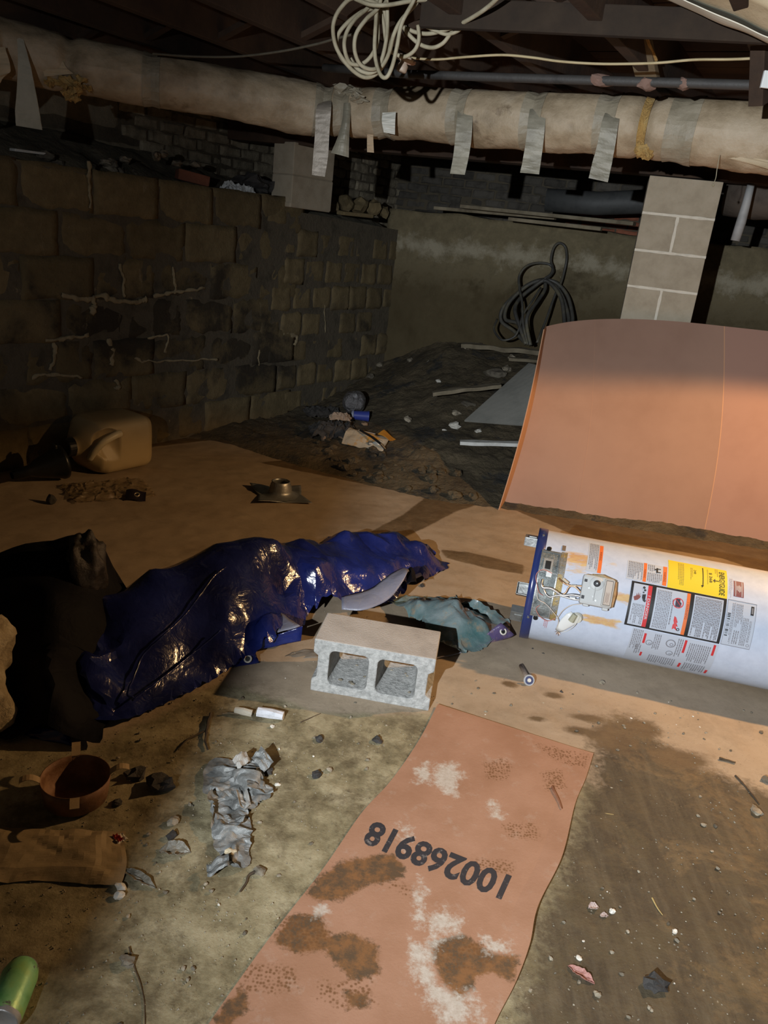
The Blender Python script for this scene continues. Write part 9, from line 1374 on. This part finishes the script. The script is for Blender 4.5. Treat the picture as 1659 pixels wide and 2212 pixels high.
settled('sheet', ([39,8,0,-18,-8,-1,-11,-5,-4,0,0,2,22,14,2,11,9,-5,-3,2,-15,-6,-4,41,-8,-4,-3,0,-1,-1,-1,2,3,12,-3,-7,18,16,-1,-1,11,2,-7,-1,-3,-1,-6,-3,0,1,1,1,-1,-1,0,6,8,4,-1,12,11,0,-2,-2,3,7,
-5,-7,7,-5,-8,3,2,1,1,-2,-1,3,10,3,3,2,14,6,0,-3,-2,-4,7,-2,-1,6,-10,-4,3,3,2,1,-1,-4,1,0,8,8,4,-4,-10,16,3,2,8,-5,-1,4,-1,7,-10,2,4,1,1,1,0,-5,-2,2,8,-2,11,-7,9,1,3,5,0,0,-1,-2,4,
0,-2,2,5,2,1,1,0,-4,-5,1,1,-2,1,17,-8,12,2,2,1,4,-2,0,-1,1,2,3,0,-2,-1,2,6,0,-2,-4,0,1,-1,5,6,4,-10,16,2,2,1,-1,4,-5,2,2,3,3,-1,-3,0,0,0,0,0,1,1,1,4,-2,-2,9,6,5,1,2,1,-1,-2,3,-2,5,
2,2,0,1,-2,-2,0,0,1,0,1,2,0,3,-4,10,9,1,2,-2,4,1,-1,0,1,3,2,1,0,-2,1,-1,0,-1,1,1,1,0,2,0,-2,19,-9,11,1,1,0,2,1,-1,1,0,3,3,0,1,-2,-3,2,1,-1,0,1,1,-1,2,2,1,6,6,4,1,1,1,0,1,0,1,1,0,3,
3,0,2,-1,2,-4,0,-2,0,0,3,-2,0,3,4,4,5,5,2,1,1,-1,1,1,1,0,0,4,1,2,0,1,2,0,-4,-2,0,0,2,-2,-1,3,6,4,0,9,2,2,1,-2,2,0,0,2,0,1,4,2,0,1,1,0,-3,-1,-1,-1,-1,0,1,1,3,10,19,-23,13,2,1,-2,1,0,
1,1,2,0,0,2,3,1,2,-1,0,-1,-2,1,0,-2,-8,-1,5,8,0,17,0,1,1,0,1,0,1,1,1,1,1,-1,2,4,1,1,0,0,-2,-1,0,1,-5,-3,0,2,0,7,-6,15,9,1,0,1,1,-2,3,1,1,0,2,0,1,2,-1,7,1,-5,2,-4,1,0,-1,-2,-3,1,0,0,
-3,25,3,0,1,1,1,1,1,0,1,1,-1,1,1,1,0,6,-3,0,2,-2,0,-5,-2,0,1,0,0,1,-5,38,-16,7,-2,1,2,3,1,2,-1,1,0,0,-2,-6,10,1,2,-2,2,-3,2,-4,-2,0,2,1,-1,-2,3,-6,24,3,1,0,1,2,3,2,1,-1,-3,3,1,-3,0,
6,-2,-2,4,-4,3,0,-3,-2,2,3,0,-2,-3,0,-3,24,4,2,3,-1,6,-1,0,1,-2,-1,3,0,-1,4,1,-4,-2,-1,1,-2,1,1,0,0,0,0,0,-3,0,0,23,6,3,2,1,2,2,-1,-1,-1,1,1,-1,1,2,1,-3,-3,-3,-1,3,0,1,0,-1,0,1,-3,
-1,0,2,22,7,2,3,1,2,1,0,0,-1,-1,1,-1,0,2,0,0,-4,-3,-2,3,1,0,0,1,-4,3,-4,0,1,21,0,3,5,4,2,2,2,1,1,0,-2,0,0,0,0,0,1,1,-5,-2,-2,2,0,0,0,0,-1,-7,7,0,18,-29,35,3,3,4,2,2,2,1,-1,-3,1,0,0,
0,1,0,-2,-1,-2,-1,1,-2,-1,1,1,-2,-6,0,19,2,7,5,3,4,3,2,1,-4,-1,2,1,1,-1,0,1,-1,-1,0,-1,0,-1,-2,0,0,0,-5,-2,18,-13,20,10,9,-3,3,1,0,-4,-1,2,2,2,0,1,0,-1,-2,-1,0,-1,-2,-3,2,-3,0,2,15,
-8,19,12,-2,0,1,1,2,-2,-2,-3,7,4,2,4,-1,-7,-3,-2,-1,-2,-2,-2,-3,36,-4,-1,-14,27,-4,0,1,1,1,2,3,-5,1,4,6,0,3,-6,-1,-6,1,-4,-4,30,-12,-12,-9,35,3,0,-2,4,0,5,2,-2,-2,1,1,7,-5,-4,-2,34,
-8,-12,-11,-10,52,-20,4,3,3,12,-4,-4,-5,-1,-3,38,-15,0,-10,-9,-9,78,-31,-4,2,5,7,28,-11,-14,-15,-4,-3,87,-16,-12,6,-3,0,-5,469,35,33,25,31,32,42,31,31,33,26,31,63,-673,42,39,33,28,
30,34,14,30,29,20,31,32,32,32,35,31,34,24,31,21,68,1,-672,45,30,30,33,32,21,31,30,31,20,32,31,32,31,33,32,34,28,20,30,21,42,-675,50,31,29,27,32,31,28,25,35,29,27,28,29,32,31,35,33,
31,16,25,28,43,-680,56,31,31,25,25,31,29,31,36,23,33,23,29,31,32,34,37,31,29,21,19,44,-701,4,64,33,31,36,17,28,31,30,40,22,32,20,31,32,32,33,39,33,31,20,31,37,-720,46,31,33,34,23,
28,28,29,34,31,32,21,30,30,29,33,33,36,40,31,32,29,50,-15,-744,57,34,27,34,32,32,28,25,28,33,31,32,29,30,30,21,31,39,40,34,32,32,13,47,-788,4,65,32,32,31,29,30,29,31,30,33,31,32,32,
30,31,29,31,32,36,34,31,31,32,49,-817,46,33,29,32,32,28,27,36,25,37,29,32,33,32,30,27,30,33,33,34,35,29,33,33,55,-829,54,27,31,29,34,33,31,27,30,33,30,28,36,33,32,30,27,31,32,34,36,
32,30,33,60,-841,3,61,31,33,28,35,31,26,26,30,32,30,31,27,39,32,31,31,35,31,32,33,32,29,30,66,-3,-853,41,33,32,32,30,30,29,31,27,28,32,32,32,24,34,32,36,29,38,33,34,34,31,30,27,27,
37,-859,41,37,33,31,27,30,30,32,29,25,33,33,30,29,29,32,32,27,43,36,36,34,32,30,28,21,40,-874,56,31,38,30,24,30,31,30,32,26,36,28,32,31,27,32,32,25,42,38,37,37,34,29,29,24,29,-910,
28,68,37,32,23,27,29,34,29,32,30,35,31,26,32,28,31,32,32,36,35,35,36,31,31,30,32,47,-930,65,32,32,30,28,31,30,29,30,32,31,34,31,26,31,31,30,32,36,30,32,35,35,34,31,24,32,65,-13,
-920,62,33,31,29,25,27,34,30,29,31,32,32,32,30,31,28,30,34,28,39,29,33,32,34,35,22,31,27,44,-935,63,31,30,31,28,29,30,30,30,30,31,32,31,34,31,28,32,32,29,35,31,35,33,35,30,29,27,26,
47,-923,-25,69,23,29,33,35,30,30,29,31,36,26,31,33,34,32,29,32,27,42,28,32,33,35,33,29,29,30,20,45,-951,39,28,33,31,32,34,30,28,27,26,40,32,31,31,35,32,32,25,40,32,32,32,34,36,28,
30,30,31,25,41,-961,44,34,34,26,40,25,30,30,28,28,36,31,31,33,32,33,32,31,36,33,31,34,29,31,38,29,30,19,25,56,-973,51,34,35,33,26,31,30,30,27,32,31,30,35,30,32,33,33,35,38,20,34,33,
32,33,32,30,21,24,27,60,-972,54,33,35,33,25,38,28,26,29,28,31,32,28,36,32,32,34,37,35,24,28,31,34,37,25,31,18,26,28,45,0,-952,42,41,40,32,26,37,29,28,30,23,34,30,30,32,33,31,32,37,
36,26,29,31,34,35,30,20,35,15,46,-3,-922,47,36,37,33,29,39,32,27,21,29,32,30,31,34,32,28,31,37,33,29,25,33,37,37,30,21,32,52,-5,-922,57,34,36,32,28,45,24,27,28,32,32,31,32,30,30,31,
32,35,31,31,35,28,35,36,23,29,51,23,-925,69,39,24,32,31,29,32,30,31,32,32,31,31,31,31,32,31,33,33,31,32,35,27,36,33,51,6,-863,56,23,29,31,32,32,30,30,32,32,30,31,31,31,33,33,31,32,
32,31,33,31,37,58,29,31,-844,31,29,30,31,33,33,30,32,28,31,32,32,32,31,32,32,33,32,30,42,25,25,31,-733,45,33,31,32,32,33,29,31,30,32,33,29,31,33,32,39,30,27,31,29,-646,56,28,32,33,
33,31,31,31,31,31,36,28,33,31,30,31,-521,53,31,31,32,32,40,34,30,28,29,30,-365,49,31,33,31,31,30,129,5,1,5,-7,-25,-25,17,-11,-38,-41,4,-14,0,8,-1,14,26,28,22,27,10,20,21,7,-10,-13,
-19,-36,-3,-11,-40,-6,-21,-3,-20,20,-3,30,28,17,18,26,9,16,27,32,6,-15,-33,-26,-29,-13,-12,-21,-28,-5,-25,-16,15,13,29,36,32,16,6,17,25,18,20,14,-21,-36,-24,-10,-30,-20,-6,-27,-23,
-19,-23,30,35,19,15,40,29,6,18,23,26,24,-4,-35,-27,-3,-10,-32,-52,3,-13,-27,-30,-33,45,14,41,20,8,18,38,19,7,28,32,31,-17,-36,-17,-7,-11,-30,-55,-37,5,-28,-11,-50,41,19,37,24,5,27,
35,22,17,20,40,22,-29,-23,-22,-16,-5,-27,-49,-59,-7,11,-12,-54,-31,55,16,28,34,19,12,28,26,23,36,27,9,-12,-14,-9,-22,-36,-29,-41,-40,-29,12,-6,-42,-45,40,15,16,24,24,33,26,15,36,24,
33,15,2,-10,-1,-9,-16,-25,-29,-34,-40,-53,-16,4,-22,-40,41,5,25,31,15,37,32,23,20,30,10,18,-5,-11,-1,-9,-18,-24,-16,-27,-35,-43,-40,-28,-6,-21,38,17,34,30,21,30,25,14,35,23,0,17,
-15,-4,-15,2,-13,-29,-24,-27,-31,-27,-33,-41,-24,-1,5,29,29,25,27,25,25,24,25,36,22,-6,18,-5,-23,-8,-22,-6,-16,-23,-24,-33,-31,-16,-30,-38,-12,-9,18,36,32,26,21,25,26,25,19,33,26,
-8,17,4,-26,-15,-10,-6,-25,-34,-11,-24,-42,-10,-19,-36,-19,-22,14,45,26,26,26,30,19,26,20,21,35,-4,1,18,-19,-25,7,-12,-38,-35,-13,-16,-40,-8,-14,-27,-37,-31,20,37,36,26,29,29,16,30,
22,12,41,7,-17,14,-8,-36,7,-12,-35,-26,-23,-17,-12,-23,-18,-20,-27,-50,-3,19,43,34,30,33,22,23,27,21,6,45,17,-12,-22,4,-27,-17,-14,-22,-18,-11,-13,-26,-42,-25,-12,-6,-41,8,4,41,36,
31,26,16,26,41,24,-3,31,22,-4,-27,-7,-9,-18,-20,-16,-25,-17,-10,-36,-25,-17,-29,-20,-17,-22,3,29,34,35,34,31,23,22,41,29,12,-4,17,7,-11,-4,-14,-14,-12,-31,-21,-26,-21,-19,-21,-20,
-33,-29,-22,-15,0,33,33,36,35,33,28,28,23,35,26,12,-1,-4,3,-6,-14,-6,-20,-35,-24,-18,-11,-20,-30,-34,-28,-29,-27,-8,-7,11,23,39,32,34,33,40,31,20,18,25,27,6,-2,-4,-6,-12,-6,-31,-27,
-30,-7,-14,-28,-43,-38,-21,-18,-29,-26,1,12,35,26,31,38,38,40,34,23,19,19,21,3,12,4,-9,-8,-20,-22,-43,-20,-13,-17,-36,-54,-26,-18,-7,-23,-39,-1,22,33,33,34,40,39,23,30,23,20,22,14,
14,17,6,-11,-10,-13,-37,-20,-20,-30,-36,-34,-27,-22,-24,-33,-24,-28,-1,37,49,30,18,50,34,21,19,26,20,22,11,10,17,7,-9,-7,-11,-31,-28,-19,-35,-37,-34,-30,-18,-32,-30,-24,-21,-5,50,
51,29,16,47,23,23,30,20,27,14,7,16,3,6,1,-4,-12,-25,-29,-35,-35,-41,-38,-30,-13,-32,-26,-21,-22,0,0,51,45,26,28,47,22,27,28,18,30,4,13,13,9,4,7,6,-18,-29,-29,-33,-42,-52,-56,-19,
-27,-8,-34,-25,6,-3,34,35,36,39,44,25,28,27,30,18,1,13,14,8,11,20,3,-22,-32,-27,-47,-56,-59,-47,-21,-28,-20,-6,-30,16,25,35,41,28,43,37,46,31,19,3,0,13,10,17,18,17,2,-15,-34,-39,
-57,-66,-46,-52,-30,-23,-14,-24,-1,50,61,51,24,2,38,48,34,10,-3,-1,12,11,15,17,11,18,-12,-29,-58,-71,-51,-54,-56,-32,9,-25,-11,85,63,42,19,-6,-9,40,41,3,2,9,9,8,12,7,19,11,20,-46,
-74,-69,-56,-58,-27,-47,-6,48,97,27,25,12,-8,-14,3,43,29,7,-3,6,0,3,25,4,-11,8,-48,-60,-49,-44,-38,2,91,-1,-4,5,-10,-8,17,39,26,3,-11,12,-13,17,18,-10,-51,-49,-26,-8,-73,63,21,-7,
-12,-4,-11,15,29,25,6,5,-6,-5,19,3,-25,-125,6,17,6,-2,-2,4,4,15,13,16,8,-104,16,-10,-6,0,11,-11]
, [86,13,13,23,12,23,12,23,12,23,11,24,11,25,10,25,9,26,9,26,9,26,8,28,7,28,7,28,7,28,6,29,6,30,5,30,5,30,4,31,4,31,4,31,4,31,4,32,3,31,4,30,5,29,6,28,7,27,8,24,11,21,14,17,18,12,23,
7]
, (37, 35), 870, (-1.8305, 1.7865, 0.0110)), M['poly_black'], bk, 1, .25, 24)
b = MB(); b = blob((0, 0, 0), (.062, .06, .12), .35, 6, 4); jitter(b, .010, 14, 1)
put('grey_bag', b, mat('bag_smoke', (.010, .009, .007), (.024, .018, .013), 9, .45, .6, 40, bd=.01), 'dark smoky plastic bag bunched on top of the shade-black tarp heap', 'bag', Vector((-0.93,2.26,0.345)), 0, None, None, True)
fb_ = settled('bag_body', FOILDATA, fm, gw, 1, .28, 24); fb_.location = (-.005, .075, .0); fb_.scale = (1.2, 1.08, 1.15)

# ------------------------------------------------------------------ small litter on the floor
rnd = random.Random(4)
def twig(pts, r, label, group=None, seed=0, mt=None):
    P = [Vector(p).to_3d() + Vector((0, 0, r + .001)) for p in pts]; b = MB(); s_ = spline(P, 6); b.tube(s_, [r * (1 - .5 * k / len(s_)) for k in range(len(s_))], 6); jitter(b, r * .5, 40, seed); return tag(b.obj('twig', mt or M['twig']), label, 'twig', group)
twig([(-0.424,1.206), (-0.411,1.185), (-0.392,1.154), (-0.372,1.125), (-0.355,1.093), (-0.338,1.047)], .0016, 'long thin dark stem on the near floor at the lower left')
twig([(-0.458,2.033), (-0.452,1.97), (-0.442,1.908), (-0.425,1.863)], .0055, 'upright forked twig left of the foil bag, thicker of the pair')
twig([(-0.452,1.947), (-0.478,1.919), (-0.496,1.887), (-0.504,1.849)], .0035, 'thin twig branching left from the thicker twig')
twig([(-0.425,2.042), (-0.398,2.05), (-0.374,2.047)], .0035, 'short pale stick beside the cream stub', mt=MATS['strut_wood'])
twig([(-0.181,2.046), (-0.153,2.076), (-0.127,2.103)], .0022, 'slim dark twig between the stubs and the concrete block')
twig([(-0.206,1.438), (-0.217,1.426), (-0.219,1.405), (-0.228,1.377)], .0042, 'bent dark twig at the lower end of the foil bag')
twig([(1.163,2.027), (1.175,1.978), (1.186,1.903)], .003, 'straight dark stick on the silt at the right')
twig([(1.141,2.103), (1.164,2.098), (1.187,2.089)], .005, 'short dark stick near the right edge, above the straight stick')
twig([(0.756,1.501), (0.76,1.477), (0.767,1.453)], .0022, 'pale straw on the dark silt right of the brown sheet', mt=mat('straw', (.36, .25, .09), (.45, .33, .13), 30, .8, .2))
twig([(0.567,1.862), (0.577,1.802), (0.581,1.771)], .003, 'small brown twig lying on the brown sheet', mt=mat('twig_brown', (.16, .06, .03), (.24, .1, .05), 30, .8, .2)).location.z = .012
twig([(0.698,1.788), (0.73,1.788)], .0014, 'pale grass blade on the dark silt', mt=MATS['straw'])
for k, (p, l, w_, rz, lab_) in enumerate((((0.535,1.264), .062, .022, -.62, 'torn reddish leaf on the dark silt right of the brown sheet'), ((0.602,1.452), .026, .02, .3, 'pale pink curled leaf on the dark silt, upper of two'), ((0.623,1.431), .02, .012, .2, 'small pale pink leaf just below the larger curled one'), ((-0.406,1.474), .075, .045, .1, 'grey curled leaf with wet shine left of the foil bag'), ((-0.462,1.383), .10, .025, -.45, 'long grey leaf strip pressed into the floor below the curled leaf'))):
    b = MB()
    def lf(u, v): t = math.sin(math.pi * min(1, u * 1.02)) ** .7; return ((u - .5) * l, (v - .5) * w_ * t * (1 + .4 * noise.noise(Vector((u * 9, v * 2, k)))), .003 + .35 * w_ * (2 * v - 1) ** 2 * t + .004 * noise.noise(Vector((u * 6, v * 5, k * 3))))
    b.grid(lf, 16, 6, .0008); put('dead_leaf', b, mat('leaf_red', (.20, .07, .055), (.34, .16, .13), 40, .6, .3) if k == 0 else (mat('leaf_pink', (.34, .25, .22), (.44, .34, .30), 40, .6, .3) if k < 3 else mat('leaf_grey', (.13, .12, .09), (.22, .20, .155), 30, .3, .5, 70)), lab_, 'leaf', Vector(p).to_3d(), rz)
# clumps and stones one by one
spec_ = [('dark_clump', (-0.505,1.694), .030, 'soot', 'black grassy clump on the dark floor, right of the round pan'), ('dark_clump', (-0.585,1.718), .022, 'soot', 'smaller black clump between the round pan and the grassy clump'), ('dark_clump', (-0.595,1.611), .012, 'soot', 'tiny black clump below the right clip of the round pan'),
    ('black_stone', (-0.192,1.442), .013, 'stone', 'dark blue grey stone at the lower right of the foil bag'), ('white_lump', (-0.493,1.354), .010, 'palestone', 'upper white lump of the pair below the long leaf strip'), ('white_lump', (-0.488,1.329), .010, 'palestone', 'lower white lump of the pair below the long leaf strip'),
    ('dark_clump', (-0.102,1.81), .012, 'soot', 'dark crumb with a wet shine right of the foil bag top'), ('dark_clump', (-0.114,1.969), .012, 'soot', 'dark crumb below the slim twig'), ('dark_clump', (0.06,1.995), .013, 'soot', 'dark crumb in front of the concrete block'), ('grey_stone', (-0.414,1.17), .013, 'stone', 'dark wet stone beside the long thin stem'),
    ('white_lump', (0.646,1.447), .007, 'palestone', 'pale lump at the right of the curled leaves'), ('white_lump', (0.783,1.408), .006, 'palestone', 'single white chip on the dark silt'), ('white_lump', (0.539,1.306), .006, 'palestone', 'white chip above the torn reddish leaf'), ('white_lump', (-0.271,1.881), .007, 'palestone', 'white chip above the foil bag'), ('white_lump', (-0.204,1.753), .006, 'palestone', 'white chip touching the right edge of the foil bag'), ('white_lump', (-0.263,2.008), .006, 'palestone', 'white chip below the bluish stub'),
    ('tan_stone', (1.162,1.87), .014, 'stone', 'flat tan stone at the end of the straight stick'), ('grey_stone', (1.255,2.017), .014, 'stone', 'grey stone at the right edge of the floor'), ('dark_clump', (0.692,1.259), .020, 'soot', 'black clod on the dark silt, lower right'), ('dark_clump', (0.855,2.488), .010, 'stone', 'brown nut shell on the lit floor in front of the heater'), ('dark_clump', (0.69,2.393), .007, 'soot', 'dark crumb right of the bolt'), ('dark_clump', (0.629,2.683), .006, 'soot', 'dark crumb in the shadow under the heater, left one'), ('dark_clump', (0.665,2.656), .006, 'soot', 'dark crumb in the shadow under the heater, right one'),
    ('grey_stone', (-0.437,1.57), .013, 'stone', 'rounded grey stone above the curled leaf'), ('grey_stone', (-0.427,1.523), .012, 'soot', 'dark stone just above the curled leaf'), ('dark_clump', (0.205,3.144), .010, 'soot', 'dark flake on the lit floor right of the tarp'), ('grey_stone', (-0.238,1.802), .012, 'soot', 'dark stone behind the top of the foil bag')]
for k, (nm, p, r, mt, lb) in enumerate(spec_):
    b = blob((0, 0, r * .45), (r * 1.25, r, r * .75), .6, k + 200, 2)
    if mt == 'soot' and r > .018: jitter(b, .010, 70, k)
    put(nm, b, M[mt], lb, 'stone' if 'stone' in nm or 'lump' in nm else 'clump', Vector(p).to_3d(), k * .7)
# pebbles: individual pieces on the near floor
PB = []
for k in range(6):
    b = blob((0, 0, .45), (1.2, .95, .7), .5, k + 300, 1); me = b.mesh('pebble'); PB.append(me)
me_d = [m_.copy() for m_ in PB]; [m_.materials.append(M['stone']) for m_ in me_d]; [m_.materials.append(M['palestone']) for m_ in PB]
n_ = 0
while n_ < 200:
    y = rnd.uniform(.95, 2.5) if rnd.random() < .8 else rnd.uniform(2.2, 3.3); x = rnd.uniform(-.33 * y - .1, .62 * y)
    if polysd(np.array([x]), np.array([y]), [tuple(p[:2]) for p in Lc] + [tuple(p[:2]) for p in Rc[::-1]])[0] > -.01: continue
    if y > 2.15 and (x < .0 or y > 2.55) and rnd.random() < .85: continue
    pale = rnd.random() < .12; r = rnd.uniform(.0016, .0042) if pale else rnd.uniform(.0018, .006)
    if rnd.random() < .08: r *= 1.6
    o = bpy.data.objects.new('pebble', rnd.choice(PB if pale else me_d)); C.objects.link(o); o.location = (x, y, .001); o.scale = (r, r, r); o.rotation_euler = (0, 0, rnd.uniform(0, 6)); n_ += 1
    tag(o, 'tiny pale chip lying on the near floor' if pale else 'tiny dark pebble lying on the near floor', 'pebble', 'pale chips on the floor' if pale else 'dark pebbles on the floor')
b = MB(); n_ = 0
while n_ < 2600:
    y = rnd.uniform(.9, 3.0); x = rnd.uniform(-.5 * y - .1, .75 * y); r = rnd.uniform(.0007, .0022)
    if y > 2.3 and rnd.random() < .6: continue
    z = .001; b.add([(x - r, y - r, z), (x + r * 1.2, y - r * .8, z), (x + r, y + r, z), (x - r * .8, y + r * .9, z), (x + .2 * r, y, z + r * 1.3)], [(0, 1, 4), (1, 2, 4), (2, 3, 4), (3, 0, 4)]); n_ += 1
tag(b.obj('grit', M['stone']), 'fine grit and crumbs strewn over the near floor', 'grit', None, 'stuff')

# ------------------------------------------------------------------ the work lamp that gives the warm light (just outside the picture)
wk = thing('work_lamp', 'clamp work lamp with a metal hood hanging beyond the right edge above the heater', 'lamp', LAMP)
b = MB(); b.lathe([(.030, .075), (.032, .075), (.05, .045), (.104, .003), (.1045, -.0005), (.102, .001), (.048, .04), (.030, .07)], Matrix.Translation((0, 0, .032)), 40); b.obj('hood', M['steel'], wk, True)
b = MB(); b.lathe([(0, .20), (.022, .20), (.028, .17), (.028, .108), (.02, .10), (0, .10)], None, 20); b.obj('socket', M['black'], wk, True)
b = MB(); b.tube(spline([(0, 0, .20), (.01, .0, .28), (.0, .02, .38), (.02, .0, .46)], 6), .005, 8); b.obj('cord', M['black'], wk, True)
